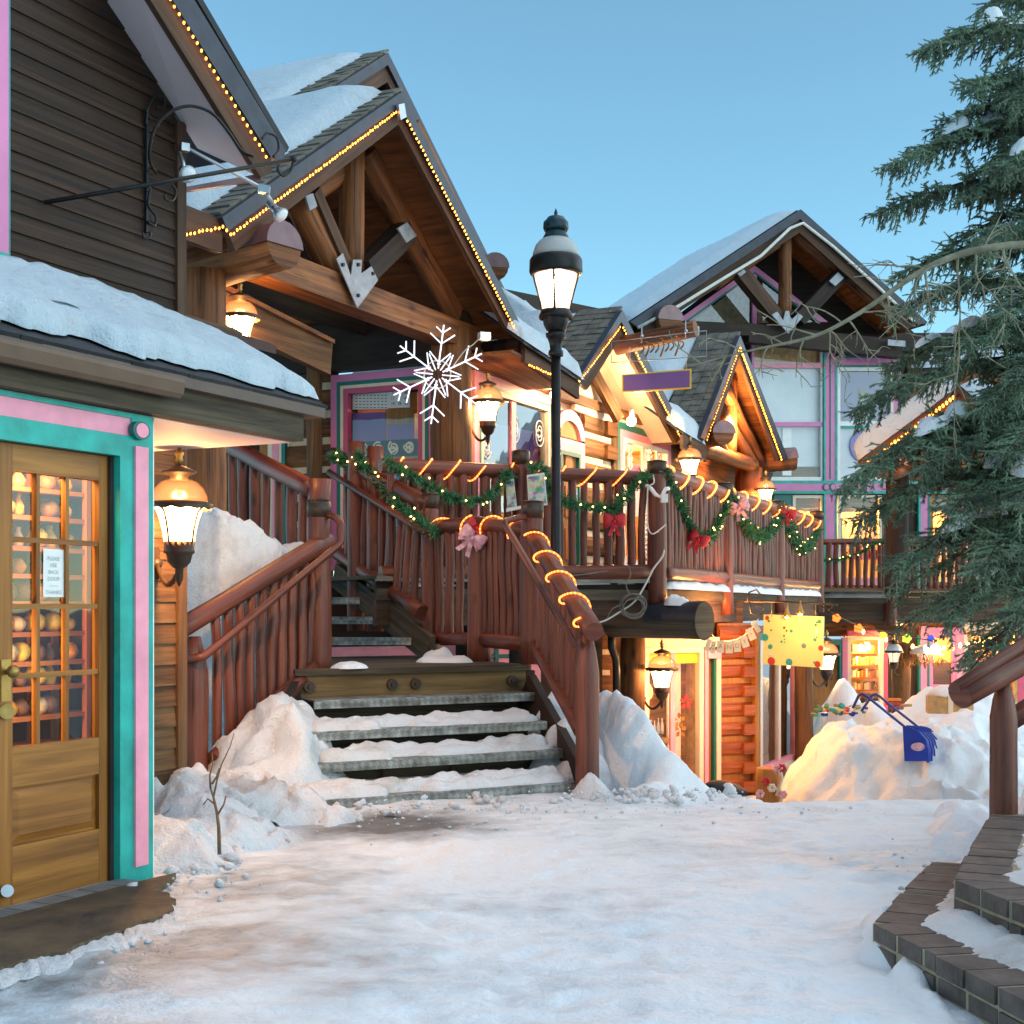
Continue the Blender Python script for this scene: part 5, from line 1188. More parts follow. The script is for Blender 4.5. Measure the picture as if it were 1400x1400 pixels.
# 4 upper flight, right side
t = thing('log_railing', P(583, 828, 13.1), 'log railing with garland up the open side of the upper flight', 'railing', RG)
UA, UB = P(588, 692, 13.15), P(455, 621, 14.85); bar(t, UA, UB, .078)
ga, gb = P(583, 729, 12.95), P(450, 646, 14.6); bar(t, ga, gb, .035, 'grab_rail')
va, vb = P(578, 838, 13.1), P(456, 752, 14.85); bar(t, va, vb, .075, 'bottom_rail')
balusters(t, UA, UB, va, vb, 9, .045, .04, .86, 5)
for u, v, r in ((487, 604, .092), (513, 611, .088)):
    Y = 14.3 if u < 500 else 14.1; q = P(u, v, Y); post(t, (q.x, q.y, 1.1), q.z, r, False)
# 5 upper flight, left side
t = thing('log_railing', P(437, 900, 12.3), 'log railing on the wall side of the upper flight, behind the snow block', 'railing', RG)
q = P(437, 655, 12.4); post(t, (q.x, q.y, LZ), q.z, .105, False)
ka, kb = P(432, 672, 12.4), P(296, 600, 14.4); bar(t, ka, kb, .085)
bar(t, P(432, 880, 12.4), P(296, 770, 14.4), .075, 'bottom_rail')
balusters(t, ka, kb, P(432, 880, 12.4), P(296, 770, 14.4), 8, .05, .04, 1, 6)
# ---- deck
dpts = [Vector((-1.32, 13.55, 0)), P(712, 0, 14.2), P(892, 0, 14.85), P(990, 0, 16.9), P(1062, 0, 19.56), P(1118, 0, 23.4)]
for p in dpts: p.z = DKZ
dk = thing('deck', (1.5, 16, -.9), 'raised timber deck curving in front of the log lodge', 'deck')
mb = MB(); back = [Vector((9.0, 26.0, DKZ)), Vector((8.2, 30.5, DKZ)), Vector((4.4, 27, DKZ)), Vector((-.4, 15.9, DKZ)), Vector((-2.2, 16.9, DKZ)), Vector((-4.5, 17.6, DKZ)), Vector((-4.3, 15.1, DKZ)), Vector((-2.0, 14.75, DKZ))]
mb.prism(dpts+back, -UP*.04); mb.build('floor', M['grey_timber'], dk)
fz = [(.0, .05, 'grey_timber', .04), (-.06, .10, 'timber_dk', .0), (-.10, .19, 'grey_timber', .02), (-.21, .50, 'fascia', -.02)]
segs = [(dpts[i], dpts[i+1]) for i in range(len(dpts)-1)]
for k, (zo, zo2, mt, o) in enumerate(((-.005, -.06, 'concrete', .05), (-.062, -.13, 'timber_dk', -.03), (-.132, -.245, 'grey_timber', .02), (-.247, -.50, 'fascia', -.01))):
    mb = MB()
    for a, b in segs:
        d = (b-a).normalized(); n = Vector((d.y, -d.x, 0)); mb.prism([a+n*o+UP*zo, b+n*o+UP*zo, b+n*o+UP*zo2, a+n*o+UP*zo2], -n*.1, g=d)
    mb.build('edge_board', M[mt], dk)
for a in (dpts[1],):
    mb = MB(); mb.log(a+Vector((0, .2, -.5)), a+Vector((0, .2, -2.7)), .12, n=10); mb.build('leg', M['timber_dk'], dk)
RZ = 2.74
def up(p, z): return Vector((p.x, p.y, z))
t = thing('log_railing', dpts[1], 'straight log railing at the front of the deck, behind the street lamp', 'railing', RG)
r0, r1_, r2_ = P(520, 636, 13.6), P(712, 646, 14.2), P(895, 655, 14.9)
bar(t, r0, r1_, .075); bar(t, r1_, r2_, .075)
s0_, s1_, s2_ = P(520, 785, 13.6), P(712, 784, 14.2), P(895, 782, 14.85); bar(t, s0_, s1_, .085, 'bottom_rail'); bar(t, s1_, s2_, .085, 'bottom_rail')
post(t, up(dpts[1], DKZ-.3), P(712, 618, 14.2).z, .092, True)
balusters(t, r0, r1_, s0_, s1_, 11, .046, .03, .95, 7); balusters(t, r1_, r2_, s1_, s2_, 10, .046, .06, .95, 8)
rope_light('rope_light', r0.lerp(r1_, .12), r0.lerp(r1_, .72), .077, 3.0, 'orange rope light on the deck rail above the upper flight garland', phase=.8, r=.008)
rope_light('rope_light', r1_.lerp(r2_, -.09), r1_.lerp(r2_, .12), .08, 1.0, 'orange rope light across the dark deck post over the posters', phase=.8, r=.008)
rope_light('rope_light', r1_.lerp(r2_, .27), r1_.lerp(r2_, .80), .077, 2.3, 'orange rope light on the deck rail just past the street lamp', phase=.5, r=.008)
t = thing('log_railing', dpts[2], 'long curving log railing of close set balusters above the lower shops', 'railing', RG)
rails = [P(905, 648, 14.85), P(990, 676, 16.9), P(1062, 697, 19.56), P(1116, 716, 23.2)]
bots = [P(905, 783, 14.85), P(990, 790, 16.9), P(1062, 797, 19.56), P(1116, 801, 23.2)]
q = P(898, 632, 14.85); post(t, (q.x, q.y, 1.33), q.z, .105, True)
for i, (u, v, Y) in enumerate(((990, 662, 16.95), (1062, 686, 19.6), (1117, 700, 23.4))):
    q = P(u, v, Y); post(t, (q.x, q.y, 1.25), q.z, .115, True)
for i in range(3):
    bar(t, rails[i], rails[i+1], .085); bar(t, bots[i], bots[i+1], .085, 'bottom_rail')
    balusters(t, rails[i], rails[i+1], bots[i], bots[i+1], (19, 18, 16)[i], .05, .03, .97, 10+i)
    rope_light('rope_light', rails[i].lerp(rails[i+1], .05), rails[i].lerp(rails[i+1], .95), .088, (4, 4, 4)[i], 'orange rope light on the curving rail, %s' % ('nearest the white plug box', 'just past the striped bow', 'at its far balcony end')[i], phase=.6, r=.012, nb=12)
sb = MB()
for i in range(3): snow_strip(sb, bots[i]-UP*.17+Vector((.03, .06, 0)), bots[i+1]-UP*.17+Vector((.03, .06, 0)), .2, .10, 3+i, bumps=.5, ends=.05)
tag(sb.build('deck_snow', M['snow']), 'snow ridge under the bottom rail of the curving deck railing', 'snow')
sb = MB(); snow_strip(sb, s1_+Vector((.1, .2, -.12)), s2_+Vector((-.1, .2, -.12)), .35, .12, 5, bumps=.4, ends=.05); tag(sb.build('deck_snow', M['snow']), 'snow on the deck floor behind the straight railing past the street lamp', 'snow')
sb = MB(); snow_strip(sb, s0_+Vector((.2, .2, -.12)), s1_+Vector((-.1, .2, -.12)), .3, .09, 6, bumps=.8, ends=.05); tag(sb.build('deck_snow', M['snow']), 'snow on the deck floor behind the landing newels', 'snow')
# ---- snow on the stairs
labs = ('bottom', 'second', 'third', 'top')
for k in range(4):
    L_, R_ = tread_pts[k]; mb = MB()
    if k < 3:
        snow_strip(mb, L_+Ev*.22+Dv*.1, R_+Ev*.22-Dv*.02, .20, (.095, .09, .08)[k], k*3, 60, 9, .95, .03); snow_strip(mb, L_+Ev*.15+Dv*.15, L_.lerp(R_, .35)+Ev*.13, .26, .08, k*7+2, 30, 9, .9, .1)
        snow_strip(mb, L_.lerp(R_, .45)+Ev*.15, R_+Ev*.15, .22, .06, k*5+2, 40, 9, 1.1, .1)
        tag(mb.build('stair_snow', M['snow_d']), 'crusty snow packed at the back of the %s plate tread' % labs[k], 'snow')
def lumps(L):
    def f(x, y):
        z = -9
        for cx, cy, cz, rx, ry, h in L:
            d = ((x-cx)/rx)**2+((y-cy)/ry)**2
            if d < 2.2: z = max(z, cz+h*(1-d*d*.55)) if d < 1.35 else max(z, cz-.5)
        return z if z > -8 else -.4
    return f
def soft(L, base=-.35, p=6.0):
    def f(x, y):
        s = 0.0; wx = x+.10*nz(x*2.1, y*2.1, 7); wy = y+.10*nz(x*2.1, y*2.1, 17)
        for cx, cy, cz, rx, ry, ang in L:
            ca, sa = math.cos(ang), math.sin(ang); dx, dy = wx-cx, wy-cy; a = (dx*ca+dy*sa)/rx; b = (-dx*sa+dy*ca)/ry
            v = (cz-base)*math.exp(-(a*a+b*b)*.62); s += v**3.5
        return base+s**(1/3.5)
    return f
tp = tread_pts
def Lp(k, o, e): q = tp[k][0]+Dv*o+Ev*e; return q
aa = math.atan2(Ev.y, Ev.x)
bl = []
for k, (o, e, z, rx, ry) in enumerate(((-.30, -.05, .20, .55, .45), (-.12, .25, .34, .55, .40), (-.14, .05, .50, .55, .42), (-.22, -.05, .62, .52, .40))):
    q = Lp(min(k, 3), o, e); bl.append((q.x, q.y, z, rx, ry, aa))
q = Lp(0, .05, -.35); bl.append((q.x, q.y, .08, .5, .3, 0)); q = Lp(0, -.6, -.2); bl.append((q.x, q.y, .18, .45, .40, 0)); q = Lp(0, -.75, .35); bl.append((q.x, q.y, .32, .45, .4, 0))
mound('snow_bank', soft(bl, -.3), -3.2, .1, 8.6, 11.6, .03, 'snow_d', 'crusty snow bank spilling over the near ends of the stair treads', bump=.085)
mound('snow_bank', soft([(-1.88, 7.5, .24, .34, .40, .3), (-1.72, 8.1, .24, .42, .38, 0), (-2.0, 8.9, .16, .5, .5, 0)], -.25), -2.8, -1.0, 6.8, 9.7, .03, 'snow_d', 'lamp lit snow heap between the teal casing and the orange twig', bump=.075)
q = tp[3][1]; bl = [(tp[3][1].x+.22, tp[3][1].y-.05, .72, .18, .4, aa), (tp[2][1].x+.18, tp[2][1].y, .48, .17, .35, aa), (tp[1][1].x+.14, tp[1][1].y, .27, .14, .3, aa), (tp[0][1].x+.15, tp[0][1].y-.1, .1, .25, .2, aa)]
mound('snow_bank', soft(bl, -.35), -.3, 1.1, 9.7, 12.6, .025, 'snow_d', 'narrow snow bank between the treads and the rope lit railing', bump=.04)
bank = [(.75, 11.5, .60, .28, .8, .25), (1.0, 11.1, .36, .30, .6, .2), (1.3, 10.8, .10, .4, .5, 0), (1.75, 10.4, -.10, .5, .40, 0), (1.0, 10.3, -.02, .5, .3, 0)]
mound('snow_bank', soft(bank, -1.2), .3, 3.0, 9.5, 13.0, .035, 'snow', 'smooth snow bank sloping from the courtyard newel to the lower window', bump=.05, chunk=.35)
mb = MB(); snow_strip(mb, C_+Vector((-.55, -.15, .0)), C_+Vector((-.05, -.28, 0)), .3, .06, 4, 24, 9, .8, .2); snow_strip(mb, D_+Vector((-.05, -.4, .30)), D_+Vector((.25, -.45, .30)), .34, .10, 9, 20, 9, .8, .3); tag(mb.build('landing_snow', M['snow']), 'small clump of snow at the foot of the landing posts', 'snow')
mb = MB(); q = PLt; snow_strip(mb, q+Vector((.1, -.1, 0)), q+Vector((.4, .0, 0)), .2, .05, 14, 16, 7, .8, .3); tag(mb.build('landing_snow', M['snow']), 'small snow patch on the landing beside the near newel', 'snow')
rdg = [P(*q) for q in ((262, 706, 10.9), (272, 697, 10.9), (292, 699, 10.95), (318, 712, 11.05), (345, 724, 11.15), (372, 736, 11.25), (388, 745, 11.3))]
def blockf(x, y):
    best = 9; top = 0
    for i in range(len(rdg)-1):
        a, c = rdg[i], rdg[i+1]; ex, ey = c.x-a.x, c.y-a.y; t = max(0, min(1, ((x-a.x)*ex+(y-a.y)*ey)/(ex*ex+ey*ey))); dd = math.hypot(x-a.x-ex*t, y-a.y-ey*t)
        if dd < best: best = dd; top = a.z+(c.z-a.z)*t
    e = .20+.10*nz(x*3, y*3, 5)+.05*nz(x*9, y*9, 2)
    return -.3+(top+.3)*(1-sstep(e-.02, e+.16, best))*(1-.05*best)
mound('snow_bank', blockf, -3.3, -1.3, 10.0, 12.4, .026, 'snow_d', 'tall block of old snow behind the near stair railing, beside the amber lantern', bump=.06)
# the pink and teal wall of the lower shop seen under the upper flight and landing
lw = thing('basement_wall', P(600, 900, 14.9), 'pink and teal panelled wall seen below the landing and upper flight', 'wall')
PW = Plane(DD, Plane(DD, 0).n.dot(P(600, 900, 15.2)))
mb = MB(); mb.rect(PW, PW.s_(440), PW.s_(830), -1.0, PW.z(600, 812), -.1, .1); mb.build('boarding', M['timber_dk'], lw)
mb = MB(); mb.rect(PW, PW.s_(440), PW.s_(740), PW.z(500, 898), PW.z(500, 884), 0, .08); mb.rect(PW, PW.s_(440), PW.s_(740), PW.z(500, 940), PW.z(500, 904), -.01, .08); mb.build('panel', M['pink'], lw)
mb = MB(); mb.rect(PW, PW.s_(440), PW.s_(740), PW.z(500, 903), PW.z(500, 898.5), .01, .08); mb.rect(PW, PW.s_(676), PW.s_(681), PW.z(500, 940), PW.z(500, 886), .015, .08, g=UP); mb.build('trim', M['dteal'], lw)
# ---- street lamp
k = 13.35/F; base = P(760, 700, 13.35); base.z = 0
def zz(v): return HC+(V0-v)*k
sp_ = thing('street_lamp', (base.x, base.y, -.9), 'black street lamp with a lit glass lantern and grey white dome, before the deck', 'street lamp')
def lat(name, prof, mt, n=24, par=None):
    mb = MB(); mb.lathe((base.x, base.y, 0), [(r*k, zz(v)) for r, v in prof], n); return mb.build(name, M[mt], par or sp_)
lat('pole', [(11, 970), (11, 958), (8, 950), (7.2, 940), (6.6, 485)], 'black')
lat('base', [(16, 1000), (16, 975), (12, 968), (11, 960)], 'black')
lat('collar', [(7, 488), (10, 487), (10.5, 484), (10, 480), (8, 478), (9, 470), (12, 462), (13.5, 461), (14, 456), (10, 454)], 'black')
lat('bowl', [(9, 455), (13, 452), (17, 444), (18, 436), (18.5, 432), (23, 436), (23.5, 432), (21, 427), (20, 424)], 'black')
gp_ = [(18.5, 426), (20, 414), (24, 398), (28, 384), (30.5, 372), (31, 366)]
lat('glass', gp_, 'sglass', 28)
for j in range(4):
    a = -PI/2-.12+j*PI/2; mb = MB(); mb.tube([(base.x+(r+.8)*k*math.cos(a), base.y+(r+.8)*k*math.sin(a), zz(v)) for r, v in gp_], 1.6*k, 6); mb.build('rib', M['bronze'], sp_)
lat('band', [(31, 376), (35, 375), (36.5, 372), (36, 356), (33.5, 352), (31, 351)], 'black', 28)
lat('dome', [(32, 353), (31.5, 346), (28, 336), (22, 329), (17, 326)], 'sdome', 28)
lat('cap', [(18, 328), (17.5, 324), (15, 320), (14, 316), (13.5, 314), (16, 316), (17.5, 312), (17, 304), (14, 301), (11, 297), (5, 295), (2.2, 294), (2.6, 291), (1.2, 287), (.4, 285)], 'bluegreen')
lat('bulb', [(.5, 412), (4, 406), (6, 396), (5, 384), (1, 378)], 'flame', 12)
lat('bulb_holder', [(5, 426), (5, 414), (3, 411)], 'bronze', 10)
point('street_lamp_light', (base.x, base.y, zz(395)), 20, (1, .68, .42), .06)

rc = random.Random(15); mb = MB()
for k in range(700):
    g_ = rc.random()
    if g_ < .40: u, v, z0 = rc.gauss(390, 55), rc.gauss(1085, 20), .05
    elif g_ < .62: u, v, z0 = rc.gauss(270, 45), rc.gauss(1150, 28), .04
    elif g_ < .80: u, v, z0 = rc.uniform(420, 790), rc.gauss(1098, 8), .03
    else: u, v, z0 = rc.gauss(880, 60), rc.gauss(1090, 5), .03
    q = G(u, v, .0); s_ = .006+.026*rc.random()**3; q.z = z0*.4+s_*.2
    mb.ball(q, s_, 7, 5, (1.2, 1, .85), .55)
tag(mb.build('snow_clods', M['snow_d']), 'broken clods of snow along the foot of the stair banks', 'snow', kind='stuff')
# ================================================================ the tall gabled house across the court
PR = Plane(DR, -26.65); PRf = PR.shift(1.0); PRt = PR.shift(.6)
hs = thing('gabled_house', PR.at(1095, 900), 'tall gabled house with big pale windows in pink and teal frames', 'building')
mk = gable_front(PRf, (862, 440), (1095, 286), (1268, 440), (884, 456), (1093, 318), (1240, 450), hs)
a, c_, b = roof_pair(PRf, (862, 440), (1095, 286), (1268, 440), 5, hs)
BR = -PR.n
snow_slab('roof_snow', [a+BR*.15+UP*.02, c_+BR*.15+UP*.02, c_+BR*4.8+UP*.02, a+BR*4.8+UP*.02], .20, 'snow on the left roof slope of the tall gabled house', nu=50, nv=24, amp=.1, seed=21, rise=.08)
snow_slab('roof_snow', [c_+BR*.15+UP*.02, b+BR*.15+UP*.02, b+BR*4.8+UP*.02, c_+BR*4.8+UP*.02], .14, 'snow on the right roof slope of the tall gabled house', nu=30, nv=20, amp=.1, seed=22, rise=.08)
mb = MB(); mb.tube([PRf.at(u, v, .08) for u, v in ((872, 448), (930, 417), (985, 383), (1040, 350), (1080, 312), (1098, 305), (1140, 338), (1200, 392), (1250, 440))], .035, 5); tag(mb.build('unlit_light_string', M['wcable']), 'unlit pale string of lights along the rakes of the tall gabled house', 'string lights')
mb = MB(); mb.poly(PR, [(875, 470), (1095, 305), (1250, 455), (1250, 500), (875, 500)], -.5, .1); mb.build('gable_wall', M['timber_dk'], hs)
def cpoly(par, name, mt, px, o, th=.06): mb = MB(); mb.poly(PR, px, o, th); return mb.build(name, M[mt], par)
# gable window
gwf = cpoly(hs, 'gable_window_frame', 'mauve', [(926, 438), (1032, 363), (1032, 371), (938, 438)], .06)
cpoly(hs, 'gable_window_frame', 'mauve', [(1032, 363), (1132, 440), (1120, 440), (1032, 371)], .06)
cpoly(gwf, 'edge', 'dteal', [(938, 438), (1032, 371), (1032, 374), (943, 438)], .05); cpoly(gwf, 'edge', 'dteal', [(1032, 371), (1120, 440), (1116, 440), (1032, 374)], .05)
cpoly(gwf, 'mullion', 'mauve', [(1029, 372), (1035, 372), (1035, 446), (1029, 446)], .045)
cpoly(gwf, 'pane', 'glass_hi', [(943, 438), (1029, 376), (1029, 443), (943, 443)], .0, .02); cpoly(gwf, 'pane', 'glass_hi', [(1035, 376), (1116, 440), (1035, 445)], .0, .02)
cpoly(gwf, 'curtain_or_reflection', 'tan', [(945, 441), (1005, 395), (1025, 385), (1025, 442)], -.2, .02); cpoly(gwf, 'curtain_or_reflection', 'tan', [(1036, 385), (1105, 440), (1036, 442)], -.2, .02)
# truss
def rl(u0, v0, u1, v1, w, nm, mt='timber', o=0, rnd_=True):
    mb = MB(); a = PRt.at(u0, v0, o); b = PRt.at(u1, v1, o)
    if rnd_: mb.log(a, b, w/2, n=10)
    else: mb.beam(a, b, .25, w, side=PR.n)
    mb.build(nm, M[mt], hs)
rl(1073, 322, 1073, 432, .30, 'king_post'); rl(1004, 364, 1066, 440, .30, 'strut', 'fascia', .1, False); rl(1150, 374, 1090, 438, .30, 'strut', 'timber_dk', .1, False)
rl(1085, 316, 1240, 446, .38, 'rafter'); rl(1060, 330, 975, 388, .34, 'rafter'); rl(1020, 456, 1262, 482, .40, 'tie_beam', 'timber_dk', 0, False); rl(935, 448, 1020, 452, .25, 'tie_beam', 'timber_dk', 0, False)
mb = MB(); mb.poly(PRt, [(1055, 430), (1063, 426), (1071, 438), (1074, 425), (1079, 425), (1081, 438), (1092, 428), (1098, 433), (1078, 456)], .3, .03); mb.build('gusset_plate', M['steel'], hs)
for px in ([(1003, 368), (1012, 362), (1020, 372), (1012, 378)], [(1134, 384), (1146, 372), (1154, 380), (1142, 391)], [(1214, 464), (1238, 466), (1238, 474), (1214, 472)]):
    mb = MB(); mb.poly(PRt, px, .3, .03); mb.build('strap_plate', M['steel'], hs)
capped_log(PRt.at(880, 447, -.5), PRt.at(917, 437, .6), .28, hs)
mb = MB(); mb.poly(PRt, [(942, 446), (956, 446), (956, 460), (942, 460)], .2, .2); mb.build('bracket', M['blind'], hs)
# front wall with panes
def rr(par, name, mt, u0, u1, v0, v1, o=0, th=.06, vr=None): return cpoly(par, name, mt, [(u0, v0), (u1, v0), (u1, v1), (u0, v1)], o, th)
rr(hs, 'wall', 'timber_dk', 930, 1330, 455, 700, -.35, .1)
wf = rr(hs, 'window_frame', 'mauve', 1028, 1031, 462, 660, .02)
rr(wf, 'rail', 'pink', 1031, 1127, 496, 503, .03); rr(wf, 'rail', 'mauve', 1031, 1127, 577, 583, .03); rr(wf, 'edge', 'white', 1122, 1127, 470, 652, .02); rr(wf, 'edge', 'white', 1031, 1127, 652, 657, .02)
for v0, v1 in ((462, 496), (503, 577), (583, 652)): rr(wf, 'pane', 'glass', 1031, 1122, v0, v1, -.02, .02)
rr(wf, 'blind', 'blind', 1031, 1122, 462, 640, -.12, .03); rr(wf, 'valance', 'tan', 1031, 1122, 462, 495, -.10, .02); rr(wf, 'board', 'siding2', 1074, 1122, 638, 652, -.10, .02); rr(wf, 'curtain_or_reflection', 'white', 1070, 1082, 585, 650, -.09, .02)
mf = rr(hs, 'mullion', 'mauve', 1129, 1142, 470, 800, .06, .12); rr(mf, 'edge', 'teal', 1126.5, 1129, 470, 800, .07, .1); rr(mf, 'edge', 'teal', 1142, 1144.5, 490, 800, .07, .1); rr(mf, 'groove', 'dteal', 1135, 1136, 470, 655, .075, .1)
wf = rr(hs, 'window_frame', 'mauve', 1145, 1233, 489, 499, .05); rr(wf, 'edge', 'dteal', 1145, 1233, 486, 489, .055); rr(wf, 'edge', 'dteal', 1145, 1222, 499, 502, .055)
rr(wf, 'jamb', 'mauve', 1222, 1232, 499, 660, .05); rr(wf, 'edge', 'cream', 1218, 1222, 502, 660, .045); rr(wf, 'edge', 'white', 1145, 1149, 502, 657, .045); rr(wf, 'rail', 'white', 1149, 1218, 502, 507, .04); rr(wf, 'rail', 'white', 1149, 1218, 576, 582, .04); rr(wf, 'rail', 'teal', 1149, 1218, 582, 585, .042); rr(wf, 'rail', 'white', 1149, 1218, 652, 657, .04)
rr(wf, 'pane', 'glass_hi', 1149, 1218, 507, 576, -.02, .02); rr(wf, 'curtain_or_reflection', 'purple', 1149, 1218, 507, 576, -.3, .02); rr(wf, 'curtain_or_reflection', 'ochre', 1175, 1186, 530, 576, -.25, .02)  # purple and ochre sheets paint in the blue and flame reflections of this pane
rr(wf, 'panel', 'blind', 1149, 1218, 585, 652, -.02, .03)
c = PR.at(1180, 610, .0); q = [(math.cos(k*PI/16), math.sin(k*PI/16)) for k in range(32)]
M['lilac'] = mat_paint('lilac disc', rgb(.27, .24, .50), .6, .05); M['lilac2'] = mat_paint('pale lilac star', rgb(.38, .36, .60), .6, .05)
mb = MB(); mb.prism([c+PR.d*.36*a+UP*.36*b for a, b in q], PR.n*.02); md = mb.build('round_emblem', M['lilac'], wf)
mb = MB()
for k in range(6):
    an = k*PI/3+PI/2; tip = c+PR.n*.022+(PR.d*math.cos(an)+UP*math.sin(an))*.33; l = c+PR.n*.022+(PR.d*math.cos(an+.35)+UP*math.sin(an+.35))*.12; r_ = c+PR.n*.022+(PR.d*math.cos(an-.35)+UP*math.sin(an-.35))*.12
    mb.prism([c+PR.n*.022, r_, tip, l], PR.n*.006)
mb.build('star', M['lilac2'], md)
bnd = rr(hs, 'band', 'mauve', 945, 1330, 661, 671, .08, .1); rr(bnd, 'edge', 'teal', 945, 1330, 657, 661, .085, .1); rr(bnd, 'edge', 'teal', 945, 1330, 671, 675, .085, .1)
for u in (1129, 1138): c = PR.at(u, 666, .08); mb = MB(); mb.prism([c+PR.d*.085*a+UP*.085*b for a, b in q], PR.n*.02); o = mb.build('rosette', M['dteal'], hs); mb = MB(); mb.prism([c+PR.d*.06*a+UP*.06*b for a, b in q], PR.n*.03); mb.build('disc', M['mauve'], o)
# deck level windows
rr(hs, 'wall', 'timber_dk', 1020, 1340, 675, 815, -.95, .1)
rr(hs, 'wall', 'timber_dk', 1206, 1256, 675, 815, -.05, .1); rr(hs, 'wall', 'mauve', 1060, 1084, 690, 815, .0, .1); rr(hs, 'wall', 'dteal', 1058, 1084, 676, 690, .01, .1)
def litwin(par, u0, u1, v0, v1, fm='cream', e=14):
    f = rr(par, 'window_frame', fm, u0, u0+4, v0, v1, .03); rr(f, 'jamb', fm, u1-4, u1, v0, v1, .03); rr(f, 'head', fm, u0+4, u1-4, v0, v0+4, .03); rr(f, 'sill', fm, u0+4, u1-4, v1-4, v1, .03)
    rr(f, 'pane', 'glass', u0+4, u1-4, v0+4, v1-4, -.02, .02); rr(f, 'inner_wall', 'warmwall', u0-2, u1+2, v0, v1, -.8, .05); rr(f, 'valance', 'siding2', u0+4, u1-4, v0+4, v0+18, -.2, .03)
    point('window_light', PR.at((u0+u1)/2, v0+24, -.4), e, (1, .50, .12), .15); return f
f1 = litwin(hs, 1084, 1127, 677, 800, e=22); f2 = litwin(hs, 1146, 1206, 677, 800, e=30)
pf = rr(f2, 'picture_frame', 'dark', 1150, 1178, 708, 738, -.70, .03); rr(pf, 'print', 'tan', 1152, 1176, 710, 736, -.68, .02)
rr(f2, 'red_table', 'red', 1165, 1200, 752, 765, -.4, .05); rr(f2, 'seat', 'pink', 1150, 1205, 790, 800, .035, .05)
rr(hs, 'jamb', 'teal', 1256, 1259, 675, 815, .04); rr(hs, 'jamb', 'mauve', 1259, 1269, 675, 815, .03); rr(hs, 'jamb', 'dteal', 1269, 1272, 675, 815, .04); f3 = litwin(hs, 1272, 1314, 677, 800, 'ochre', 26); rr(hs, 'jamb', 'pink', 1314, 1326, 660, 815, .04)
mb = MB(); mb.log(PR.at(1022, 690, .9), PR.at(1022, 830, .9), .2, n=10); mb.build('porch_post', M['timber'], hs)
rr(hs, 'wall', 'timber_dk', 1326, 1480, 500, 815, -.05, .1)
# balcony
PBk = Plane(DR, -23.6)
bl_ = thing('balcony', PBk.at(1215, 812), 'timber balcony across the court with a slim baluster railing', 'balcony')
mb = MB(); x0 = PBk.s_(1116); x1 = PBk.s_(1440); z_ = 1.66; mb.prism([PBk.pt(x0, z_, .1), PBk.pt(x1, z_, .1), PBk.pt(x1, z_, -3), PBk.pt(x0, z_, -3)], -UP*.12, g=PBk.d); mb.build('floor', M['grey_timber'], bl_)
mb = MB(); mb.rect(PBk, x0, x1, z_-.65, z_-.13, .0, .1); mb.build('fascia', M['fascia'], bl_); mb = MB(); mb.rect(PBk, x0, x1, z_-.26, z_-.13, .05, .05); mb.build('edge_board', M['grey_timber'], bl_)
t = thing('log_railing', PBk.at(1217, 808), 'slim log railing of the far balcony with a thin garland', 'railing', RG)
ta, tb = PBk.at(1118, 741), PBk.at(1440, 738); ba, bb = PBk.at(1118, 807), PBk.at(1440, 812)
bar(t, ta, tb, .06); bar(t, ba, bb, .075, 'bottom_rail')
balusters(t, ta, tb, ba, bb, 34, .055, 0, 1, 31)
q = PBk.at(1217, 700); post(t, (q.x, q.y, .95), q.z, .14, False)
sb = MB(); snow_strip(sb, PBk.at(1120, 817, .12), PBk.at(1215, 817, .12), .25, .10, 3, 40, 7, .4, .02); tag(sb.build('balcony_snow', M['snow']), 'snow line along the outer edge of the far balcony', 'snow')
garland('garland', [PBk.at(u, v, .12) for u, v in ((1120, 766), (1150, 765), (1178, 755), (1192, 745), (1212, 738), (1228, 742), (1245, 745))], 'thin garland along the far balcony railing', .07, 40, True)
# lower shops under the balcony
PLs = Plane(DR, -25.6)
ls = thing('lower_shop', PLs.at(1200, 970), 'lower shop under the balcony with pink frames, book window and snow heaps', 'building')
def lp(par, name, mt, u0, u1, v0, v1, o=0, th=.06): mb = MB(); mb.poly(PLs, [(u0, v0), (u1, v0), (u1, v1), (u0, v1)], o, th); return mb.build(name, M[mt], par)
lp(ls, 'wall', 'logs', 1108, 1440, 836, 870, -.1, .1); lp(ls, 'wall', 'timber_dk', 1205, 1262, 860, 1015, -.05, .1); lp(ls, 'wall', 'timber_dk', 1100, 1440, 955, 1020, -.3, .1)
def lwin(u0, u1, v0, v1, fm, e, books=True, valance=None):
    f = lp(ls, 'window_frame', fm, u0, u0+5, v0, v1, .03); lp(f, 'jamb', fm, u1-5, u1, v0, v1, .03); lp(f, 'head', fm, u0+5, u1-5, v0, v0+4, .03); lp(f, 'sill', fm, u0+5, u1-5, v1-4, v1, .03)
    lp(f, 'pane', 'glass', u0+5, u1-5, v0+4, v1-4, -.03, .02); lp(f, 'inner_wall', 'warmwall', u0-4, u1+4, v0-4, v1, -1.0, .05)
    if books:
        n = int((v1-v0)/17)
        for k in range(n):
            v = v0+8+k*17; lp(f, 'bookshelf', 'shelf', u0+5, u1-5, v+13, v+14.5, -.5, .25)
            u = u0+7
            while u < u1-8: w_ = 1.4+2.2*hsh(u, k); lp(f, 'book', ('books', 'ochre', 'cream', 'tan')[int(hsh(u, k, 3)*4)], u, u+w_, v+1+4*hsh(u, k, 1), v+12.7, -.52, .15); u += w_+.25
    point('window_light', PLs.at((u0+u1)/2, v0+14, -.35), e, (1, .52, .15), .15)
    return f
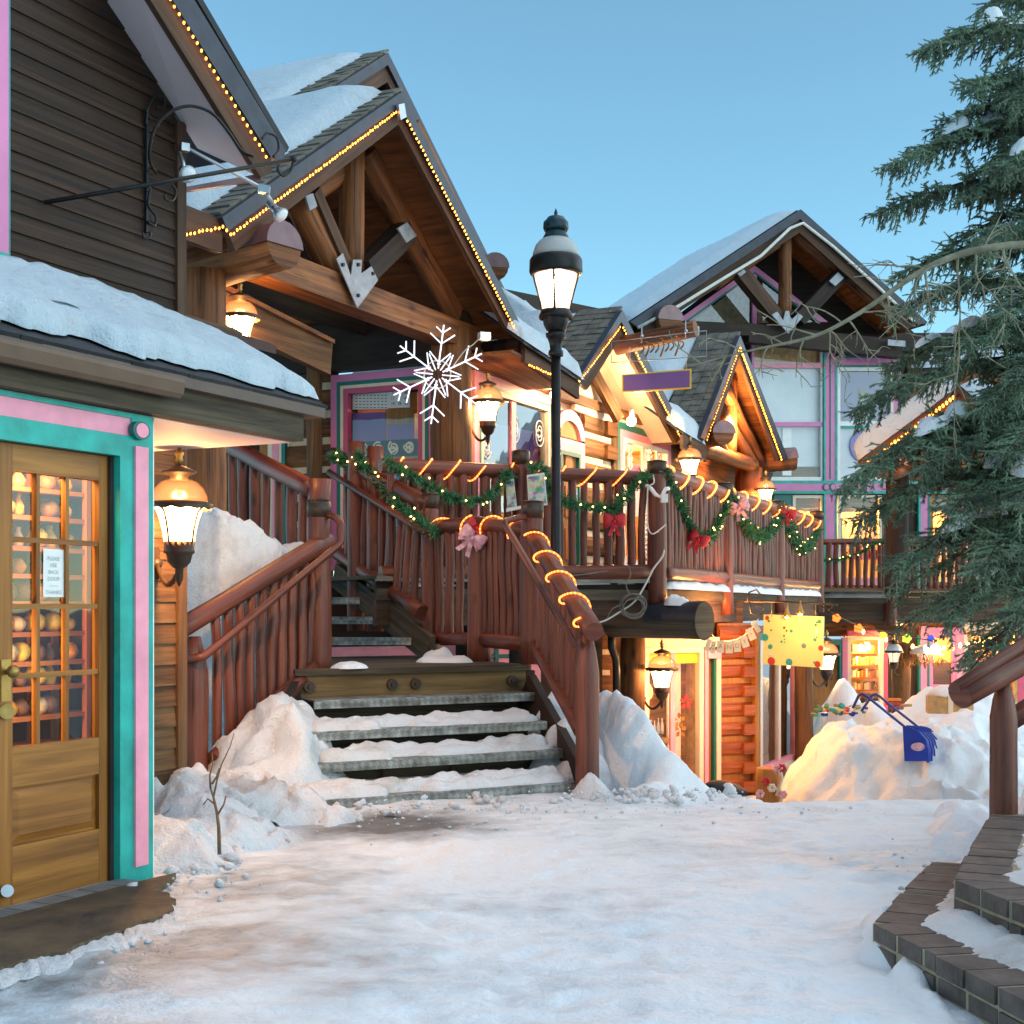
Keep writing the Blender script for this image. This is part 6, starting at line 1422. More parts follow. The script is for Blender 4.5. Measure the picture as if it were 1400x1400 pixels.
lp(ls, 'door_casing', 'dteal', 1118, 1152, 874, 882, .03); lp(ls, 'door_casing', 'dteal', 1148, 1152, 882, 990, .03); dd = lp(ls, 'door', 'ochre', 1112, 1148, 882, 990, -.05); lp(dd, 'panel', 'timber', 1130, 1143, 892, 930, -.02); lp(ls, 'jamb', 'mauve', 1152, 1159, 872, 990, .04)
lwin(1159, 1208, 871, 985, 'cream', 22); lp(ls, 'header', 'rose', 1159, 1208, 862, 870, .04)
lp(ls, 'jamb', 'rose', 1208, 1214, 868, 985, .03); lp(ls, 'jamb', 'dteal', 1256, 1259, 868, 985, .03); lp(ls, 'jamb', 'mauve', 1259, 1268, 856, 985, .03); lp(ls, 'jamb', 'dteal', 1268, 1271, 868, 985, .04)
lp(ls, 'header', 'mauve', 1259, 1318, 858, 868, .05); f = lwin(1271, 1308, 868, 940, 'mauve', 30, False); lp(f, 'poster', 'timber_dk', 1277, 1303, 906, 936, -.6); lp(f, 'apron', 'dark', 1271, 1308, 940, 985, .02)
lp(ls, 'jamb', 'pink', 1308, 1318, 868, 1000, .04); lp(ls, 'jamb', 'cream', 1318, 1323, 868, 1000, .04)
lwin(1323, 1392, 862, 1002, 'tan', 26); lp(ls, 'header', 'stucco', 1318, 1440, 850, 862, .05); lp(ls, 'jamb', 'rose', 1392, 1440, 860, 1002, .04)
mb = MB(); mb.log(PLs.at(1232, 880, .8), PLs.at(1232, 1010, .8), .2, n=12); mb.build('porch_post', M['logs'], ls)
lgx = capped_log(PLs.at(1222, 846, -.4), PLs.at(1213, 852, 1.9), .26, ls)
point('log_light', PLs.at(1240, 862, .6), 12, (1, .5, .12), .1)
mb = MB(); mb.poly(PLs, [(1112, 838), (1138, 834), (1165, 832), (1166, 850), (1150, 848), (1112, 842)], 1.4, .5); tag(mb.build('awning', M['driplead']), 'small blue grey metal awning left of the capped log end', 'awning')
mb = MB(); a = PLs.at(1168, 833, 1.5); b = PLs.at(1203, 832, 1.5); mb.tube([a, b], .03, 8); mb.ball(b, .11, 12, 8); tag(mb.build('pipe', M['galv']), 'grey pipe with a round end below the far balcony', 'pipe')
# globe bulb, snow capped lamps
gp = PLs.at(1279, 888, 1.2); t = thing('globe_lamp', gp, 'bright globe bulb on the flower light string at the yellow window', 'lamp'); mb = MB(); mb.ball(gp, .11, 12, 8); mb.build('globe', M['globe'], t); mb = MB(); mb.tube([gp+UP*.1, gp+UP*.22], .04, 8); mb.build('socket', M['black'], t); point('globe_light', gp+PLs.n*.2, 18, (1, .55, .2), .1)
lantern('lantern', PLs.at(1222, 890, 1.2), 'unlit lantern with a snow cap on the far porch post', 1.15, 'bracket', PLs.at(1232, 915, .85), on=False)
lantern('lantern', P(1130, 893, 19.6), 'lit lantern half hidden behind the yellow dotted sign', 1.1, 'bracket', P(1108, 925, 19.3), energy=26)
hb = thing('hanging_basket', PLs.at(1258, 900, 1.1), 'snow capped hanging basket of dry orange vines', 'basket'); mb = MB(); cc = PLs.at(1258, 890, 1.1); mb.ball(cc, .2, 12, 7, (1.1, 1.1, .6), .3); mb.build('snow_cap', M['snow'], hb)
mb = MB(); rnd = random.Random(5)
for k in range(60):
    an = rnd.random()*6.28; r0_ = .2+.12*rnd.random(); p = cc+Vector((math.cos(an)*r0_*1.6, math.sin(an)*r0_, -.05)); mb.tube([p, p+Vector((rnd.gauss(0, .05), 0, -.1)), p+Vector((rnd.gauss(0, .1), rnd.gauss(0, .05), -.18-.14*rnd.random()))], .010, 4)
mb.build('vine', M['ochre'], hb); mb = MB(); mb.tube([cc, cc+UP*.5], .01, 5); mb.build('hook', M['black'], hb)
# flower string
fl_ = [P(1120, 826, 17.5), P(1145, 843, 17.8), P(1172, 855, 18.2), P(1210, 864, 18.6), P(1250, 872, 19), P(1275, 876, 19.2)]
fs = thing('flower_lights', fl_[0], 'string of orange, yellow, green and blue flower lights over the snow heap', 'string lights'); mb = MB(); mb.tube(fl_, .008, 5); mb.build('cable', M['black'], fs)
M['lime'] = mat_emit('lime flower light', (.35, .55, .03, 1), .9); M['oflower'] = mat_emit('orange flower light', (1, .13, .015, 1), 1.2); M['yflower'] = mat_emit('amber flower light', (1, .35, .02, 1), 1.2); M['bflower'] = mat_emit('blue flower light', (.03, .04, .3, 1), .8)
for u, v, Y, mt, r in ((1144, 845, 17.8, 'oflower', .055), (1174, 859, 18.2, 'oflower', .06), (1208, 868, 18.6, 'yflower', .05), (1240, 873, 18.9, 'lime', .065), (1273, 873, 19.2, 'bflower', .05)):
    c = P(u, v, Y); mb = MB(); pts = []
    for k in range(40): an = 2*PI*k/40; rr_ = r*(.72+.28*abs(math.cos(2.5*an))); pts.append(c+Vector((math.cos(an)*rr_, 0, math.sin(an)*rr_)))
    mb.prism(pts, Vector((0, .03, 0))); mb.build('flower', M[mt], fs)
light_string('clear_lights', [P(1165, 857, 18), P(1205, 872, 18.3), P(1255, 884, 18.5), P(1300, 885, 17), P(1350, 872, 15), P(1400, 848, 13), P(1440, 825, 12)], 'sparse string of clear bulbs swinging up to the spruce', None, .42, .028, 'bulb_y')
# small roof half hidden by the spruce
PS3 = Plane((.93, -.37), Plane((.93, -.37), 0).n.dot(P(1230, 600, 24)))
pr = thing('porch_roof', PS3.at(1290, 640), 'snowy porch roof with a lit rake, half hidden by the spruce', 'roof')
mk3 = gable_front(PS3, (1172, 632), (1312, 528), (1440, 640), (1190, 646), (1311, 552), (1420, 652), pr, trim='fascia')
a, c_, b = roof_pair(PS3, (1172, 632), (1312, 528), (1440, 640), 2.6, pr)
light_string('rake_lights', [PS3.at(1180, 637, .1), PS3.at(1306, 541, .1)], 'amber string lights on the porch roof rake beside the spruce', 'amber light strings along the eaves', .07, .030)
snow_slab('roof_snow', [a-PS3.n*.05+UP*.02, c_-PS3.n*.05+UP*.02, c_-PS3.n*2.5+UP*.02, a-PS3.n*2.5+UP*.02], .38, 'thick snow on the porch roof beside the spruce', nu=34, nv=24, amp=.15, seed=25, rise=.12)
snow_slab('roof_snow', [c_-PS3.n*.05+UP*.02, b-PS3.n*.05+UP*.02, b-PS3.n*2.5+UP*.02, c_-PS3.n*2.5+UP*.02], .38, 'thick snow on the far slope of the porch roof behind the spruce', nu=34, nv=24, amp=.15, seed=26, rise=.12)
mb = MB(); mb.poly(PS3, [(1190, 650), (1312, 555), (1425, 650)], -.6, .1); mb.build('gable_wall', M['timber_dk'], pr)
for u0, v0, u1, v1 in ((1245, 622, 1302, 572), (1318, 570, 1345, 600), (1235, 622, 1400, 622)): mb = MB(); mb.beam(PS3.at(u0, v0, -.3), PS3.at(u1, v1, -.3), .2, .16, side=PS3.n); mb.build('truss_member', M['timber'], pr)
capped_log(PS3.at(1230, 640, -.5), PS3.at(1212, 636, .2), .24, pr)
mb = MB(); mb.log(PS3.at(1226, 650, -.4), PS3.at(1226, 815, -.4), .2, n=10); mb.build('porch_post', M['timber_dk'], pr)
mb = MB(); mb.log(PS3.at(1400, 650, -.4), PS3.at(1400, 815, -.4), .2, n=10); mb.build('porch_post', M['timber_dk'], pr)
point('porch_light', PS3.at(1330, 600, -.3), 30, (1, .42, .1), .1)
rs = thing('snowy_roof', P(1330, 520, 30), 'snowy roof far behind the spruce', 'roof')
a, b = P(1240, 510, 32), P(1480, 500, 32); c2, d2 = P(1480, 455, 36), P(1290, 465, 36)
mb = MB(); slab(mb, [a, b, c2, d2], .1); mb.build('roof', M['slate'], rs); mb = MB(); mb.prism([a, b, b-UP*2.5, a-UP*2.5], Vector((0, .1, 0))); mb.build('wall', M['timber'], rs)
snow_slab('roof_snow', [a+UP*.08, b+UP*.08, c2+UP*.08, d2+UP*.08], .4, 'snow on the far roof behind the spruce branches', nu=30, nv=16, seed=29)
# ================================================================ lower shop beneath the deck
cs = thing('candy_shop', PW.at(960, 1090), 'lower log shop under the deck with lamp lit windows and red log wall', 'building')
zB = -1.0
mb = MB(); mb.rect(PW, PW.s_(800), PW.s_(1033), -1.05, PW.z(900, 820), -.25, .1); mb.build('wall', M['logs'], cs)
W, r_ = window(PW, PW.s_(880), PW.s_(960), zB+.08, PW.z(900, 886), [('cream', .06, .03)], cs, cols=(.5,), mull='pink', mw=.07, depth=.7, bmat='tan', light=(5, (1, .66, .25)))
x0, x1, y0, y1 = r_
mb = MB(); mb.rect(PW, x0, x1, y1-.13, y1, -.02, .02); mb.build('transom', M['yellow'], W)
mb = MB(); mb.rect(PW, PW.s_(926), PW.s_(944), y0, y1-.1, -.2, .03); mb.build('curtain_or_reflection', M['white'], W)
for u, v, mt in ((928, 985, 'ochre'), (938, 960, 'red'), (930, 998, 'ochre'), (900, 925, 'orange')):
    c = PW.at(u, v, -.024); mb = MB()
    for k in range(5): an = k*2*PI/5+.3; mb.prism([c+(PW.d*math.cos(an+q)*f+UP*math.sin(an+q)*f) for q, f in ((0, .015), (.45, .07), (0, .10), (-.45, .07))], PW.n*.003)
    mb.build('flower_decal', M[mt], W)
mb = MB()
for k in range(7): c = PW.pt(x0+.05+k*.055, y0+.62+.05*hsh(k, 1), -.25); mb.lathe(c, [(.02, 0), (.024, .05), (.018, .11), (.008, .15), (.008, .19)], 8)
mb.build('bottle', M['blind'], W); mb = MB(); mb.rect(PW, x0, x0+.5, y0+.55, y0+.615, -.15, .25); mb.build('shelf', M['tan'], W)
mb = MB(); mb.rect(PW, PW.s_(878), PW.s_(984), PW.z(900, 886), PW.z(900, 872), .0, .1); mb.build('header', M['stucco'], cs)
for u0, u1, mt, o in ((960, 962, 'steel', .01), (962, 967, 'pink', .03), (976, 978.5, 'dteal', .01), (978.5, 984, 'stucco', .03)):
    mb = MB(); mb.rect(PW, PW.s_(u0), PW.s_(u1), zB, PW.z(970, 888), o, .08, g=UP); mb.build('door_casing', M[mt], cs)
mb = MB(); mb.rect(PW, PW.s_(967), PW.s_(976), zB, PW.z(970, 900), -.06, .05, g=UP); dd = mb.build('door', M['ochre'], cs)
for k in range(5): mb = MB(); mb.rect(PW, PW.s_(967), PW.s_(971), zB+.2+k*.38, zB+.24+k*.38, -.05, .03); mb.build('panel', M['cream'], dd)
mb = MB(); mb.rect(PW, PW.s_(965), PW.s_(983), PW.z(970, 900), PW.z(970, 889), .05, .05); mb.build('canopy_trim', M['pink'], cs)
log_wall(PW, PW.s_(984), PW.s_(1029), zB, PW.z(1005, 852), 9, 'logs_warm', cs, off=.0, chink='ochre', notch=(PW.s_(1014), PW.s_(1029)))
mb = MB(); mb.rect(PW, PW.s_(1029), PW.s_(1034), zB, PW.z(1005, 855), .06, .1, g=UP); mb.build('corner_board', M['ochre'], cs)
PA2 = Plane(DA, Plane(DA, 0).n.dot(PW.at(1034, 900)))
W, r_ = window(PA2, PA2.s_(1034), PA2.s_(1094), PA2.z(1070, 1062), PA2.z(1034, 866), [('dteal', .09, .02), ('cream', .10, .03), ('pink', .05, .02)], cs, cols=(.52,), mull='stucco', mw=.12, glass='glass_hi', depth=.8, bmat='dark', light=(5, (1, .6, .25)))
x0, x1, y0, y1 = r_
mb = MB(); mb.rect(PA2, x0, x1, y0, y0+1.0, -.4, .05); mb.build('curtain_or_reflection', M['white'], W)
mb = MB(); mb.rect(PA2, PA2.s_(1034), PA2.s_(1094), PA2.z(1070, 1072), PA2.z(1070, 1062), .06, .1); mb.build('sill', M['pink'], W)
mb = MB(); mb.rect(PA2, PA2.s_(1034), PA2.s_(1094), -1.1, PA2.z(1070, 1072), -.01, .1); mb.build('plinth', M['siding2'], cs)
mb = MB(); mb.rect(PA2, PA2.s_(1034), PA2.s_(1120), PA2.z(1034, 866), 1.1, -.02, .1); mb.build('wall', M['logs_warm'], cs)
mb = MB(); mb.log(PA2.at(1099, 1100, .15), PA2.at(1099, 860, .15), .125, n=12); mb.build('porch_post', M['logs'], cs)
mb = MB(); mb.log(PW.at(865, 1090, .25), PW.at(865, 872, .25), .15, .14, n=14); mb.build('porch_post', M['logs'], cs)
mb = MB()
for v in (888, 916, 946): mb.poly(PW, [(815, v), (834, v), (834, v+7), (815, v+7)], -.12, .04)
mb.build('chinking', M['chink'], cs)
mb = MB(); mb.tube([PW.at(u, v, o) for u, v, o in ((836, 862, .5), (836, 885, .5), (842, 900, .42), (843, 915, .35), (843, 990, .35))], .045, 10); mb.build('downspout', M['black'], cs)
point('deck_under_light', PW.at(1000, 850, .8), 12, (1, .40, .10), .1); point('deck_under_light', PW.at(1015, 960, 1.0), 6, (1, .36, .08), .15)
lantern('lantern', PW.at(905, 913, .55), 'lit amber lantern bracketed to the post by the lower shop window', 1.08, 'bracket', PW.at(879, 955, .3), energy=24)
# big log beam poking out under the deck
lg = thing('log_beam', P(900, 850, 14.6), 'massive grey log end with a black metal cap under the deck', 'log'); la_, lb_ = P(836, 848, 15.2), P(962, 849, 14.5); mb = MB(); mb.log(la_, lb_, .185, .192, n=20, wob=.015); lo = mb.build('log', M['grey_timber'], lg)
d = (lb_-la_).normalized(); x = d.cross(UP).normalized(); y = UP; mb = MB(); pts = []
for i in range(2):
    for k in range(13): an = PI*k/12; pts.append((lb_-d*.62, lb_+d*.012)[i]+x*math.cos(an)*.206+y*math.sin(an)*.206)
mb.grid(pts, 13, 2); mb.build('cap', M['driplead'], lg)
mb = MB(); mb.tube([lb_+d*.004, lb_+d*.014], .204, 24); mb.build('end_plate', M['grey_timber'], lg)
sb = MB(); snow_strip(sb, P(908, 827, 14.7), P(944, 828, 14.6), .24, .11, 4, 18, 9, .9, .3); tag(sb.build('log_snow', M['snow']), 'clump of snow on the black capped log under the deck', 'snow')
# yellow dotted sign and bracket
ys = thing('yellow_sign', P(1085, 880, 15.6), 'pale yellow hanging sign sprinkled with red and teal dots', 'sign')
yp = [P(1044, 840, 15.7), P(1126, 843, 15.3), P(1124, 913, 15.3), P(1043, 908, 15.7)]
mb = MB(); mb.prism(yp, Vector((.05, .1, 0)).normalized()*.05); mb.build('board', M['signface'], ys)
ex = yp[1]-yp[0]; ey = yp[3]-yp[0]; nf = Vector((-.05, -1, 0)).normalized()
for u, v, r, mt in ((.06, .07, .024, 'dot_r'), (.09, .13, .014, 'dot_g'), (.13, .31, .01, 'dot_g'), (.03, .46, .04, 'dot_t'), (.12, .64, .028, 'dot_t'), (.14, .93, .045, 'dot_r'), (.44, .93, .04, 'dot_t'), (.35, .25, .015, 'dot_r'), (.39, .31, .01, 'ink'), (.47, .31, .017, 'dot_t'), (.35, .41, .012, 'dot_g'), (.31, .53, .014, 'dot_t'), (.36, .54, .008, 'dot_g'), (.36, .48, .008, 'dot_g'), (.68, .59, .028, 'steel'), (.86, .46, .018, 'dot_t'), (.87, .17, .015, 'dot_g'), (.93, .10, .022, 'dot_g'), (.89, .12, .012, 'dot_g'), (.89, .30, .022, 'white'), (.96, .62, .03, 'dot_r'), (.86, .91, .015, 'dot_t'), (.91, .94, .035, 'dot_r'), (.13, .80, .018, 'white'), (.89, .41, .009, 'dot_g')):
    c = yp[0]+ex*u+ey*v+nf*.004; mb = MB(); mb.prism([c+ex.normalized()*r*math.cos(k*PI/8)+UP*r*math.sin(k*PI/8) for k in range(16)], nf*.003); mb.build('dot', M[mt], ys)
yb = thing('sign_bracket', P(1080, 825, 15.6), 'thin iron bracket bar with scrolls above the yellow dotted sign', 'bracket')
mb = MB(); mb.tube([P(1018, 822, 16.2), P(1070, 823, 15.7), P(1145, 827, 15.2)], .014, 6); mb.build('arm', M['bronze'], yb)
for px in ([(1025, 822), (1027, 838), (1038, 842), (1045, 834), (1040, 826), (1034, 830)], [(1022, 822), (1024, 810), (1034, 806), (1040, 813)], [(1126, 827), (1134, 822), (1138, 830), (1132, 835)]):
    mb = MB(); mb.tube([P(u, v, 16) for u, v in px], .010, 5); mb.build('scroll', M['bronze'], yb)
for u, u2 in ((1055, 1055), (1115, 1115)): mb = MB(); mb.tube([P(u, 824, 15.6), P(u2, 843, 15.55)], .006, 4); mb.build('hook', M['brass'], yb)
for u, v, lb in ((1076, 836, 'frosted bell shade spotlight over the middle of the yellow sign'), (1094, 832, 'brass necked spotlight next to the bell shade on the yellow sign bracket')):
    t = thing('spotlight', P(u, v, 15.5), lb, 'spotlight'); mb = MB(); mb.lathe(P(u, v, 15.45), [(.05, -.06), (.035, -.03), (.015, .03), (.012, .09)], 12); mb.build('shade', M['brass'], t); mb = MB(); mb.ball(P(u, v+7, 15.45), .028, 8, 6); mb.build('bulb', M['bulb_y'], t)
point('sign_light', P(1085, 836, 14.9), 3.6, (1, .62, .25), .06)
# candy bunting
bu = thing('bunting', P(1000, 880, 16), 'string of cream pennants spelling CANDY across the red logs', 'bunting')
bp = [(963, 876), (972, 866), (977, 872), (984, 877), (996, 877), (1008, 874), (1019, 868), (1029, 858), (1037, 846)]
mb = MB(); mb.tube([P(u, v, 15.95) for u, v in bp], .006, 4); mb.build('cord', M['wcable'], bu)
for u, v, tx, an in ((968, 882, '', .25), (975, 885, 'C', .12), (985, 884, 'A', .05), (997, 885, 'N', 0), (1008, 883, 'D', -.1), (1018, 877, 'Y', -.3), (1027, 867, '+', -.4), (1034, 857, '', -.55)):
    c = P(u, v, 15.93); ex = Vector((math.cos(an), 0, -math.sin(an)))*1.0; ey = Vector((math.sin(an), 0, math.cos(an))); mb = MB(); s_ = .038 if tx not in ('', 'C') else .026
    mb.prism([c-ex*s_+ey*.07, c+ex*s_+ey*.07, c+ex*s_*1.1-ey*.07, c-ex*s_*1.1-ey*.07], Vector((0, .005, 0))); pn = mb.build('pennant', M['cream'], bu)
    if tx: mb = MB(); text_mesh(mb, c+Vector((0, -.003, 0)), ex, ey, tx, .075); mb.build('letter', M['tan'], pn)
# carved stump with flowers
sp2 = thing('stump', P(1050, 1095, 15.4), 'sawn yellow stump planter with red and pink flowers', 'planter'); mb = MB(); mb.log(P(1050, 1110, 15.4), P(1050, 1050, 15.4), .135, .125, n=16, wob=.04); mb.build('trunk', M['ochre'], sp2)
mb = MB()
for l in ([(1066, 1052), (1069, 1065), (1065, 1078), (1070, 1090), (1066, 1098)], [(1058, 1076), (1064, 1080), (1062, 1088)]): mb.tube([P(u, v, 15.25) for u, v in l], .02, 6)
mb.build('root', M['cream'], sp2)
for u, v, mt in ((1047, 1068, 'red'), (1039, 1085, 'pinkribbon'), (1062, 1052, 'pinkribbon'), (1069, 1050, 'red'), (1070, 1086, 'pinkribbon'), (1055, 1077, 'cream')):
    c = P(u, v, 15.2); mb = MB()
    for k in range(6): an = k*PI/3; mb.ball(c+Vector((.03*math.cos(an), -.01, .03*math.sin(an))), .022, 6, 5)
    mb.build('flower', M[mt], sp2)
bn = thing('bundle', P(990, 1085, 14.2), 'dark snow covered bundle at the end of the smooth snow bank', 'bundle'); mb = MB(); c = P(985, 1082, 14.2); mb.ball(c, .22, 14, 8, (1.2, .8, .45), .3); mb.build('cover', M['slate'], bn); mb = MB(); mb.ball(c+Vector((.08, -.1, -.02)), .12, 12, 8, (1, .8, .9), .4); mb.build('snow_lump', M['snow'], bn)
# ================================================================ snow heap with the blue snow scoop
hp = [(3.72, 15.9, -.02, .50, .9, 0), (4.4, 15.7, -.02, .75, 1.0, 0), (5.0, 15.3, -.12, .8, .8, 0), (4.25, 13.9, -.48, .70, .6, 0), (5.4, 17.0, .06, 1.0, 1.1, 0), (4.9, 13.6, -.5, .8, .6, 0)]
mound('snow_bank', soft(hp, -1.3), 1.6, 7.2, 11.8, 19, .045, 'snow', 'great shovelled snow heap in the lower court holding the blue scoop', bump=.085, chunk=.55)
mound('snow_bank', soft([(4.58, 19.4, .30, .34, .42, 0), (4.95, 19.0, .03, .42, .45, 0)], -1.35), 3.9, 6, 17.9, 20.6, .05, 'snow', 'peaked snow pile before the book window, above the trinkets', bump=.06)
mound('snow_bank', soft([(5.75, 19.0, .20, .8, .6, 0), (6.6, 19.2, .1, .9, .6, 0), (6.2, 18.0, -.05, .9, .8, 0)], -1.2), 4.6, 8.5, 17.0, 20.5, .06, 'snow', 'snow drift against the far shop, right of the porch post', bump=.07)
rnd = random.Random(11); TM = [M[k] for k in ('red', 'yellow', 'teal', 'tan', 'white', 'blue', 'red', 'dot_g')]
names = ('red', 'yellow', 'teal', 'tan', 'white', 'blue', 'orange', 'lime')
tr_ = thing('trinket_table', P(1150, 970, 18.1), 'jumble of bright trinkets half buried in front of the peaked snow pile', 'trinkets')
for k in range(46):
    u = 1112+rnd.random()*72; v = 964+rnd.random()*12+abs(u-1140)*.04; mb = MB(); c = P(u, v, 17.6+rnd.random()*.5); s_ = .014+.02*rnd.random()
    if k % 3: mb.ball(c, s_, 7, 5, (1+rnd.random(), 1, .7+.6*rnd.random()), .3)
    else: mb.box(c-UP*s_, s_*2.5, s_*2, s_*1.2, rnd.random()*3)
    mb.build('trinket', TM[rnd.randrange(8)], tr_)
sc_ = thing('snow_scoop', P(1250, 1030, 14.9), 'blue plastic snow scoop with bent tube handles leaning in the heap', 'snow scoop')
mb = MB(); rows = []; fr_ = [(1232, 991, 15.0), (1250, 993, 15.1), (1262, 991, 15.3)]
top = [P(1232, 991, 14.9), P(1256, 994, 15.2)]; nseg = 9; pts = []
prof_ = [(0, 0), (.10, -.02), (.22, -.08), (.32, -.20), (.36, -.36), (.36, -.52)]
for i in range(13):
    f = i/12; base_ = P(1234, 992, 14.85).lerp(P(1257, 993, 15.45), f)
    for px_, pz in prof_:
        rib = .012*(1 if i % 2 else 0); pts.append(base_+Vector((px_*.72*(1)+rib, -px_*.15, pz*.72-rib*.3)))
g0_ = mb.grid(pts, 6, 13)
pts2 = [p+Vector((-.02, .0, -.015)) for p in pts]; mb.grid(pts2, 6, 13, flip=True)
for i in (0, 12):
    q0 = [pts[i*6+j] for j in range(6)]; b_ = mb.add(q0+[q0[0]+Vector((.02, 0, -.38))]); mb.face([b_+j for j in range(7)]); b_ = mb.add([p+Vector((0, .004 if i else -.004, 0)) for p in q0]+[q0[0]+Vector((.02, 0, -.38))]); mb.face([b_+j for j in range(7)][::-1])
mb.build('blade', M['blue'], sc_)
for i in range(1, 12, 2):
    mb = MB(); mb.tube([pts[i*6+j]+Vector((.008, -.01, .004)) for j in range(6)], .008, 5); mb.build('rib', M['blue'], sc_)
mb = MB(); q = pts[2]+Vector((-.02, -.05, -.16)); mb.prism([q+Vector((.075*math.cos(k*PI/8), 0, .045*math.sin(k*PI/8))) for k in range(16)], Vector((0, -.004, 0))); mb.build('sticker', M['pinkribbon'], sc_)
for l in ([(1236, 993, 14.85), (1195, 960, 14.6), (1186, 953, 14.55), (1179, 949, 14.55), (1174, 951, 14.55), (1166, 968, 14.6)], [(1254, 993, 15.3), (1212, 960, 15.1), (1204, 953, 15.05), (1197, 949, 15.0), (1192, 951, 15.0), (1178, 972, 14.9)]):
    mb = MB(); mb.tube([P(*q) for q in l], .015, 8); mb.build('handle', M['bluemetal'], sc_)
bk = thing('wooden_crate', P(1296, 955, 17.6), 'wooden crate with a gift ribbon and snow on its lid, by the far shop', 'crate'); c = P(1298, 962, 17.6); mb = MB(); mb.box(c-UP*.12, .55, .3, .22, -.2); mb.build('box', M['tan'], bk); mb = MB(); mb.ball(c+UP*.13, .2, 12, 7, (1.3, .9, .55), .3); mb.build('snow_lid', M['snow'], bk); mb = MB(); mb.box(c-UP*.125, .06, .31, .23, -.2); mb.build('ribbon', M['cream'], bk)
bk = thing('book_pile', P(1225, 965, 17.8), 'small pile of books lying on the snow drift by the porch post', 'books')
for k, (u, v, mt) in enumerate(((1222, 958, 'orange'), (1222, 964, 'red'), (1236, 966, 'tan'), (1226, 970, 'purple'))): mb = MB(); mb.box(P(u, v, 17.7), .16, .12, .03, k*.3); mb.build('book', M[mt], bk)
# ================================================================ brick steps and railing on the near right
M['brick'] = mat_paint('dark brown brick', rgb(.11, .088, .078), .7, .3, 7, .5); M['mortar'] = mat_paint('sandy mortar', rgb(.34, .28, .19), .9, .2, 12, .4)
mound('snow_bank', soft([(1.50, 5.05, .05, .10, .5, -.2), (1.42, 5.45, .06, .10, .2, 0), (1.75, 4.55, .04, .12, .4, 0), (1.6, 5.9, .06, .10, .35, -.45)], -.12), 1.0, 2.2, 4.1, 6.6, .02, 'snow', 'ankle high snow ridge along the foot of the lower brick step', bump=.03)
bs = thing('brick_steps', G(1300, 1270, 0), 'dark brick steps with snow in the corner by the spruce', 'steps')
def tier(z0, z1, cor, bck, rgt, courses, sd):
    cor, bck, rgt = Vector(cor), Vector(bck), Vector(rgt); far = bck+(rgt-cor)+Vector((1.6, .4, 0)); rg2 = rgt+(rgt-cor)*1.2
    mb = MB(); ins = (far-cor).normalized()*.02
    mb.prism([Vector((p.x, p.y, z1-.0015)) for p in (cor+ins*.05, rg2+ins*.6, far, bck+ins)], -UP*(z1-z0+.1-.008)); mb.build('mortar_core', M['mortar'], bs)
    mb = MB(); k = 0
    for a, b in ((bck, cor), (cor, rg2)):
        d = (b-a); L = d.length; d = d.normalized(); n = Vector((d.y, -d.x, 0)); n = n if n.dot(far-cor) < 0 else -n; q = 0
        while q < L-.04:
            for c in range(courses):
                pass
            w_ = .10 if hsh(k, sd) < .35 else .205; w_ = min(w_, L-q)
            h = (z1-z0)/courses
            for c in range(courses):
                zt_ = z1-c*h-(.0 if c == 0 else .006); zb_ = z1-(c+1)*h+.006; o = .012*hsh(k, c, sd)
                dep = .20 if c == 0 else .1; off_ = d*(.05*c)
                p = a+d*(q+.011)+n*(o-.004); r = a+d*(q+w_-.011)+n*(o-.004); p.z = r.z = zt_
                j = Vector((0, 0, .004*hsh(k, 5, c)))
                mb.prism([p+j, r+j, r-n*dep+j, p-n*dep+j], -UP*(zt_-zb_), g=d)
            q += w_; k += 1
    mb.build('brick_course', M['brick'], bs)
    return cor, bck, rgt, far, rg2
T1 = tier(-.02, .12, G(1193, 1263, .12), G(1275, 1178, .12), G(1400, 1368, .12), 2, 1)
z2 = .265
T2 = tier(.12, z2, G(1304, 1203, z2), G(1354, 1113, z2), G(1400, 1240, z2), 2, 2)
def tsnow(T, z, name, label, f0, f1, g0, g1, h=.05, sd=0, rough=.35):
    cor, bck, rgt, far, rg2 = T; n = 40; pts = []
    for i in range(n):
        for j in range(n):
            u = f0+(f1-f0)*i/(n-1); v = g0+(g1-g0)*j/(n-1); p = (bck.lerp(far, v)).lerp(cor.lerp(rg2+(far-bck)*0, 0)+(far-bck)*v, u); e = min(i, j*1.6, n-1-i+8, n-1-j+8)/7.0
            hh = h*max(-.3, min(1, e)-.25+rough*fbm(p.x*5+sd, p.y*5, 2)); pts.append((p.x, p.y, z+hh-.004))
    mb = MB(); mb.grid(pts, n, n); o = mb.build(name, M['snow_d']); tag(o, label, 'snow'); return o
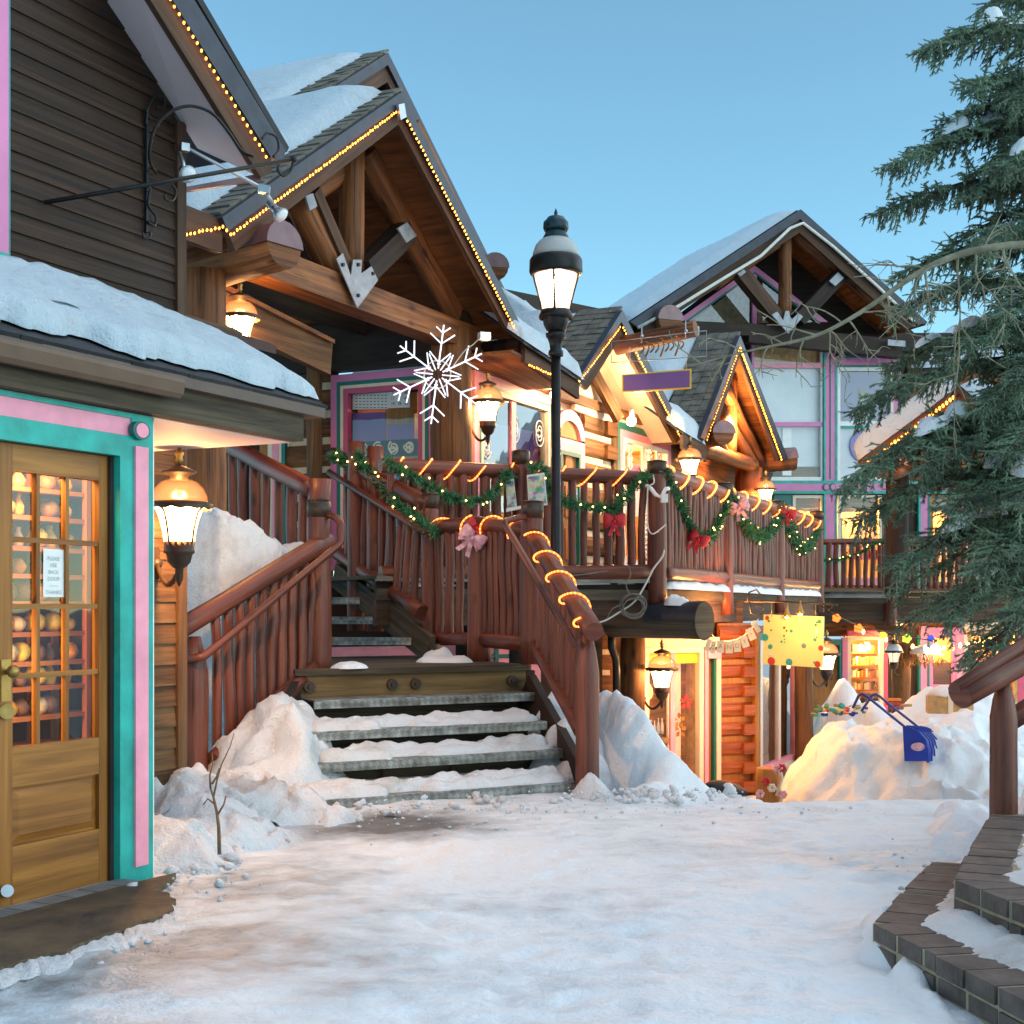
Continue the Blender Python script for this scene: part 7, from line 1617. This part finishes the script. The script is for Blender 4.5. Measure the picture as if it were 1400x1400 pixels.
def psnow(poly, z, label, h, sd, inset=.14, st=.022):
    """snow sheet over a convex polygon, feathered towards its outline"""
    xs = [p.x for p in poly]; ys_ = [p.y for p in poly]; nx = int((max(xs)-min(xs))/st)+2; ny = int((max(ys_)-min(ys_))/st)+2; pts = []
    ar = sum((poly[i].x*poly[(i+1) % len(poly)].y-poly[(i+1) % len(poly)].x*poly[i].y) for i in range(len(poly))); sg = 1 if ar > 0 else -1
    for i in range(ny):
        for j in range(nx):
            x = min(xs)+j*st; y = min(ys_)+i*st; d = 9
            for k in range(len(poly)):
                a, b = poly[k], poly[(k+1) % len(poly)]; e = Vector((b.x-a.x, b.y-a.y)); l = e.length
                d = min(d, sg*(e.x*(y-a.y)-e.y*(x-a.x))/l)
            hh = h*min(1, (d-inset)/.12)+.6*h*fbm(x*4+sd, y*4, 1)*.5+.012*fbm(x*15, y*15, sd); pts.append((x, y, z+max(-.03, hh)))
    mb = MB(); mb.grid(pts, nx, ny); keep = [k for k, q in enumerate(mb.f) if max(mb.v[i].z for i in q) > z-.028]
    mb.f = [mb.f[k] for k in keep]; mb.uv = [mb.uv[k] for k in keep]; mb.m = [mb.m[k] for k in keep]; mb.sm = [mb.sm[k] for k in keep]
    us_ = sorted({i for q in mb.f for i in q}); rm = {i: k for k, i in enumerate(us_)}; mb.v = [mb.v[i] for i in us_]; mb.f = [tuple(rm[i] for i in q) for q in mb.f]
    return tag(mb.build('step_snow', M['snow_d']), label, 'snow')
psnow([T1[0], T1[4], T1[3], T1[1]], .118, 'old snow lying on the lower brick tread', .045, 3, .17)
psnow([T2[0], T2[4], T2[3], T2[1]], z2-.002, 'thin snow on the upper brick tread', .03, 8, .20)
A = P(1372, 1112, 7.35); t = thing('log_railing', (A.x, A.y, .26), 'stout log railing beside the brick steps, on the near right', 'railing', RG)
post(t, (A.x, A.y, .1), P(1372, 932, 7.35).z, .072, False, 'neck')
bar(t, P(1312, 950, 7.2), P(1470, 862, 7.6), .078, wob=.02); bar(t, P(1306, 940, 7.12), P(1470, 835, 7.5), .032, 'grab_rail', .02)
q = P(1420, 1000, 7.6); post(t, (q.x, q.y, .2), P(1420, 905, 7.6).z, .06, False, 'neck'); 
bar(t, P(1380, 985, 7.4), P(1470, 930, 7.6), .06, 'bottom_rail')
mound('snow_bank', soft([(3.02, 7.75, .50, .16, .30, 0), (3.3, 8.2, .70, .22, .4, 0), (3.4, 7.7, .8, .3, .5, 0), (2.86, 7.05, .36, .14, .2, 0)], -.2), 2.3, 4.2, 6.4, 9.2, .03, 'snow', 'snow bank beyond the stout newel of the brick steps', bump=.05)
mound('snow_bank', soft([(2.50, 7.6, .14, .10, .35, .1), (2.68, 8.3, .12, .12, .4, .1), (2.36, 7.1, .06, .12, .2, 0), (2.95, 9.0, .08, .2, .3, 0)], -.15), 1.9, 4.0, 6.6, 10.2, .028, 'snow', 'low snow windrow between the icy court and the stout newel', bump=.04)
# ================================================================ garlands, bows, posters, snowflake, cables
def PP(l): return [P(*q) for q in l]
def spl(l, n=5):
    l = [Vector(q) for q in l]; out = []
    for i in range(len(l)-1):
        p0, p1, p2, p3 = l[max(0, i-1)], l[i], l[i+1], l[min(len(l)-1, i+2)]
        for k in range(n):
            f = k/n; out.append(.5*((2*p1)+(-p0+p2)*f+(2*p0-5*p1+4*p2-p3)*f*f+(-p0+3*p1-3*p2+p3)*f**3))
    return out+[l[-1]]
garland('garland', spl(PP([(452, 624, 14.7), (480, 632, 14.35), (506, 645, 14.05), (522, 660, 13.85), (540, 685, 13.55), (560, 702, 13.3), (580, 718, 13.02), (600, 730, 12.95)])), 'garland running down the upper flight handrail to the landing post', .105, 1)
garland('garland', spl(PP([(488, 618, 14.15), (500, 640, 14.0)])), 'short garland tuft round the top deck post of the upper flight', .11, 11)
garland('garland', spl(PP([(526, 630, 13.45), (548, 642, 13.5), (572, 655, 13.55), (590, 668, 13.6), (615, 680, 13.7), (645, 686, 13.8), (668, 680, 13.9), (684, 662, 13.98), (700, 644, 14.02)])), 'garland swag on the deck rail under the white snowflake', .105, 2)
garland('garland', spl(PP([(722, 640, 14.05), (738, 640, 14.1), (748, 655, 14.15), (752, 672, 14.2), (770, 684, 14.3), (795, 690, 14.4), (822, 695, 14.55), (838, 696, 14.6), (852, 682, 14.65), (868, 664, 14.7), (886, 648, 14.7)])), 'garland swag passing behind the street lamp, with the red bow', .105, 3)
garland('garland', spl(PP([(908, 642, 14.8), (922, 668, 15.0), (935, 702, 15.3), (950, 728, 15.6), (966, 737, 15.9), (980, 722, 16.3), (992, 696, 16.7), (998, 676, 16.9)])), 'garland swag on the curving rail nearest the white box post', .105, 4)
garland('garland', spl(PP([(1000, 680, 16.85), (1012, 702, 17.2), (1024, 722, 17.6), (1040, 734, 18.2), (1055, 726, 18.8), (1066, 704, 19.3), (1068, 690, 19.4)])), 'garland swag in the middle of the curving rail, by the striped bow', .13, 5)
garland('garland', spl(PP([(1070, 700, 19.4), (1080, 722, 19.9), (1090, 742, 20.6), (1098, 750, 21.3), (1108, 742, 22.2), (1116, 722, 23)])), 'garland swag at the balcony end of the curving rail', .14, 6)
bow('bow', P(645, 737, 12.35), 0.245, 'pink and white ribbon bow over red net on the landing post', 'pinkribbon', rot=.6, seed=2)
bow('bow', P(652, 722, 12.42), 0.177, 'red net bow tucked above the pink ribbon on the landing post', 'red', rot=.3, seed=3)
bow('bow', P(840, 714, 14.45), 0.231, 'red net bow hanging under the garland behind the deck balusters', 'red', rot=0, seed=4)
bow('bow', P(954, 738, 15.5), 0.231, 'red bow at the bottom of the curving rail garland swag', 'red', rot=.5, seed=5)
bow('bow', P(1010, 694, 16.85), 0.258, 'striped pink and red bow on the curving rail post', 'pinkribbon', rot=-.3, seed=6)
bow('bow', P(1076, 704, 19.3), 0.245, 'small red bow on the curving rail near the far balcony', 'red', rot=.2, seed=7)
def poster_mat():
    t = NT('printed leaflet'); tc = t.nd('ShaderNodeTexCoord'); v = t.nd('ShaderNodeTexVoronoi', Scale=22.0); t.lk(tc.outputs['Object'], v.inputs['Vector']); n = t.nd('ShaderNodeTexNoise', Scale=10.0, Detail=4.0); t.lk(tc.outputs['Object'], n.inputs['Vector'])
    r = ramp(t, n.outputs[0], [(.36, rgb(.03, .12, .22)), (.45, rgb(.05, .25, .14)), (.53, rgb(.62, .64, .60)), (.6, rgb(.55, .45, .08)), (.7, rgb(.08, .22, .35))]); mx = t.nd('ShaderNodeMix', data_type='RGBA'); mx.inputs[0].default_value = .35; t.lk(r.outputs[0], mx.inputs[6]); t.lk(v.outputs['Color'], mx.inputs[7]); t.lk(mx.outputs[2], t.p.inputs['Base Color']); t.p.inputs['Roughness'].default_value = .5; return t.m
M['poster'] = poster_mat()
for px, lb in (([(692, 659), (702, 657), (706, 692), (694, 694)], 'narrow colourful leaflet pinned left of the dark deck post'), ([(722, 652), (743, 649), (747, 688), (724, 690)], 'wide colourful leaflet pinned between the deck post and the street lamp')):
    t = thing('leaflet', P(px[0][0], px[0][1], 14.0), lb, 'poster'); mb = MB(); mb.prism(PP([(u, v, 14.02) for u, v in px]), Vector((0, .006, 0))); mb.build('sheet', M['poster'], t)
    mb = MB(); c_ = sum(PP([(u, v, 14.025) for u, v in px]), Vector())/4; mb.prism([c_+(p-c_)*1.14 for p in PP([(u, v, 14.03) for u, v in px])], Vector((0, .006, 0))); mb.build('backing', M['paper'], t)
mb = MB(); mb.prism(PP([(692, 695, 14.0), (720, 690, 14.0), (720, 694, 14.0), (692, 700, 14.0)]), Vector((0, .01, 0))); tag(mb.build('paper_strip', M['paper']), 'white paper strip below the leaflets on the deck post', 'paper')
# white adapter and its leads
ad = thing('adapter_box', P(900, 675, 14.65), 'white plug box and bent clip on the tall corner post of the deck', 'plug box')
mb = MB(); mb.box(P(908, 687, 14.6), .07, .05, .09, .2); mb.build('plug', M['white'], ad); mb = MB(); mb.tube(PP([(884, 664, 14.65), (890, 668, 14.6), (896, 676, 14.6), (904, 680, 14.6), (910, 668, 14.6), (914, 668, 14.65)]), .022, 6); mb.build('clip', M['white'], ad)
mb = MB(); mb.tube(spl(PP([(893, 650, 14.68), (894, 660, 14.6), (886, 668, 14.6), (885, 700, 14.65), (886, 722, 14.65), (892, 730, 14.62), (902, 724, 14.62), (910, 717, 14.6)])), .008, 5); mb.build('lead', M['wcable'], ad)
mb = MB(); mb.tube(spl(PP([(908, 752, 14.6), (905, 762, 14.6), (893, 778, 14.6), (884, 796, 14.6), (868, 822, 14.55), (845, 838, 14.5), (828, 848, 14.5), (818, 851, 14.5)])), .010, 6); tag(mb.build('cable', M['wcable']), 'pale cable drooping from the deck corner post to the stair newel', 'cable')
mb = MB(); rnd = random.Random(8)
for k in range(7):
    c = P(866+rnd.gauss(0, 2), 827+rnd.gauss(0, 2), 14.45+.012*k); r = (.10+.025*rnd.random()); mb.tube([c+Vector((math.cos(a*PI/14)*r*1.1, .012*math.sin(a), math.sin(a*PI/14)*r)) for a in range(29)], .007, 5, caps=False)
mb.tube(spl(PP([(858, 772, 14.6), (862, 785, 14.55), (856, 800, 14.55), (862, 815, 14.5)])), .007, 5); mb.tube(spl(PP([(848, 778, 14.6), (800, 785, 14.4), (770, 788, 14.3)])), .007, 5); mb.tube(spl(PP([(855, 825, 14.5), (838, 832, 14.45), (830, 846, 14.5)])), .007, 5)
tag(mb.build('cable_coil', M['cable']), 'coil of grey cable hanging from the deck edge', 'cable')
# lit snowflake
sf = thing('snowflake_light', P(598, 512, 13.9), 'large white lit snowflake hanging from the eave by the log post', 'decoration')
ctr = P(598, 512, 13.9); k = 13.9/F; nF = Vector((-.25, -1, 0)).normalized(); xF = Vector((nF.y*-1, nF.x, 0)); 
for a in range(6):
    an = PI/2-.135+a*PI/3; dr = xF*math.cos(an)+UP*math.sin(an); pr_ = -xF*math.sin(an)+UP*math.cos(an); R = 68*k; mb = MB(); rt = .0085
    mb.tube([ctr+dr*.06, ctr+dr*R], rt, 6)
    for f, l in ((.62, .26), (.84, .15)):
        for sg in (-1, 1): mb.tube([ctr+dr*R*f, ctr+dr*R*(f+l*.75)+pr_*sg*R*l], rt*.9, 6)
    mb.build('arm', M['led'], sf)
    d2 = dr*math.cos(PI/6)+pr_*math.sin(PI/6); p2 = -dr*math.sin(PI/6)+pr_*math.cos(PI/6); mb = MB()
    mb.tube([ctr+d2*R*.10, ctr+d2*R*.46], rt*.8, 6)
    for sg in (-1, 1): mb.tube([ctr+d2*R*.16+p2*sg*R*.13, ctr+d2*R*.50+p2*sg*R*.03], rt*.8, 6)
    mb.build('petal', M['led'], sf)
mb = MB(); mb.tube([ctr+(xF*math.cos(i*PI/12)+UP*math.sin(i*PI/12))*.14 for i in range(25)], .007, 5); mb.build('hub', M['white'], sf)
mb = MB(); mb.tube(spl(PP([(620, 500, 13.9), (635, 480, 13.8), (648, 470, 13.8), (660, 458, 13.75)])), .006, 5); mb.build('lead', M['wcable'], sf)
jb = P(662, 459, 13.72); mb = MB(); mb.box(jb-UP*.04, .11, .08, .07, .4); tag(mb.build('junction_box', M['galv']), 'grey junction box under the capped log feeding the snowflake', 'junction box')
# ================================================================ spruce
def spruce():
    rnd = random.Random(21); T = thing('spruce_tree', (5.15, 12.4, -1), 'tall blue green spruce with snow pads on its drooping boughs', 'tree')
    tx, ty = 5.15, 12.4
    mb = MB(); mb.tube([(tx, ty, -1.1), (tx+.03, ty, 2), (tx, ty, 5), (tx-.02, ty, 8.5), (tx, ty, 11)], [.24, .20, .14, .08, .02], 12); mb.build('trunk', M['bark'], T)
    nd_ = MB(); pad = []; cnt = [0]
    def sprig(p, d, l):
        """one needle clad shoot: a slim core with needles all round"""
        d = d.normalized(); x = d.orthogonal().normalized(); y = d.cross(x); r = .017
        b = nd_.add([p+x*.010, p-x*.005+y*.0085, p-x*.005-y*.0085, p+d*l]); nd_.face([b, b+1, b+3]); nd_.face([b+1, b+2, b+3]); nd_.face([b+2, b, b+3])
        n = int(l/.0040)
        for k in range(n):
            a = k*2.4+rnd.random(); q = p+d*(l*(k+.5)/n); o = x*math.cos(a)+y*math.sin(a); t_ = q+(o*.80+d*.75)*r*(.75+.5*rnd.random()); w_ = d.cross(o)*.0046
            c = nd_.add([q-w_, q+w_, t_]); nd_.face([c, c+1, c+2])
    def bough(z, az, L, droop, dens=1.0, snow=0):
        o = Vector((tx, ty, z)); hd = Vector((math.cos(az), math.sin(az), 0)); sd_ = Vector((-hd.y, hd.x, 0)); N = 10; pth = []
        for i in range(N+1):
            f = i/N; pth.append(o+hd*L*f+UP*(.10*L*math.sin(f*PI*.9)-droop*L*f*f+.10*L*max(0, f-.7)**1.2)+sd_*.05*L*nz(f*3, z*3, az))
        lim = MB(); lim.tube(pth, [.035*(1-f/N)+.006 for f in range(N+1)], 5, caps=False); lim.build('limb', M['bark'], T)
        n = int(L*42*dens)
        for k in range(n):
            f = .12+.88*(k+rnd.random())/n; i = min(int(f*N), N-1); p = pth[i].lerp(pth[i+1], f*N-i); sg = 1 if k % 2 else -1
            tl = (.10+.34*(1-f)**.7*min(1, L/1.4))*(.7+.6*rnd.random()); fw = (pth[i+1]-pth[i]).normalized()
            td = (sd_*sg*(.9+.3*rnd.random())+fw*(.55+.3*rnd.random())+UP*rnd.gauss(.05, .32)).normalized(); m = max(2, int(tl/.055)); q = p; dd = td; pl = [q]
            for j in range(m):
                dd = (dd+UP*-.05+Vector((rnd.gauss(0, .1), rnd.gauss(0, .1), rnd.gauss(0, .06)))).normalized(); q = q+dd*(tl/m); pl.append(q)
                w_ = dd.cross(UP); w_ = w_.normalized() if w_.length > .1 else sd_
                sprig(pl[-2], dd, tl/m*1.35)
                for s2 in (-1, 1):
                    if rnd.random() < .85: sprig(q, dd*.8+w_*s2*.8+UP*rnd.gauss(-.12, .3), .045+.035*rnd.random())
                if rnd.random() < .45: sprig(q, dd*.3-UP*.9+w_*rnd.gauss(0, .3), .06+.05*rnd.random())
            if rnd.random() < .55:
                # hanging branchlet
                q = p; dd = (-UP+fw*.3+sd_*rnd.gauss(0, .3)).normalized(); hl = int(2+4*rnd.random()*min(1, L))
                for j in range(hl):
                    sprig(q, dd, .07); 
                    for s2 in (-1, 1): sprig(q+dd*.03, dd*.75+sd_*s2*.7+fw*rnd.gauss(0, .4), .045)
                    q = q+dd*.055
        sprig(pth[-1], pth[-1]-pth[-2], .08); sprig(pth[-1], (pth[-1]-pth[-2])+sd_*.07, .06); sprig(pth[-1], (pth[-1]-pth[-2])-sd_*.07, .06)
        if snow: pad.append((pth, snow, sd_))
    # boughs whose tips can be read off the photograph (pixel of the tip, distance, snow)
    tips = [(1262, 68, 11.6, .5), (1345, 10, 12.2, 0), (1332, 118, 11.4, 0), (1285, 175, 11.9, 0), (1212, 232, 11.7, .7), (1202, 292, 12.1, 0), (1222, 380, 12.6, 0), (1216, 430, 11.8, 0), (1170, 562, 11.5, .0), (1212, 505, 12.8, .5), (1150, 668, 11.2, .8), (1180, 640, 12.0, .8), (1215, 775, 11.4, .7), (1172, 715, 11.6, 0), (1285, 845, 11.2, .4), (1260, 640, 11.1, 0), (1300, 700, 11.0, .4), (1340, 560, 11.2, .3), (1330, 780, 10.9, 0), (1385, 840, 10.9, 0), (1390, 690, 10.8, .5), (1300, 480, 11.3, 0), (1365, 430, 11.1, 0), (1350, 330, 11.2, 0), (1370, 230, 11.3, .5), (1390, 130, 11.4, 0), (1240, 600, 12.3, 0), (1390, 520, 11.0, 0), (1375, 620, 10.9, 0), (1330, 640, 12.6, 0), (1395, 760, 11, 0), (1310, 360, 12.6, 0), (1350, 170, 12.7, 0), (1330, 270, 12.4, 0)]
    for u, v, Y, sn in tips:
        tp_ = P(u, v, Y); dx, dy = tp_.x-tx, tp_.y-ty; L = math.hypot(dx, dy); dr = .16+.10*rnd.random(); 
        end = .10*math.sin(.9*PI)-dr+.10*(.3**1.2); bough(tp_.z-end*L, math.atan2(dy, dx), L, dr, 1.15, sn)
    z = .9
    while z < 10.5:
        for j in range(3):
            az = rnd.random()*2*PI; L = max(.3, 2.1*(1-(z+.5)/11.5))*(.8+.35*rnd.random())
            px_ = tx+L*math.cos(az); py_ = ty+L*math.sin(az)
            if math.cos(az) < -.25 and px_/py_ < .24: L = min(L, .8)
            bough(z, az, L, .30, .62, .3 if rnd.random() < .15 else 0)
        z += .33
    nd_.build('crown', M['needle'], T)
    mb = MB()
    for pth, s_, sd_ in pad:
        for k in range(3):
            i = rnd.randrange(4, 9); p = pth[i]+UP*.045+sd_*rnd.gauss(0, .05); mb = MB(); dd = (pth[i+1]-pth[i]).normalized(); l_ = .12+.13*rnd.random()*s_
            snow_strip(mb, p-dd*l_, p+dd*l_*.8, .14+.12*rnd.random(), .08+.05*rnd.random(), rnd.random()*9, 14, 9, .9, .35); mb.build('bough_snow', M['snow'], T)
spruce()
# ================================================================ bare aspen
def aspen():
    rnd = random.Random(5); T = thing('bare_tree', (4.9, 9.6, -.2), 'bare pale aspen whose long limb reaches across the gabled house', 'tree')
    mb = MB(); mb.tube([(4.9, 9.6, -.4), (4.85, 9.6, 1.5), (4.8, 9.6, 3.2), (4.85, 9.6, 6)], [.13, .11, .09, .03], 10)
    mb.build('trunk', M['aspen'], T)
    main = spl([Vector((4.8, 9.6, 3.2))]+PP([(1470, 332, 9.7), (1400, 334, 9.8), (1345, 340, 9.8), (1300, 352, 9.85), (1265, 368, 9.9), (1230, 390, 9.95), (1195, 415, 10), (1160, 437, 10), (1125, 455, 10.05), (1090, 466, 10.1), (1050, 474, 10.1), (1010, 483, 10.15), (975, 492, 10.2), (945, 500, 10.2)]), 4)
    n = len(main); mb = MB(); mb.tube(main, [.032*(1-(i/n)**.8)+.0035 for i in range(n)], 8); br = MB()
    def twig(p, d, L, r, lv):
        N = max(3, int(L/.05)); pth = [p]; d = d.normalized(); s_ = rnd.random()*99
        for i in range(N):
            d = (d+Vector((nz(i*.5, s_), nz(i*.5, s_+9)*.6, nz(i*.5, s_+20)))*.55+UP*-.05).normalized(); p = p+d*L/N; pth.append(p)
        br.tube(pth, [r*(1-i/(N+1))+.0016 for i in range(N+1)], 4, caps=False)
        if lv > 0:
            for k in range(int(2+L*5.5)):
                i = rnd.randrange(max(1, N//5), N+1); q = pth[i]; dd = (d+Vector((rnd.gauss(0, .9), rnd.gauss(0, .5), rnd.gauss(-.1, .8)))).normalized(); twig(q, dd, L*(.25+.35*rnd.random()), r*.55, lv-1)
    spec = [(1373, 345, .05, -1, .75), (1330, 350, .25, -1, .6), (1308, 352, .0, -1, .85), (1262, 372, .1, -1, .55), (1212, 400, .1, -1, .35), (1268, 365, -.5, .6, .5), (1165, 437, .7, -.8, .45), (1180, 425, 1, -.1, .3), (1138, 450, .3, -1, .40), (1120, 458, -1, .35, .38), (1100, 463, -.6, -.8, .3), (1075, 470, -.9, .5, .25), (1050, 475, -.6, -.8, .25), (1020, 482, -.9, .3, .3), (990, 490, -.7, -.8, .2), (960, 496, -.8, .5, .25), (1345, 345, .4, .8, .3), (1240, 385, -.9, .1, .3), (1150, 442, -.7, .6, .35), (1390, 336, -.6, -.7, .5), (1400, 335, .3, -1, .9), (1200, 412, .5, -.8, .4), (1130, 452, .9, -.6, .35), (1300, 356, -.7, -.5, .55)]
    for u, v, dx, dz, L in spec:
        q = min(main, key=lambda p: (U0+p.x/p.y*F-u)**2+(V0-(p.z-HC)/p.y*F-v)**2); twig(q, Vector((dx, rnd.gauss(0, .25), dz)), L, .009 if L > .5 else .006, 2)
    mb.build('limb', M['aspen'], T); br.build('twig', M['aspen'], T)
aspen()
